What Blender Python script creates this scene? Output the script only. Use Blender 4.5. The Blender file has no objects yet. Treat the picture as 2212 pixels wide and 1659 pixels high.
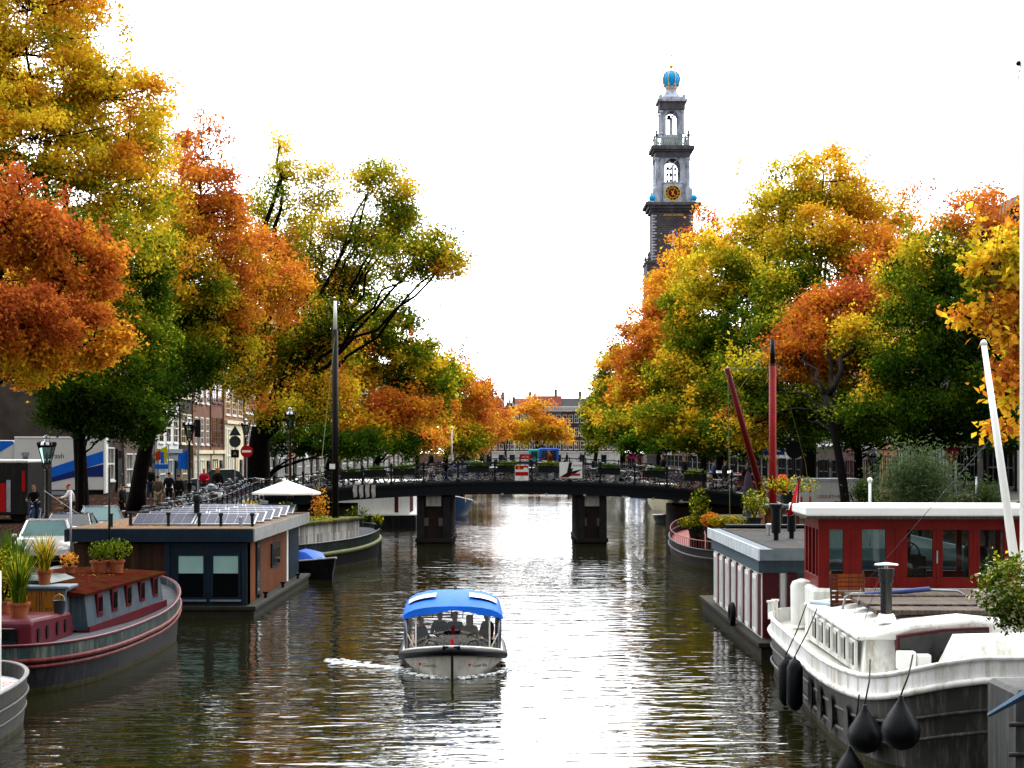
import bpy, math, random
import numpy as np
from mathutils import Vector, Matrix
R = math.radians
PI = math.pi
FL = 4000.0            # focal length in units of a 2212 px wide picture
CH = 5.1               # eye height above the water
random.seed(7)
SC = bpy.context.scene
COL = SC.collection

def P(px, py, d):      # point seen at (px,py) at distance d
    return Vector(((px-1106)/FL*d, d, CH+(975-py)/FL*d))
def X(px, d): return (px-1106)/FL*d
def Z(py, d): return CH+(975-py)/FL*d
def sm(a, b, t):
    t = max(0, min(1, (t-a)/(b-a))); return t*t*(3-2*t)
def zq(y):             # street level along the canal: rises to the bridge
    return 1.45+0.5*sm(58, 80, y)+0.6*sm(82, 102, y)-0.95*sm(114, 140, y)
def bend(y): return 0.019*max(0, y-118)   # the canal turns slightly beyond the bridge

# ---------------------------------------------------------------- mesh builder
class MB:
    def __init__(s): s.v = []; s.f = []
    def add(s, vs, fs):
        n = len(s.v); s.v += [tuple(v) for v in vs]
        s.f += [tuple(i+n for i in f) for f in fs]; return s
    def quad(s, a, b, c, d): return s.add([a, b, c, d], [(0, 1, 2, 3)])
    def box(s, x0, x1, y0, y1, z0, z1, rz=0, piv=None, ch=0):
        if ch:
            vs = []
            for z, i in ((z0, ch), (z0+ch, 0), (z1-ch, 0), (z1, ch)):
                vs += [(x0+i, y0+i, z), (x1-i, y0+i, z), (x1-i, y1-i, z), (x0+i, y1-i, z)]
            fs = [(3, 2, 1, 0), (12, 13, 14, 15)]
            for l in range(3):
                for k in range(4):
                    a = l*4+k; b = l*4+(k+1) % 4; fs.append((a, b, b+4, a+4))
        else:
            vs = [(x0, y0, z0), (x1, y0, z0), (x1, y1, z0), (x0, y1, z0), (x0, y0, z1), (x1, y0, z1), (x1, y1, z1), (x0, y1, z1)]
            fs = [(3, 2, 1, 0), (4, 5, 6, 7), (0, 1, 5, 4), (1, 2, 6, 5), (2, 3, 7, 6), (3, 0, 4, 7)]
        if rz:
            p = piv or ((x0+x1)/2, (y0+y1)/2); c, q = math.cos(rz), math.sin(rz)
            vs = [(p[0]+(x-p[0])*c-(y-p[1])*q, p[1]+(x-p[0])*q+(y-p[1])*c, z) for x, y, z in vs]
        return s.add(vs, fs)
    def tube(s, pts, r, n=6, cap=True, closed=False, flat=None):
        pts = [Vector(p) for p in pts]; m = len(pts)
        rs = r if isinstance(r, (list, tuple)) else [r]*m
        rings = []; up = None
        for i, p in enumerate(pts):
            if closed: t = pts[(i+1) % m]-pts[i-1]
            else: t = pts[min(i+1, m-1)]-pts[max(i-1, 0)]
            if t.length < 1e-9: t = Vector((0, 0, 1))
            t.normalize()
            if up is None: up = Vector((0, 0, 1)) if abs(t.z) < .9 else Vector((0, 1, 0))
            sd = t.cross(up)
            if sd.length < 1e-6: sd = t.cross(Vector((1, 0, 0)))
            sd.normalize(); u2 = sd.cross(t).normalized(); up = u2
            f = flat or 1
            rings.append([p+sd*(math.cos(2*PI*k/n)*rs[i])+u2*(math.sin(2*PI*k/n)*rs[i]*f) for k in range(n)])
        vs = [v for rg in rings for v in rg]; fs = []
        for i in range(m if closed else m-1):
            for k in range(n):
                a = i*n+k; b = i*n+(k+1) % n; c = ((i+1) % m)*n+(k+1) % n; d = ((i+1) % m)*n+k
                fs.append((a, b, c, d))
        if cap and not closed:
            fs.append(tuple(range(n-1, -1, -1))); fs.append(tuple((m-1)*n+k for k in range(n)))
        return s.add(vs, fs)
    def lathe(s, prof, c=(0, 0, 0), n=12, sq=None):
        vs = []; fs = []
        for r, z in prof:
            for k in range(n):
                a = 2*PI*(k+.5)/n; rr = r/math.cos(PI/n) if sq else r
                vs.append((c[0]+rr*math.cos(a), c[1]+rr*math.sin(a), c[2]+z))
        m = len(prof)
        for i in range(m-1):
            for k in range(n):
                a = i*n+k; b = i*n+(k+1) % n; fs.append((a, b, b+n, a+n))
        fs.append(tuple(range(n-1, -1, -1))); fs.append(tuple((m-1)*n+k for k in range(n)))
        return s.add(vs, fs)
    def loft(s, rings, closed=True, cap0=False, cap1=False):
        n = len(rings[0]); vs = [p for r in rings for p in r]; fs = []
        for i in range(len(rings)-1):
            for k in range(n if closed else n-1):
                a = i*n+k; b = i*n+(k+1) % n; fs.append((a, b, b+n, a+n))
        if cap0: fs.append(tuple(range(n-1, -1, -1)))
        if cap1: fs.append(tuple((len(rings)-1)*n+k for k in range(n)))
        return s.add(vs, fs)
    def prism(s, poly, ax, a, b):   # 2-d polygon extruded along axis ax from a to b
        def q(p, t):
            return {'x': (t, p[0], p[1]), 'y': (p[0], t, p[1]), 'z': (p[0], p[1], t)}[ax]
        n = len(poly); vs = [q(p, a) for p in poly]+[q(p, b) for p in poly]
        fs = [tuple(range(n-1, -1, -1)), tuple(range(n, 2*n))]
        fs += [(k, (k+1) % n, (k+1) % n+n, k+n) for k in range(n)]
        return s.add(vs, fs)
    def ball(s, c, r, n=8, m=6, sc=(1, 1, 1)):
        prof = [(max(.001, math.sin(PI*i/m))*r, -math.cos(PI*i/m)*r) for i in range(m+1)]
        b = MB().lathe(prof, (0, 0, 0), n)
        return s.add([(c[0]+x*sc[0], c[1]+y*sc[1], c[2]+z*sc[2]) for x, y, z in b.v], b.f)
    def move(s, mat):
        s.v = [tuple(mat @ Vector(v)) for v in s.v]; return s
    def build(s, name, mat, parent=None, smooth=False, loc=None, bevel=0, rz=0):
        me = bpy.data.meshes.new(name); me.from_pydata(s.v, [], s.f)
        if smooth: me.polygons.foreach_set('use_smooth', [True]*len(me.polygons))
        me.update()
        if mat: me.materials.append(mat)
        o = bpy.data.objects.new(name, me); COL.objects.link(o)
        if parent: o.parent = parent
        if loc is not None: o.location = loc
        if rz: o.rotation_euler.z = rz
        if bevel:
            b = o.modifiers.new('bevel', 'BEVEL'); b.width = bevel; b.segments = 2; b.limit_method = 'ANGLE'
        if smooth == 'auto':
            for p in me.polygons: p.use_smooth = True
            me.set_sharp_from_angle(angle=R(40))
        return o

def tag(o, label=None, cat=None, group=None, kind=None):
    if label: o['label'] = label
    if cat: o['category'] = cat
    if group: o['group'] = group
    if kind: o['kind'] = kind
    return o
def thing(name, label, cat, loc=(0, 0, 0), rz=0, group=None):
    o = bpy.data.objects.new(name, None); COL.objects.link(o)
    o.location = loc; o.rotation_euler.z = rz
    o.empty_display_size = .3
    return tag(o, label, cat, group)
def kids(o): return [c for c in ALLK.get(o.name, ())]
ALLK = {}
def copy_tree(o, parent=None):
    c = o.copy(); COL.objects.link(c)
    if parent: c.parent = parent
    for ch in list(o.children): copy_tree(ch, c)
    return c
def part_label(o, l): o['label'] = l; return o

# ---------------------------------------------------------------- materials
MC = {}
def nodes(name):
    m = bpy.data.materials.new(name); m.use_nodes = True
    nt = m.node_tree; b = nt.nodes['Principled BSDF']; return m, nt, b
def N(nt, t, **kw):
    n = nt.nodes.new(t)
    for k, v in kw.items():
        if k in n.inputs: n.inputs[k].default_value = v
        else: setattr(n, k, v)
    return n
def lk(nt, a, b): nt.links.new(a, b)
def rgba(c): return (c[0], c[1], c[2], 1)
def deep(c, k=.5):     # deepen darker tones, keep whites: shadow contrast put into the base colours
    l = .3*c[0]+.6*c[1]+.1*c[2]; f = min(1, l/.5)**k
    return tuple(max(.002, min(.9, (l+(x-l)*1.18)*f)) for x in c)
def M(name, col, rough=.6, var=.25, scale=4, metal=0, bump=0, dirt=None, damt=.4, dscale=(6, 6, .5), spec=.13, coat=0):
    if name in MC: return MC[name]
    col = deep(col); dirt = deep(dirt) if dirt else None
    m, nt, b = nodes(name)
    tc = N(nt, 'ShaderNodeTexCoord'); nz = N(nt, 'ShaderNodeTexNoise', Scale=scale, Detail=6.0, Roughness=.65)
    lk(nt, tc.outputs['Object'], nz.inputs['Vector'])
    mr = N(nt, 'ShaderNodeMapRange'); mr.inputs[1].default_value = .3; mr.inputs[2].default_value = .7
    lk(nt, nz.outputs[0], mr.inputs[0])
    mx = N(nt, 'ShaderNodeMix', data_type='RGBA')
    mx.inputs[6].default_value = rgba([c*(1-var) for c in col]); mx.inputs[7].default_value = rgba([min(1, c*(1+var)) for c in col])
    lk(nt, mr.outputs[0], mx.inputs[0]); out = mx.outputs[2]
    if dirt:
        mp = N(nt, 'ShaderNodeMapping'); mp.inputs['Scale'].default_value = dscale
        lk(nt, tc.outputs['Object'], mp.inputs[0])
        n2 = N(nt, 'ShaderNodeTexNoise', Scale=1.5, Detail=5.0, Roughness=.7); lk(nt, mp.outputs[0], n2.inputs['Vector'])
        r2 = N(nt, 'ShaderNodeMapRange'); r2.inputs[1].default_value = .48; r2.inputs[2].default_value = .68; r2.inputs[4].default_value = damt
        lk(nt, n2.outputs[0], r2.inputs[0])
        m2 = N(nt, 'ShaderNodeMix', data_type='RGBA'); m2.inputs[7].default_value = rgba(dirt)
        lk(nt, r2.outputs[0], m2.inputs[0]); lk(nt, out, m2.inputs[6]); out = m2.outputs[2]
    lk(nt, out, b.inputs['Base Color'])
    b.inputs['Roughness'].default_value = rough; b.inputs['Metallic'].default_value = metal
    b.inputs['Specular IOR Level'].default_value = spec; b.inputs['Coat Weight'].default_value = coat
    if bump:
        bp = N(nt, 'ShaderNodeBump', Strength=bump, Distance=.02); lk(nt, nz.outputs[0], bp.inputs['Height']); lk(nt, bp.outputs[0], b.inputs['Normal'])
    MC[name] = m; return m
def Mbrick(name, c1, c2, mortar=(.3, .28, .25), sc=1.0, rough=.85, bw=.22, bh=.065, ms=.012):
    if name in MC: return MC[name]
    c1, c2 = deep(c1), deep(c2); m, nt, b = nodes(name); tc = N(nt, 'ShaderNodeTexCoord')
    sp = N(nt, 'ShaderNodeSeparateXYZ'); lk(nt, tc.outputs['Object'], sp.inputs[0])
    ad = N(nt, 'ShaderNodeMath', operation='ADD'); lk(nt, sp.outputs[0], ad.inputs[0]); lk(nt, sp.outputs[1], ad.inputs[1])
    cb = N(nt, 'ShaderNodeCombineXYZ'); lk(nt, ad.outputs[0], cb.inputs[0]); lk(nt, sp.outputs[2], cb.inputs[1])
    br = N(nt, 'ShaderNodeTexBrick'); br.inputs['Scale'].default_value = sc
    br.inputs['Brick Width'].default_value = bw; br.inputs['Row Height'].default_value = bh; br.inputs['Mortar Size'].default_value = ms
    br.inputs['Color1'].default_value = rgba(c1); br.inputs['Color2'].default_value = rgba(c2); br.inputs['Mortar'].default_value = rgba(mortar)
    lk(nt, cb.outputs[0], br.inputs['Vector'])
    nz = N(nt, 'ShaderNodeTexNoise', Scale=.8, Detail=6.0); lk(nt, tc.outputs['Object'], nz.inputs['Vector'])
    mr = N(nt, 'ShaderNodeMapRange'); mr.inputs[1].default_value = .3; mr.inputs[2].default_value = .7; mr.inputs[3].default_value = .6; mr.inputs[4].default_value = 1.15
    lk(nt, nz.outputs[0], mr.inputs[0])
    vm = N(nt, 'ShaderNodeVectorMath', operation='SCALE'); lk(nt, br.outputs[0], vm.inputs[0]); lk(nt, mr.outputs[0], vm.inputs['Scale'])
    lk(nt, vm.outputs[0], b.inputs['Base Color']); b.inputs['Roughness'].default_value = rough; b.inputs['Specular IOR Level'].default_value = .05
    MC[name] = m; return m
def Mpave(name, c1, c2, mortar, bw=.22, bh=.11):
    if name in MC: return MC[name]
    c1, c2 = deep(c1), deep(c2); m, nt, b = nodes(name); tc = N(nt, 'ShaderNodeTexCoord')
    br = N(nt, 'ShaderNodeTexBrick'); br.inputs['Scale'].default_value = 1.0
    br.inputs['Brick Width'].default_value = bw; br.inputs['Row Height'].default_value = bh; br.inputs['Mortar Size'].default_value = .01
    br.inputs['Color1'].default_value = rgba(c1); br.inputs['Color2'].default_value = rgba(c2); br.inputs['Mortar'].default_value = rgba(mortar)
    lk(nt, tc.outputs['Object'], br.inputs['Vector'])
    nz = N(nt, 'ShaderNodeTexNoise', Scale=.5, Detail=8.0); lk(nt, tc.outputs['Object'], nz.inputs['Vector'])
    mr = N(nt, 'ShaderNodeMapRange'); mr.inputs[1].default_value = .3; mr.inputs[2].default_value = .7; mr.inputs[3].default_value = .55; mr.inputs[4].default_value = 1.2
    lk(nt, nz.outputs[0], mr.inputs[0])
    vm = N(nt, 'ShaderNodeVectorMath', operation='SCALE'); lk(nt, br.outputs[0], vm.inputs[0]); lk(nt, mr.outputs[0], vm.inputs['Scale'])
    # scattered fallen leaves
    vo = N(nt, 'ShaderNodeTexVoronoi', Scale=3.5); lk(nt, tc.outputs['Object'], vo.inputs['Vector'])
    lt = N(nt, 'ShaderNodeMath', operation='LESS_THAN'); lt.inputs[1].default_value = .14; lk(nt, vo.outputs['Distance'], lt.inputs[0])
    m2 = N(nt, 'ShaderNodeMix', data_type='RGBA'); m2.inputs[7].default_value = (.45, .16, .02, 1)
    lk(nt, lt.outputs[0], m2.inputs[0]); lk(nt, vm.outputs[0], m2.inputs[6])
    lk(nt, m2.outputs[2], b.inputs['Base Color']); b.inputs['Roughness'].default_value = .9; b.inputs['Specular IOR Level'].default_value = 0
    MC[name] = m; return m
def Mplank(name, c1, c2, w=.14, ax='x', rough=.6, gap=(.02, .015, .01), lng=3.0):
    if name in MC: return MC[name]
    c1, c2 = deep(c1), deep(c2); m, nt, b = nodes(name); tc = N(nt, 'ShaderNodeTexCoord')
    sp = N(nt, 'ShaderNodeSeparateXYZ'); lk(nt, tc.outputs['Object'], sp.inputs[0])
    cb = N(nt, 'ShaderNodeCombineXYZ')
    if ax == 'x':     # vertical boards
        ad = N(nt, 'ShaderNodeMath', operation='ADD'); lk(nt, sp.outputs[0], ad.inputs[0]); lk(nt, sp.outputs[1], ad.inputs[1])
        lk(nt, sp.outputs[2], cb.inputs[0]); lk(nt, ad.outputs[0], cb.inputs[1])
    elif ax == 'z':   # horizontal boards
        ad = N(nt, 'ShaderNodeMath', operation='ADD'); lk(nt, sp.outputs[0], ad.inputs[0]); lk(nt, sp.outputs[1], ad.inputs[1])
        lk(nt, ad.outputs[0], cb.inputs[0]); lk(nt, sp.outputs[2], cb.inputs[1])
    else:             # deck boards running along y
        lk(nt, sp.outputs[1], cb.inputs[0]); lk(nt, sp.outputs[0], cb.inputs[1])
    br = N(nt, 'ShaderNodeTexBrick'); br.inputs['Scale'].default_value = 1.0
    br.inputs['Brick Width'].default_value = lng; br.inputs['Row Height'].default_value = w; br.inputs['Mortar Size'].default_value = .008
    br.inputs['Color1'].default_value = rgba(c1); br.inputs['Color2'].default_value = rgba(c2); br.inputs['Mortar'].default_value = rgba(gap)
    lk(nt, cb.outputs[0], br.inputs['Vector'])
    mp = N(nt, 'ShaderNodeMapping'); mp.inputs['Scale'].default_value = (1, 12, 1); lk(nt, cb.outputs[0], mp.inputs[0])
    nz = N(nt, 'ShaderNodeTexNoise', Scale=2.0, Detail=6.0); lk(nt, mp.outputs[0], nz.inputs['Vector'])
    mr = N(nt, 'ShaderNodeMapRange'); mr.inputs[1].default_value = .3; mr.inputs[2].default_value = .7; mr.inputs[3].default_value = .65; mr.inputs[4].default_value = 1.25
    lk(nt, nz.outputs[0], mr.inputs[0])
    vm = N(nt, 'ShaderNodeVectorMath', operation='SCALE'); lk(nt, br.outputs[0], vm.inputs[0]); lk(nt, mr.outputs[0], vm.inputs['Scale'])
    lk(nt, vm.outputs[0], b.inputs['Base Color']); b.inputs['Roughness'].default_value = rough; b.inputs['Specular IOR Level'].default_value = .12
    MC[name] = m; return m
def Mclear(name, tint=(.75, .85, .85), k=1.0):
    if name in MC: return MC[name]
    m = bpy.data.materials.new(name); m.use_nodes = True; nt = m.node_tree; nt.nodes.clear()
    tr = N(nt, 'ShaderNodeBsdfTransparent'); tr.inputs[0].default_value = rgba(tint)
    gl = N(nt, 'ShaderNodeBsdfGlossy'); gl.inputs['Roughness'].default_value = .03
    fr = N(nt, 'ShaderNodeFresnel'); fr.inputs['IOR'].default_value = 1.5
    ml = N(nt, 'ShaderNodeMath', operation='MULTIPLY'); ml.inputs[1].default_value = k; lk(nt, fr.outputs[0], ml.inputs[0])
    mx = N(nt, 'ShaderNodeMixShader'); o = N(nt, 'ShaderNodeOutputMaterial')
    lk(nt, ml.outputs[0], mx.inputs[0]); lk(nt, tr.outputs[0], mx.inputs[1]); lk(nt, gl.outputs[0], mx.inputs[2]); lk(nt, mx.outputs[0], o.inputs[0])
    MC[name] = m; return m
def Mleaf(name, trans=.35):
    if name in MC: return MC[name]
    m = bpy.data.materials.new(name); m.use_nodes = True; nt = m.node_tree; nt.nodes.clear()
    at = N(nt, 'ShaderNodeAttribute', attribute_name='leafcol')
    df = N(nt, 'ShaderNodeBsdfDiffuse'); tl = N(nt, 'ShaderNodeBsdfTranslucent'); lk(nt, at.outputs[0], df.inputs[0]); lk(nt, at.outputs[0], tl.inputs[0])
    mx = N(nt, 'ShaderNodeMixShader'); mx.inputs[0].default_value = trans; o = N(nt, 'ShaderNodeOutputMaterial')
    lk(nt, df.outputs[0], mx.inputs[1]); lk(nt, tl.outputs[0], mx.inputs[2]); lk(nt, mx.outputs[0], o.inputs[0])
    MC[name] = m; return m
def Mwater():
    m, nt, b = nodes('canal_water'); tc = N(nt, 'ShaderNodeTexCoord')
    def nz(sc, det, dist=0, rot=0):
        mp = N(nt, 'ShaderNodeMapping'); mp.inputs['Scale'].default_value = sc; mp.inputs['Rotation'].default_value = (0, 0, rot)
        lk(nt, tc.outputs['Object'], mp.inputs[0])
        n = N(nt, 'ShaderNodeTexNoise', Scale=1.0, Detail=det, Roughness=.55, Distortion=dist); lk(nt, mp.outputs[0], n.inputs['Vector']); return n.outputs[0]
    def ml(a, k):
        n = N(nt, 'ShaderNodeMath', operation='MULTIPLY'); lk(nt, a, n.inputs[0]); n.inputs[1].default_value = k; return n.outputs[0]
    def ad(a, c):
        n = N(nt, 'ShaderNodeMath', operation='ADD'); lk(nt, a, n.inputs[0]); lk(nt, c, n.inputs[1]); return n.outputs[0]
    h = ad(ad(ml(nz((.4, .95, 1), 1.5, .5, .05), .042), ml(nz((1.1, 2.7, 1), 1.5, .5, -.07), .027)), ml(nz((3.2, 8, 1), 1, .3, .08), .004))
    pt = nz((.03, .05, 1), 2, .6, .2); mr = N(nt, 'ShaderNodeMapRange'); mr.inputs[1].default_value = .38; mr.inputs[2].default_value = .62; mr.inputs[3].default_value = .65; mr.inputs[4].default_value = 1.25; lk(nt, pt, mr.inputs[0])
    hm = N(nt, 'ShaderNodeMath', operation='MULTIPLY'); lk(nt, h, hm.inputs[0]); lk(nt, mr.outputs[0], hm.inputs[1]); h = hm.outputs[0]
    bp = N(nt, 'ShaderNodeBump', Strength=1.0, Distance=WAVE); lk(nt, h, bp.inputs['Height']); lk(nt, bp.outputs[0], b.inputs['Normal'])
    b.inputs['Base Color'].default_value = (.008, .008, .002, 1); b.inputs['Roughness'].default_value = .02
    b.inputs['IOR'].default_value = 1.42; b.inputs['Specular IOR Level'].default_value = .5
    return m
WAVE = 1.0

LEAF = Mleaf('autumn_leaves', .55)
BARK = M('bark', (.018, .014, .01), .95, .5, 3, bump=.6, spec=.05)
BLACKP = M('black_paint', (.012, .014, .016), .35, .3, 3)
DKGREEN = M('bridge_green', (.012, .022, .032), .5, .35, 2, dirt=(.05, .05, .045), damt=.25)
STEEL = M('steel', (.35, .36, .38), .35, .2, 5, metal=.8)
RUBBER = M('rubber', (.012, .012, .014), .7, .3, 6)
WHITEP = M('white_paint', (.72, .72, .68), .4, .08, 3, dirt=(.35, .28, .18), damt=.35)
WHITEC = M('clean_white', (.78, .78, .76), .45, .05, 3)
DARKG = M('dark_glass', (.012, .016, .018), .06, .3, 1, spec=.35)
CLEAR = Mclear('clear_glass', (.45, .58, .57))
PLASTIC = Mclear('clear_vinyl', (.78, .8, .82), .9)
REDP = M('red_paint', (.55, .02, .015), .5, .15, 3)
SKIN = M('skin', (.45, .24, .16), .6, .1, 8)
LITBULB = M('milk_glass', (.55, .53, .48), .3, .1, 5)

# ---------------------------------------------------------------- camera, sky, sun
cam = bpy.data.cameras.new('camera'); co = bpy.data.objects.new('camera', cam); COL.objects.link(co)
co.location = (0, 0, CH); co.rotation_euler = (R(90), 0, 0)
cam.sensor_width = 36; cam.lens = 36*FL/2212; cam.shift_y = (975-829.5)/2212; cam.clip_end = 5000; cam.clip_start = .5
SC.camera = co
w = bpy.data.worlds.new('World'); SC.world = w; w.use_nodes = True; nt = w.node_tree; nt.nodes.clear()
SUN_EL, SUN_AZ = R(48), R(14)   # azimuth clockwise from +Y
sk = nt.nodes.new('ShaderNodeTexSky'); sk.sky_type = 'NISHITA'; sk.sun_disc = False; sk.sun_elevation = SUN_EL; sk.sun_rotation = SUN_AZ
b1 = nt.nodes.new('ShaderNodeBackground'); b1.inputs[1].default_value = .08; lk(nt, sk.outputs[0], b1.inputs[0])
# the cloud layer: white overcast, brightest ahead where the sun stands behind it, duller behind the viewer
tc = nt.nodes.new('ShaderNodeTexCoord'); nz = nt.nodes.new('ShaderNodeTexNoise'); nz.inputs['Scale'].default_value = 2; nz.inputs['Detail'].default_value = 4
lk(nt, tc.outputs['Generated'], nz.inputs['Vector'])
dp = nt.nodes.new('ShaderNodeVectorMath'); dp.operation = 'DOT_PRODUCT'; dp.inputs[1].default_value = (.1, .93, .35); lk(nt, tc.outputs['Generated'], dp.inputs[0])
mr = nt.nodes.new('ShaderNodeMapRange'); mr.interpolation_type = 'SMOOTHSTEP'; mr.inputs[1].default_value = -.5; mr.inputs[2].default_value = .98; mr.inputs[3].default_value = .8; mr.inputs[4].default_value = 5.2
lk(nt, dp.outputs['Value'], mr.inputs[0])
m2 = nt.nodes.new('ShaderNodeMapRange'); m2.inputs[1].default_value = .3; m2.inputs[2].default_value = .7; m2.inputs[3].default_value = .9; m2.inputs[4].default_value = 1.1; lk(nt, nz.outputs[0], m2.inputs[0])
mm = nt.nodes.new('ShaderNodeMath'); mm.operation = 'MULTIPLY'; lk(nt, mr.outputs[0], mm.inputs[0]); lk(nt, m2.outputs[0], mm.inputs[1])
b2 = nt.nodes.new('ShaderNodeBackground'); b2.inputs[0].default_value = (.96, .98, 1, 1); lk(nt, mm.outputs[0], b2.inputs[1])
ms = nt.nodes.new('ShaderNodeMixShader'); ms.inputs[0].default_value = .85; wo = nt.nodes.new('ShaderNodeOutputWorld')
lk(nt, b1.outputs[0], ms.inputs[1]); lk(nt, b2.outputs[0], ms.inputs[2]); lk(nt, ms.outputs[0], wo.inputs[0])
sl = bpy.data.lights.new('sun', 'SUN'); so = bpy.data.objects.new('sun', sl); COL.objects.link(so)
sl.energy = 1.1; sl.angle = R(18); sl.color = (1, .95, .87)
so.rotation_euler = (R(90)-SUN_EL, 0, -SUN_AZ+PI)
vs_ = SC.view_settings; SC.display_settings.display_device = 'sRGB'; vs_.view_transform = 'Standard'; vs_.look = 'None'; vs_.gamma = 1; vs_.exposure = .38; vs_.use_curve_mapping = False
SC.cycles.max_bounces = 8; SC.cycles.transparent_max_bounces = 12; SC.cycles.diffuse_bounces = 3; SC.cycles.glossy_bounces = 4
SC.cycles.caustics_reflective = False; SC.cycles.caustics_refractive = False
# ---------------------------------------------------------------- the setting
water = MB().quad((-60, -60, 0), (60, -60, 0), (60, 700, 0), (-60, 700, 0)).build('canal_water', Mwater()); tag(water, kind='structure')
QL, QR = -13.8, 13.4
PAVE = Mpave('street_bricks', (.08, .042, .035), (.06, .036, .03), (.03, .027, .024))
PAVE2 = Mpave('pavement_slabs', (.11, .105, .095), (.09, .085, .08), (.04, .035, .03), .3, .3)
def strip(name, xa, xb, ys, zo, mat):
    b = MB(); n = len(ys)
    b.v = [(xa+bend(y) if abs(xa) < 100 else xa, y, zq(y)+zo) for y in ys]+[(xb+bend(y) if abs(xb) < 100 else xb, y, zq(y)+zo) for y in ys]
    b.f = [(i, i+n, i+n+1, i+1) for i in range(n-1)]
    return tag(b.build(name, mat), kind='structure')
YS = [-60, -20, 20, 50]+[58+2*i for i in range(42)]+[142+20*i for i in range(13)]+[396, 410]
strip('street', -900, QL, YS, 0, PAVE); strip('street', QR, 900, YS, 0, PAVE)
strip('pavement', QL, QL+.0-1.3, YS, .06, PAVE2); strip('pavement', QR+1.3, QR, YS, .06, PAVE2)
far_street = MB().quad((-900, 410, 1.596), (900, 410, 1.596), (900, 3000, 1.596), (-900, 3000, 1.596)).build('street', PAVE); tag(far_street, kind='structure')
QB = Mbrick('quay_brick', (.16, .1, .075), (.12, .085, .07), (.1, .095, .08))
COPE = M('coping_stone', (.3, .29, .27), .8, .25, 3)
for sd, xq, lb in ((1, QL, 'dark brick quay wall with a pale stone edge along the left bank'), (-1, QR, 'dark brick quay wall with a pale stone edge along the right bank')):
    t = thing('quay_wall', lb, 'quay wall', (xq, 0, 0)); b = MB(); c = MB(); n = len(YS)
    b.v = [(bend(y), y, -1) for y in YS]+[(bend(y), y, zq(y)-.12) for y in YS]; b.f = [(i, i+n, i+n+1, i+1) for i in range(n-1)]
    for i in range(n-1):
        y0, y1 = YS[i], YS[i+1]; x0, x1 = bend(y0), bend(y1)
        vs = []
        for x, y in ((x0, y0), (x1, y1)):
            for dx, dz in ((.06*sd, -.14), (.06*sd, .1), (-.34*sd, .1), (-.34*sd, -.14)): vs.append((x+dx, y, zq(y)+dz))
        c.add(vs, [(k, (k+1) % 4, (k+1) % 4+4, k+4) for k in range(4)])
    b.build('brick_face', QB, t); c.build('coping', COPE, t)
t = thing('quay_wall', 'quay wall closing the far end of the canal below the gabled houses', 'quay wall', (6, 410, 0))
MB().box(-30, 30, 0, .4, -1, 1.5).build('brick_face', QB, t); MB().box(-30, 30, -.06, .46, 1.5, 1.62).build('coping', COPE, t)

# ---------------------------------------------------------------- foliage
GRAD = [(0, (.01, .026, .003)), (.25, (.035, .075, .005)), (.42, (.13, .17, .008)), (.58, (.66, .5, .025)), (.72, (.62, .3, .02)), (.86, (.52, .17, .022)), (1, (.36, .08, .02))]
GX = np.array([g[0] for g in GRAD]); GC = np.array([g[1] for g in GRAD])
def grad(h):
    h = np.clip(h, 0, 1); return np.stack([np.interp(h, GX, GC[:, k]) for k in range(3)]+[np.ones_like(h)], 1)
NLF = [0]
def leaves_mesh(name, cen, size, hue, rng, aspect=.62, droop=.35, col=None):
    n = len(cen)
    nrm = rng.normal(size=(n, 3)); nrm[:, 2] = np.abs(nrm[:, 2])*1.1+.2
    nrm /= np.linalg.norm(nrm, axis=1)[:, None]
    a = rng.normal(size=(n, 3)); a[:, 2] -= droop*2
    u = a-nrm*(a*nrm).sum(1)[:, None]; u /= np.linalg.norm(u, axis=1)[:, None]+1e-9
    v = np.cross(nrm, u); s = (size*rng.uniform(.55, 1.4, n))[:, None]
    fold = nrm*s*.12
    vs = np.empty((n, 4, 3)); vs[:, 0] = cen-u*s*.5; vs[:, 1] = cen+v*s*.5*aspect+fold; vs[:, 2] = cen+u*s*.5; vs[:, 3] = cen-v*s*.5*aspect+fold
    me = bpy.data.meshes.new(name)
    me.vertices.add(4*n); me.vertices.foreach_set('co', vs.astype(np.float32).ravel())
    me.loops.add(4*n); me.loops.foreach_set('vertex_index', np.arange(4*n, dtype=np.int32))
    me.polygons.add(n); me.polygons.foreach_set('loop_start', np.arange(0, 4*n, 4, dtype=np.int32)); me.polygons.foreach_set('loop_total', np.full(n, 4, dtype=np.int32))
    at = me.attributes.new('leafcol', 'FLOAT_COLOR', 'FACE')
    c = grad(hue) if col is None else col
    c[:, :3] = np.minimum(c[:, :3]*rng.uniform(.85, 1.35, n)[:, None], .85)
    at.data.foreach_set('color', c.astype(np.float32).ravel())
    me.update(calc_edges=True); me.validate(); me.materials.append(LEAF); return me
def bez(a, b, c, d, k):
    out = []
    for i in range(k+1):
        t = i/k; q = 1-t; out.append(a*q**3+b*3*q*q*t+c*3*q*t*t+d*t**3)
    return out
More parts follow.
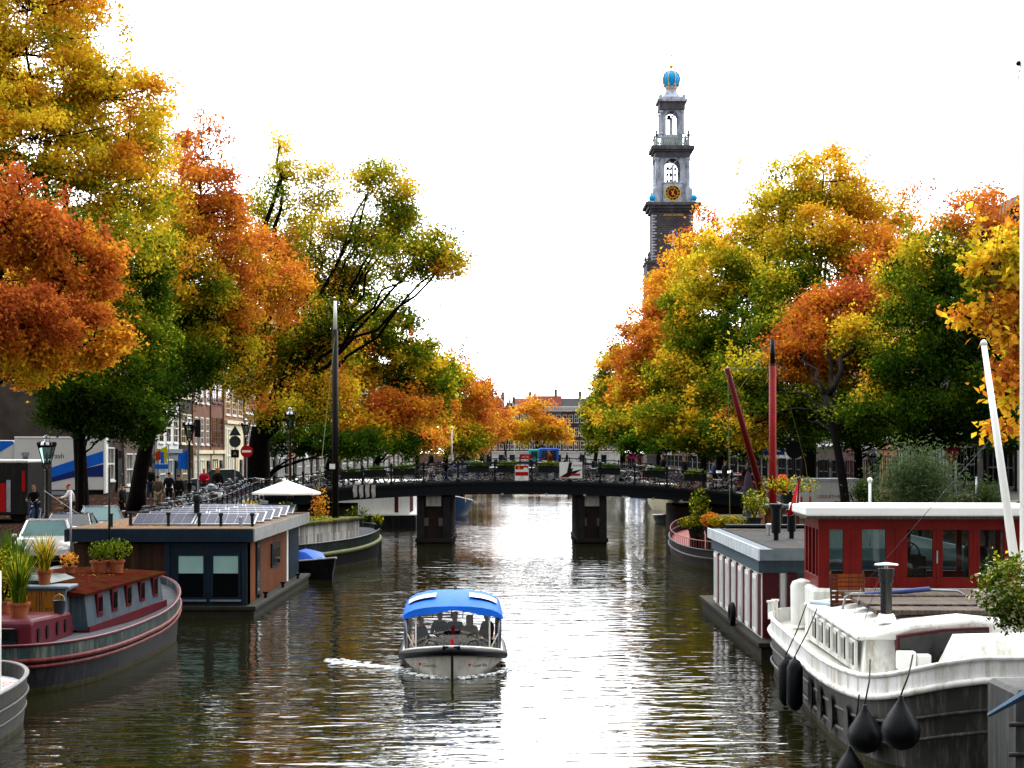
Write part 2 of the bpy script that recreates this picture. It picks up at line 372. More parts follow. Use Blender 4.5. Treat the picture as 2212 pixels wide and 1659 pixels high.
def tree(name, label, base, tr, lobes, leaf=.2, seed=1, fork=None, cat='tree', group=None, cr=.82, dens=1.0, lean=None, limbs=True, nleaf=56, bark=None, main=None, lt=.42, spg=.13):
    """lobes: (centre, (rx,ry,rz), hue, spread, cover). All in world space; built relative to the trunk base."""
    rng = np.random.default_rng(seed); rd = random.Random(seed); base = Vector(base)
    t = thing(name, label, cat, base, 0, group); wood = MB()
    cens = [Vector(l[0])-base for l in lobes]
    top = max(c.z for c in cens); fk = fork or max(2.2, min(c.z-l[1][2] for c, l in zip(cens, lobes))*1.0)
    mid = sum(cens, Vector())/len(cens); ax = Vector((mid.x*.25, mid.y*.25, fk)) if lean is None else Vector((lean[0], lean[1], fk))
    tp = bez(Vector((0, 0, -.3)), Vector((ax.x*.1, ax.y*.1, fk*.35)), Vector((ax.x*.5, ax.y*.5, fk*.7)), ax, 7)
    rr = [tr*(1.35 if i == 0 else 1-.35*i/7) for i in range(8)]
    wood.tube(tp, rr, 10)
    # leader continuing up
    samples = []; thick = sorted(range(len(lobes)), key=lambda i: -cens[i].z*lobes[i][1][0])[:2] if main is None else main
    order = sorted(range(len(lobes)), key=lambda i: cens[i].z)
    for j, i in enumerate(order):
        c, (rx, ry, rz), hue, spr, cov = cens[i], lobes[i][1], lobes[i][2], lobes[i][3], lobes[i][4]
        st = tp[5+min(2, j % 3)] if j < len(order)-1 else tp[7]
        L = (c-st).length; r0 = tr*lt*(1 if i in thick else .48)*min(1.15, .5+.05*L)
        end = c+Vector((0, 0, rz*.45))
        pts = bez(st, st+Vector((c.x-st.x, c.y-st.y, max(0.5, c.z-st.z)*.6))*.3+Vector((0, 0, L*.12)), c-Vector((0, 0, rz*.5)), end, 12)
        for k in range(1, 12): pts[k] = pts[k]+Vector([rd.gauss(0, L*.012) for _ in range(3)])
        rl = [r0*(1-.88*k/12)+.015 for k in range(13)]
        if limbs: wood.tube(pts, rl, 7)
        samples.append([(p, r) for p, r in zip(pts, rl)])
    C = []; H = []; S = []
    for i, (lob, c) in enumerate(zip(lobes, cens)):
        _, (rx, ry, rz), hue, spr, cov = lob
        sp = samples[order.index(i)]
        area = 4*PI*((((rx*ry)**1.6+(rx*rz)**1.6+(ry*rz)**1.6)/3)**(1/1.6))
        nc = max(5, int(area/(PI*cr*cr)*2.8*cov*dens))
        ph = rng.uniform(0, 9, 3); used = 0
        for k in range(nc):
            d = rng.normal(size=3); d /= np.linalg.norm(d)
            wob = 1+.2*math.sin(3*d[0]+ph[0])+.17*math.sin(5*d[2]+ph[1])+.15*math.sin(6*d[1]+4*d[0]+ph[2])
            r = (rng.uniform(.25, 1)**.45)*wob*.93; sprig = rng.random() < spg
            if sprig: r = wob*rng.uniform(.8 if spg > .2 else 1.0, 1.32); d[2] = abs(d[2])*.6+.4*d[2]
            p = Vector((c.x+d[0]*rx*r, c.y+d[1]*ry*r, c.z+d[2]*rz*r))
            if limbs and (k % 2 == 0 or cov < .8) and used < 130:
                q, qr = min(sp[4:], key=lambda s: (s[0]-p).length+abs(s[0].z-p.z+.6)*.4)
                m = q.lerp(p, .5)+Vector((rd.gauss(0, .12), rd.gauss(0, .12), -.12))
                wood.tube([q, m, p], [min(qr*.6, .05+.012*(p-q).length), .03, .012], 4, cap=False); used += 1
            nl = int(nleaf*3.0*rng.uniform(.6, 1.3)*(.4 if sprig else 1)); NLF[0] += nl
            sc = cr*np.array([1.05, 1.05, .62])*rng.uniform(.75, 1.25) if not sprig else cr*np.array([.45, .45, .9])
            g = rng.normal(size=(nl, 3))*.44*sc
            C.append(np.array(p)+g)
            # outer, upper leaves turn first; lower ones darker green, crown shade put into hue
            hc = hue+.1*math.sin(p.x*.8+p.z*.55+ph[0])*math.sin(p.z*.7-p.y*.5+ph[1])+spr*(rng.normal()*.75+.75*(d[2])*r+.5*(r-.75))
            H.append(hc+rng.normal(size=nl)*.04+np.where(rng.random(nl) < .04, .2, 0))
    C = np.concatenate(C); H = np.concatenate(H)
    me = leaves_mesh('crown', C, leaf*.88, H, rng); o = bpy.data.objects.new('crown', me); COL.objects.link(o); o.parent = t
    wood.build('trunk', bark or BARK, t, smooth=True)
    return t
def lob(px, py, d, rpx, rpy, hue, spr=.12, cov=1.0, rd=None):
    k = d/FL; return (P(px, py, d), (rpx*k, (rd or max(rpx, rpy))*k*.8, rpy*k), hue, spr, cov)
def base_at(px, d, side=None): return (X(px, d), d, zq(d))

# left bank, near to far
tree('canal_tree', 'tallest tree at the far left, golden crown running out of the top of the picture', (-17.6, 76, 1.9), .3, [
    lob(60, 90, 76, 190, 150, .6, .1), lob(230, 240, 77, 125, 130, .62, .1), lob(60, 330, 74, 175, 150, .58, .12),
    lob(260, 420, 76, 115, 140, .55, .14), lob(300, 330, 79, 75, 80, .64, .1), lob(120, -40, 78, 130, 120, .62, .1),
    lob(290, 600, 75, 95, 120, .42, .14), lob(150, 560, 73, 120, 110, .4, .12), lob(-110, 200, 77, 140, 250, .6, .12)], leaf=.19, seed=11, fork=8.5, lean=(-.6, 0), nleaf=60)
tree('canal_tree', 'rust red and orange tree low at the left edge in front of the golden one', (-18.3, 60, 1.6), .38, [
    lob(40, 500, 60, 150, 110, .88, .1), lob(170, 590, 61, 100, 100, .82, .12), lob(20, 690, 58, 130, 90, .93, .1),
    lob(210, 730, 60, 85, 70, .86, .12), lob(60, 770, 59, 110, 55, .8, .1), lob(-120, 600, 60, 120, 180, .85, .1), lob(110, 680, 63, 110, 90, .6, .2)], leaf=.17, seed=12, fork=6.2, lean=(.4, 0), nleaf=60, cr=.62)
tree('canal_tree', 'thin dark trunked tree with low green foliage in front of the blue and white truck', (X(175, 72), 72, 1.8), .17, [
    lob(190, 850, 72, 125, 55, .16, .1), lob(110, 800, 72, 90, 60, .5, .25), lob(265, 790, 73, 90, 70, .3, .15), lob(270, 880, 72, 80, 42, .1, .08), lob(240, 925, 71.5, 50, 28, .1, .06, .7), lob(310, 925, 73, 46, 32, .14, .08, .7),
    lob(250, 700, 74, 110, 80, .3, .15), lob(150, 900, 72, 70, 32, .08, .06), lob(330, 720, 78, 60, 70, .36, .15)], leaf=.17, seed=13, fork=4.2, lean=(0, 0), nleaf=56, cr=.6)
tree('canal_tree', 'leaning brown trunked tree with orange brown crown, right of the golden tree', (X(292, 91), 91, zq(91)), .42, [
    lob(440, 400, 92, 75, 120, .86, .1, .75), lob(480, 520, 92, 80, 110, .82, .1, .95), lob(420, 610, 90, 90, 100, .5, .25), lob(520, 640, 93, 75, 80, .82, .12),
    lob(390, 780, 90, 90, 70, .22, .12), lob(340, 850, 88, 70, 55, .12, .08), lob(560, 580, 96, 60, 90, .75, .12), lob(450, 740, 92, 90, 70, .4, .25),
    lob(385, 480, 95, 50, 90, .6, .15), lob(400, 330, 96, 40, 60, .88, .1, .6), lob(350, 560, 90, 60, 90, .4, .2), lob(500, 740, 94, 60, 60, .6, .25), lob(380, 680, 92, 90, 80, .2, .15), lob(600, 620, 97, 55, 70, .8, .12)], leaf=.19, seed=14, fork=7.5, lean=(2.0, 0))
tree('canal_tree', 'large dark forked elm beside the bridge with sparse yellow green crown over the canal', (X(556, 113), 113, 2.4), .85, [
    lob(610, 400, 116, 48, 90, .5, .1, .3), lob(560, 470, 118, 45, 70, .5, .1, .35), lob(690, 420, 116, 45, 70, .56, .1, .45), lob(700, 520, 113, 55, 60, .5, .12, .6),
    lob(800, 400, 112, 40, 60, .5, .12, .5), lob(840, 470, 112, 60, 65, .38, .12, .7), lob(900, 560, 110, 85, 55, .4, .12, .7), lob(600, 320, 116, 22, 40, .5, .1, .3), lob(825, 360, 112, 26, 34, .5, .1, .4), lob(950, 520, 110, 40, 40, .5, .1, .4), lob(770, 600, 114, 60, 50, .36, .14, .6), lob(985, 560, 109, 32, 26, .5, .1, .6), lob(720, 600, 114, 50, 50, .4, .14, .6), lob(860, 520, 112, 50, 50, .42, .12, .5), lob(775, 510, 113, 45, 60, .4, .12, .5),
    lob(960, 575, 109, 40, 36, .54, .1, .6), lob(880, 430, 112, 32, 50, .52, .1, .5),
    lob(640, 640, 116, 80, 80, .6, .25, .9), lob(700, 700, 112, 70, 70, .35, .2, .8), lob(620, 900, 110, 70, 36, .45, .2, .5), lob(700, 850, 112, 80, 50, .62, .2, .7), lob(640, 520, 118, 50, 60, .5, .15, .5), lob(560, 740, 114, 70, 60, .55, .25, .9), lob(660, 760, 114, 90, 75, .5, .25, .9), lob(600, 560, 118, 55, 60, .7, .15, .6), lob(520, 820, 112, 60, 55, .5, .2, .8)],
    leaf=.21, seed=15, fork=4.2, lean=(.2, 0), cr=1.25, nleaf=62, main=(0, 7), lt=.28, dens=2.7, spg=.33)
tree('canal_tree', 'broad dark green and orange tree just behind the bridge on the left bank', (X(705, 132), 132, zq(132)), .42, [
    lob(800, 700, 133, 95, 85, .32, .14), lob(880, 790, 133, 85, 80, .42, .14), lob(740, 800, 132, 95, 75, .6, .2), lob(850, 880, 131, 95, 55, .8, .12),
    lob(700, 880, 130, 80, 50, .78, .12), lob(930, 850, 136, 55, 70, .45, .12), lob(790, 930, 129, 90, 45, .72, .14), lob(640, 860, 134, 60, 60, .5, .2)], leaf=.28, seed=16, fork=4, cr=.95, nleaf=48)
tree('canal_tree', 'green and orange tree with low drooping branches, second behind the bridge on the left', (X(800, 160), 160, zq(160)), .35, [
    lob(900, 900, 160, 70, 60, .6, .2), lob(950, 820, 166, 50, 60, .38, .14), lob(830, 930, 158, 70, 48, .7, .16), lob(910, 950, 156, 60, 35, .72, .12), lob(760, 950, 158, 60, 35, .4, .2)], leaf=.32, seed=17, fork=3, cr=1.1, nleaf=44)
tree('canal_tree', 'nearly bare twiggy tree top rising behind the green crowns left of the sky gap', (X(900, 190), 190, zq(190)), .3, [
    lob(935, 760, 190, 36, 60, .88, .08, .18), lob(905, 800, 190, 30, 50, .8, .1, .3)], leaf=.3, seed=18, fork=6, cr=1.0, nleaf=14)
tree('canal_tree', 'tall bright orange tree at the left side of the sky gap', (X(960, 225), 225, zq(225)), .4, [
    lob(990, 850, 225, 62, 80, .84, .07), lob(1030, 900, 228, 45, 70, .84, .08), lob(960, 920, 222, 60, 60, .66, .2), lob(1000, 950, 222, 60, 35, .5, .2), lob(940, 800, 230, 40, 36, .8, .1, .6)], leaf=.4, seed=19, fork=4, cr=1.5, nleaf=46)
tree('canal_tree', 'small orange tree furthest along the left bank', (X(1040, 300), 300, zq(300)), .35, [
    lob(1062, 900, 300, 32, 40, .84, .08), lob(1072, 935, 302, 26, 28, .8, .08), lob(1035, 930, 296, 35, 40, .7, .15)], leaf=.55, seed=20, fork=4, cr=1.8, nleaf=40)
tree('canal_tree', 'orange brown tree in front of the dark gabled house at the far end', (X(1093, 385), 385, 1.5), .35, [
    lob(1085, 930, 385, 28, 26, .78, .1, .9), lob(1098, 900, 385, 22, 24, .76, .08, .5)], leaf=.65, seed=21, fork=3, cr=1.9, nleaf=30)
tree('canal_tree', 'wide amber tree with bare upper twigs in front of the red roofed house', (X(1162, 390), 390, 1.5), .5, [
    lob(1135, 930, 390, 38, 24, .66, .1), lob(1190, 925, 390, 42, 28, .7, .1), lob(1160, 918, 392, 36, 26, .68, .1), lob(1215, 945, 390, 24, 14, .7, .1, .8),
    lob(1155, 868, 392, 20, 22, .75, .1, .12), lob(1175, 880, 391, 24, 24, .72, .1, .22), lob(1135, 880, 391, 22, 14, .74, .1, .5)], leaf=.65, seed=22, fork=3.4, cr=1.9, nleaf=30)

# right bank, far to near
tree('canal_tree', 'green tree furthest along the right bank beside the brick houses', (X(1285, 300), 300, zq(300)), .4, [
    lob(1285, 890, 300, 30, 45, .38, .12), lob(1300, 930, 298, 35, 40, .34, .12), lob(1310, 850, 302, 32, 40, .5, .15)], leaf=.55, seed=31, fork=4, cr=1.7, nleaf=42)
tree('canal_tree', 'green tree with a pale thin top at the right side of the sky gap', (X(1345, 230), 230, zq(230)), .4, [
    lob(1325, 830, 230, 45, 60, .4, .14, .9), lob(1345, 780, 232, 40, 40, .45, .12, .6), lob(1340, 920, 228, 60, 60, .34, .14), lob(1380, 860, 230, 50, 80, .5, .2)], leaf=.42, seed=32, fork=4, cr=1.4, nleaf=44)
tree('canal_tree', 'orange tree in front of the foot of the church tower', (X(1425, 175), 175, zq(175)), .4, [
    lob(1390, 760, 175, 62, 75, .82, .08), lob(1440, 700, 178, 60, 80, .7, .12), lob(1370, 850, 173, 50, 60, .75, .14), lob(1440, 840, 173, 70, 80, .6, .2), lob(1395, 920, 170, 65, 50, .5, .2), lob(1480, 620, 180, 46, 80, .74, .1, .8), lob(1428, 620, 182, 30, 60, .76, .1, .5)], leaf=.34, seed=33, fork=4.5, cr=1.15, nleaf=48)
tree('canal_tree', 'thin rust coloured branches rising across the right side of the clock', (X(1520, 160), 160, zq(160)), .3, [
    lob(1520, 500, 160, 40, 60, .86, .08, .38), lob(1500, 570, 160, 48, 60, .8, .1, .6), lob(1560, 540, 160, 40, 60, .75, .1, .5), lob(1468, 535, 158, 26, 44, .8, .1, .3)], leaf=.3, seed=34, fork=9, cr=.9, nleaf=30)
tree('canal_tree', 'broad yellow green tree right of the church tower, leaning over the bridge end', (X(1560, 122), 122, zq(122)), .45, [
    lob(1570, 600, 122, 90, 90, .46, .12), lob(1500, 700, 121, 75, 90, .4, .14), lob(1480, 810, 119, 75, 70, .42, .14), lob(1580, 740, 119, 95, 85, .27, .14),
    lob(1450, 900, 117, 85, 55, .48, .2), lob(1560, 860, 117, 100, 70, .3, .16), lob(1640, 560, 124, 70, 80, .5, .12), lob(1500, 940, 115, 90, 36, .4, .2), lob(1640, 640, 122, 70, 70, .36, .14)], leaf=.25, seed=35, fork=5, cr=.92, nleaf=50)
tree('canal_tree', 'tallest tree on the right bank with a bright yellow top', (X(1745, 96), 96, zq(96)), .45, [
    lob(1780, 400, 98, 80, 68, .6, .08, .85), lob(1690, 440, 98, 80, 75, .58, .1, .85), lob(1860, 450, 98, 80, 75, .62, .1, .85), lob(1760, 530, 96, 110, 80, .56, .12), lob(1940, 500, 98, 68, 75, .66, .1, .8),
    lob(1870, 560, 95, 90, 80, .74, .12), lob(1700, 640, 94, 90, 90, .36, .14), lob(1640, 500, 100, 60, 60, .58, .1, .6), lob(1815, 345, 99, 30, 30, .64, .06, .35), lob(1720, 370, 99, 28, 34, .64, .06, .2)], leaf=.2, seed=36, fork=6.5, nleaf=56)
tree('canal_tree', 'rust orange tree in the middle of the right bank, behind the red mast', (X(1831, 76), 76, zq(76)), .21, [
    lob(1800, 680, 88, 100, 80, .86, .09), lob(1730, 760, 87, 90, 70, .84, .1), lob(1830, 800, 87, 85, 80, .74, .2), lob(1650, 830, 88, 80, 70, .26, .16), lob(1740, 880, 86, 100, 50, .24, .16), lob(1900, 640, 89, 70, 80, .8, .1),
    lob(1620, 920, 87, 70, 36, .6, .25), lob(1690, 720, 90, 60, 60, .3, .16), lob(1840, 900, 84, 80, 50, .2, .15), lob(1700, 940, 90, 90, 26, .15, .1, .6), lob(1900, 760, 86, 60, 70, .4, .2)], leaf=.2, seed=37, fork=5.5, nleaf=56, lt=.5, lean=(-.4, 3), dens=1.2)
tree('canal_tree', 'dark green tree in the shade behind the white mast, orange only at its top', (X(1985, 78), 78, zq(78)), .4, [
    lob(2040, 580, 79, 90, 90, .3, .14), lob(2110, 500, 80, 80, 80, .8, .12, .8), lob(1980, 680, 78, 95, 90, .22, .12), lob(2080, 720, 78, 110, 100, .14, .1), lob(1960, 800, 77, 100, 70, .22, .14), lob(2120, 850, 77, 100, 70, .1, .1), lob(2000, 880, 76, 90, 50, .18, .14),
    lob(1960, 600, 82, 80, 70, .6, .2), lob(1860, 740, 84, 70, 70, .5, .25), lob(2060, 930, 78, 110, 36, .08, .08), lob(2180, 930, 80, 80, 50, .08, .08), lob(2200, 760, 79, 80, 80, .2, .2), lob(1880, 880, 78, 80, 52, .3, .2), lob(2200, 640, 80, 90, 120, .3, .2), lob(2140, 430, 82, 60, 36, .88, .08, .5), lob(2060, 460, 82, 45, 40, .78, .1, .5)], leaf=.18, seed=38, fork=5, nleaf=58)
tree('canal_tree', 'near branches of large yellow and orange leaves beside the right edge mast', (13.9, 45, 1.5), .25, [
    lob(2165, 560, 44, 55, 90, .64, .08, .8), lob(2180, 700, 44, 60, 80, .68, .1, .7), lob(2120, 590, 44, 40, 40, .6, .08, .5), lob(2190, 830, 44, 50, 60, .8, .1, .6), lob(2095, 690, 44, 30, 26, .6, .08, .3), lob(2175, 930, 44, 44, 40, .84, .1, .35), lob(2250, 620, 45, 80, 180, .7, .12)],
    leaf=.24, seed=39, fork=5, cr=.42, nleaf=17)

tree('canal_tree', 'added dark green shade tree, second row, close to the houses behind the olive tree', (19.5, 104, 2.4), .3, [  # tree added to screen bright house fronts and darken the bank behind
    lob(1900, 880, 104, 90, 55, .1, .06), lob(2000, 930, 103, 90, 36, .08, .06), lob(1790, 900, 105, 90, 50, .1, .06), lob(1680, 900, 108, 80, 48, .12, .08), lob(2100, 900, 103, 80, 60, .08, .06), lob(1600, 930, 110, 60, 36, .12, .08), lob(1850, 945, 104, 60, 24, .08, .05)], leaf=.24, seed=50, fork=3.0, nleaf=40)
tree('canal_tree', 'low dark green tree behind the left half of the bridge railing', (-17, 124, 2.1), .22, [
    lob(690, 955, 124, 60, 36, .12, .08), lob(780, 960, 126, 60, 30, .14, .08), lob(860, 962, 128, 50, 26, .16, .1), lob(610, 950, 124, 40, 32, .12, .08)], leaf=.26, seed=51, fork=2.0, nleaf=36)
tree('canal_tree', 'low dark green tree behind the right end of the bridge railing', (15.5, 128, 2.1), .22, [
    lob(1460, 955, 128, 60, 34, .12, .08), lob(1540, 950, 127, 60, 36, .12, .08), lob(1620, 960, 126, 50, 30, .12, .08), lob(1390, 955, 134, 46, 30, .16, .1)], leaf=.26, seed=52, fork=2.0, nleaf=36)
# ---------------------------------------------------------------- houses
WFR = M('window_frame_white', (.7, .7, .66), .5, .08, 3)
STONE = M('pale_stone', (.42, .4, .36), .8, .2, 2, dirt=(.12, .11, .1), damt=.4)
TILE = Mplank('roof_tiles_red', (.32, .07, .04), (.24, .06, .04), .25, 'z', .8, (.08, .03, .02), .3)
SLATE = Mplank('roof_slate', (.05, .055, .065), (.035, .04, .05), .25, 'z', .7, (.02, .02, .025), .3)
LITWIN = None
def litmat():
    m, nt, b = nodes('lit_window'); b.inputs['Base Color'].default_value = (.6, .4, .1, 1)
    b.inputs['Emission Color'].default_value = (1, .62, .15, 1); b.inputs['Emission Strength'].default_value = .7; return m
LITWIN = litmat()
def window(t, x, z, w, h, cols=2, rows=3, fr=None, pane=None, arch=False, sub=True, sill=True, y=-.05, fw=.09):
    b = MB(); f = fr or WFR
    b.box(x-w/2, x-w/2+fw, y, .03, z, z+h); b.box(x+w/2-fw, x+w/2, y, .03, z, z+h)
    b.box(x-w/2+fw, x+w/2-fw, y, .03, z+h-fw, z+h); b.box(x-w/2+fw, x+w/2-fw, y, .03, z, z+fw)
    for i in range(1, cols):
        xx = x-w/2+w*i/cols; b.box(xx-.02, xx+.02, y+.012, .02, z+fw, z+h-fw)
    for j in range(1, rows):
        zz = z+h*j/rows; k = .045 if rows > 1 and j == rows//2 else .02
        b.box(x-w/2+fw, x+w/2-fw, y+.006, .02, zz-k, zz+k)
    if sill: b.box(x-w/2-.06, x+w/2+.06, y-.07, .03, z-.11, z-.003)
    o = b.build('window', f, t)
    p = MB().box(x-w/2+fw*.8, x+w/2-fw*.8, -.018, .01, z+fw*.8, z+h-fw*.8).build('pane', pane or DARKG, o)
    return o
def house(label, loc, rz, w, h, wall, floors=4, cols=3, gable='cornice', depth=11, roof=None, trim=None, wf=None, ground=None, gh=3.6, door=None, lit=(), win=(2, 4), group=None, detail=True, chim=True, wide=.62, gwf=None):
    t = thing('canal_house', label, 'house', loc, rz, group); trim = trim or WFR; roof = roof or SLATE
    z0 = -.6
    b = MB(); hw = w/2
    if gable == 'cornice':
        b.box(-hw, hw, 0, depth, z0, h)
    elif gable == 'step' or gable == 'neck' or gable == 'point':
        rh = w*.62
        if gable == 'point': pl = [(-hw, z0), (hw, z0), (hw, h), (0, h+rh), (-hw, h)]
        elif gable == 'neck':
            pl = [(-hw, z0), (hw, z0), (hw, h), (hw*.8, h+.2), (hw*.58, h+.9), (hw*.42, h+1.7), (hw*.4, h+rh*.75), (0, h+rh), (-hw*.4, h+rh*.75), (-hw*.42, h+1.7), (-hw*.58, h+.9), (-hw*.8, h+.2), (-hw, h)]
        else:
            pl = [(-hw, z0), (hw, z0)]; s = 5
            for k in range(s):
                pl += [(hw*(1-k/s), h+rh*k/s), (hw*(1-k/s), h+rh*(k+1)/s)]
            for k in range(s-1, -1, -1):
                pl += [(-hw*(1-k/s), h+rh*(k+1)/s), (-hw*(1-k/s), h+rh*k/s)]
        b.prism(pl, 'y', 0, .35); b.box(-hw+.01, hw-.01, .35, depth, z0, h)
    b.build('wall', wall, t)
    r = MB()
    if gable == 'cornice':
        rr = w*.42
        r.add([(-hw, .25, h+.3), (hw, .25, h+.3), (hw, depth, h+.3), (-hw, depth, h+.3), (-hw+.0, depth*.35, h+rr), (hw, depth*.35, h+rr), (hw, depth*.65, h+rr), (-hw, depth*.65, h+rr)],
              [(0, 1, 5, 4), (1, 2, 6, 5), (2, 3, 7, 6), (3, 0, 4, 7), (4, 5, 6, 7), (3, 2, 1, 0)])
    else:
        rh = w*.6; r.prism([(-hw+.02, h+.004), (hw-.02, h+.004), (0, h+rh-.1)], 'y', .36, depth)
    ro = r.build('roof', roof, t)
    if chim: MB().box(hw*.5, hw*.5+.7, depth*.45, depth*.45+.7, h, h+w*.42+1.5).box(hw*.5-.05, hw*.5+.75, depth*.45-.05, depth*.45+.75, h+w*.42+1.5, h+w*.42+1.65).build('chimney', Mbrick('chimney_brick', (.25, .1, .06), (.2, .08, .05)), ro)
    tr = MB()
    if gable == 'cornice':
        tr.box(-hw-.02, hw+.02, -.45, .24, h-.05, h+.28); tr.box(-hw, hw, -.25, -.004, h-.45, h-.054); tr.box(-hw, hw, -.1, -.003, h-.95, h-.454)
        for k in range(int(w/.9)): tr.box(-hw+.3+k*.9, -hw+.42+k*.9, -.4, -.104, h-.4, h-.06)
    elif gable == 'point':
        rh = w*.62
        for s in (-1, 1): tr.tube([(s*hw, -.02, h), (0, -.02, h+rh)], .16, 4)
    elif gable == 'neck':
        tr.box(-hw*.5, hw*.5, -.12, .4, h+w*.46, h+w*.5); tr.box(-.2, .2, -.1, .3, h+w*.6, h+w*.6+.7)
        for s in (-1, 1): tr.tube([(s*hw*.95, -.03, h+.15), (s*hw*.66, -.03, h+.6), (s*hw*.47, -.03, h+1.5), (s*hw*.44, -.03, h+w*.46)], .13, 5)
    else:
        s = 5; rh = w*.62
        for k in range(s):
            for q in (-1, 1):
                x1 = hw*(1-k/s)*q; x0 = hw*(1-(k+1)/s)*q; tr.box(min(x0, x1)-.04, max(x0, x1)+.04, -.05, .4, h+rh*(k+1)/s, h+rh*(k+1)/s+.12)
    tr.build('cornice', trim, t)
    MB().box(-.06, .06, -1.0, .1, h-.9 if gable == 'cornice' else h+w*.3, h-.76 if gable == 'cornice' else h+w*.3+.14).build('hoist_beam', BLACKP, t)
    if ground:
        g = MB().box(-hw, hw, -.06, -.004, 0, gh-.3).box(-hw-.03, hw+.03, -.28, -.003, gh-.297, gh).build('ground_floor_front', ground, t)
    fh = (h-gh-(.9 if gable == 'cornice' else .4))/max(1, floors-1)
    for f in range(1, floors):
        hh = fh*(.68-.03*f); zz = gh+fh*(f-1)+fh*.14
        for c in range(cols):
            x = -hw+w*(c+.5)/cols; ww = w/cols*wide
            window(t, x, zz, ww, hh, win[0], win[1], wf, LITWIN if (f, c) in lit else None)
    if gable != 'cornice': window(t, 0, h+.3, w*.2, 1.4, 2, 2, wf)
    # ground floor: door and shop windows
    yy = -.11
    n = cols
    for c in range(n):
        x = -hw+w*(c+.5)/n
        if c == (n-1 if door is None else door[1]):
            b = MB().box(x-.62, x+.62, -.16, -.004, 0, 2.75)
            d = b.build('door', door[0] if door else DKGREEN, t)
            MB().box(x-.45, x+.45, -.185, -.163, 2.15, 2.65).build('pane', DARKG, d); MB().ball((x+.4, -.2, 1.1), .05).build('handle', STEEL, d)
            MB().box(x-.8, x+.8, -1.0, -.165, -.3, .0).box(x-.8, x+.8, -.7, -.166, .004, .18).build('doorstep', STONE, t)
        else:
            window(t, x, .75, w/n*.78, gh-1.5, 2, 2, gwf or wf, LITWIN if (0, c) in lit else None, y=-.13)
    return t
BR = Mbrick('brick_red', (.33, .095, .045), (.25, .075, .04), (.25, .2, .16)); BRD = Mbrick('brick_dark_brown', (.09, .05, .04), (.065, .04, .035), (.1, .09, .08))
BRB = Mbrick('brick_brown', (.17, .085, .06), (.13, .07, .055), (.2, .17, .15)); BRO = Mbrick('brick_orange', (.42, .16, .06), (.34, .12, .05), (.35, .28, .2))
PW = M('plaster_white', (.68, .68, .66), .8, .07, 1.5, dirt=(.3, .3, .28), damt=.3); PC = M('plaster_cream', (.68, .62, .46), .8, .08, 1.5, dirt=(.3, .26, .2), damt=.25)
PG = M('plaster_grey', (.3, .31, .32), .8, .1, 1.5); BURG = M('burgundy_paint', (.16, .015, .02), .5, .15, 3); BLUEG = M('bluegrey_paint', (.2, .24, .27), .5, .15, 3)
DKW = M('dark_frame', (.03, .035, .035), .5, .2, 3)
def hl(y0, y1, label, h, wall, **kw):
    ym = (y0+y1)/2; return house(label, (-25.5+bend(ym)*.9, ym, zq(ym)), R(90), y1-y0-.02, h, wall, **kw)
def hr(y0, y1, label, h, wall, **kw):
    ym = (y0+y1)/2; return house(label, (26+bend(ym)*.9, ym, zq(ym)), R(-90), y1-y0-.02, h, wall, gwf=DKW, **kw)
hl(113.5, 121, 'dark brown brick house at the left street corner behind the lorry', 13, BRD, cols=3)
hl(121, 131.5, 'brown brick house with a tall cornice, left neighbour of the white house', 14, BRB, cols=4)
hl(131.5, 140, 'white plastered house with a grey shop front behind the colourful flags', 14.5, PW, ground=BLUEG, cols=3)
hl(140, 145, 'narrow dark brown house with full height windows right of the white house', 15, BRD, cols=2, wide=.75, wf=PC)
hl(145, 153, 'red brick house with white windows and black shutters behind the street lamp', 14.5, BR, cols=3, wide=.5, ground=PC)
hl(153, 159, 'red brick house with a burgundy wooden bay over a cream ground floor', 15, BR, cols=2, ground=PC, wf=BURG, wide=.8)
g = hl(159, 170, 'orange red brick house with a cream ground floor and a large twelve pane window', 14, BRO, cols=3, ground=PC, gh=6.2, floors=3)
hl(170, 178, 'red brick neck gabled house just right of the cream ground floor', 13, BR, gable='neck', cols=3)
cl = [(BRB, 'brown'), (BR, 'red'), (PW, 'white plastered'), (BRD, 'dark brick'), (BRO, 'orange brick'), (PG, 'grey plastered')]
gt = ['cornice', 'neck', 'cornice', 'step', 'cornice', 'point']; gw = {'cornice': 'flat corniced', 'neck': 'neck gabled', 'step': 'step gabled', 'point': 'pointed gable'}
y = 178; i = 0; OR = ['first', 'second', 'third', 'fourth', 'fifth', 'sixth', 'seventh', 'eighth', 'ninth', 'tenth', 'eleventh', 'twelfth']
OR2 = OR+['thirteenth', 'fourteenth', 'fifteenth', 'sixteenth', 'seventeenth', 'eighteenth', 'nineteenth', 'twentieth', 'twenty first', 'twenty second', 'twenty third', 'twenty fourth', 'twenty fifth', 'twenty sixth', 'twenty seventh', 'twenty eighth']
for k in range(24):
    w = [7, 6, 8, 6.5, 7.5][k % 5]+(3 if k > 8 else 0); m, nm = cl[(k*5+1) % 6]; gg = gt[k % 6]
    hl(y, y+w, f'{nm} {gw[gg]} house, {OR2[k]} beyond the left bank street houses, behind leaves', 12+[1, 2.5, 0, 3, 1.5][k % 5], m, gable=gg, cols=2 if w < 7 else 3, group='houses glimpsed along the left bank'); y += w
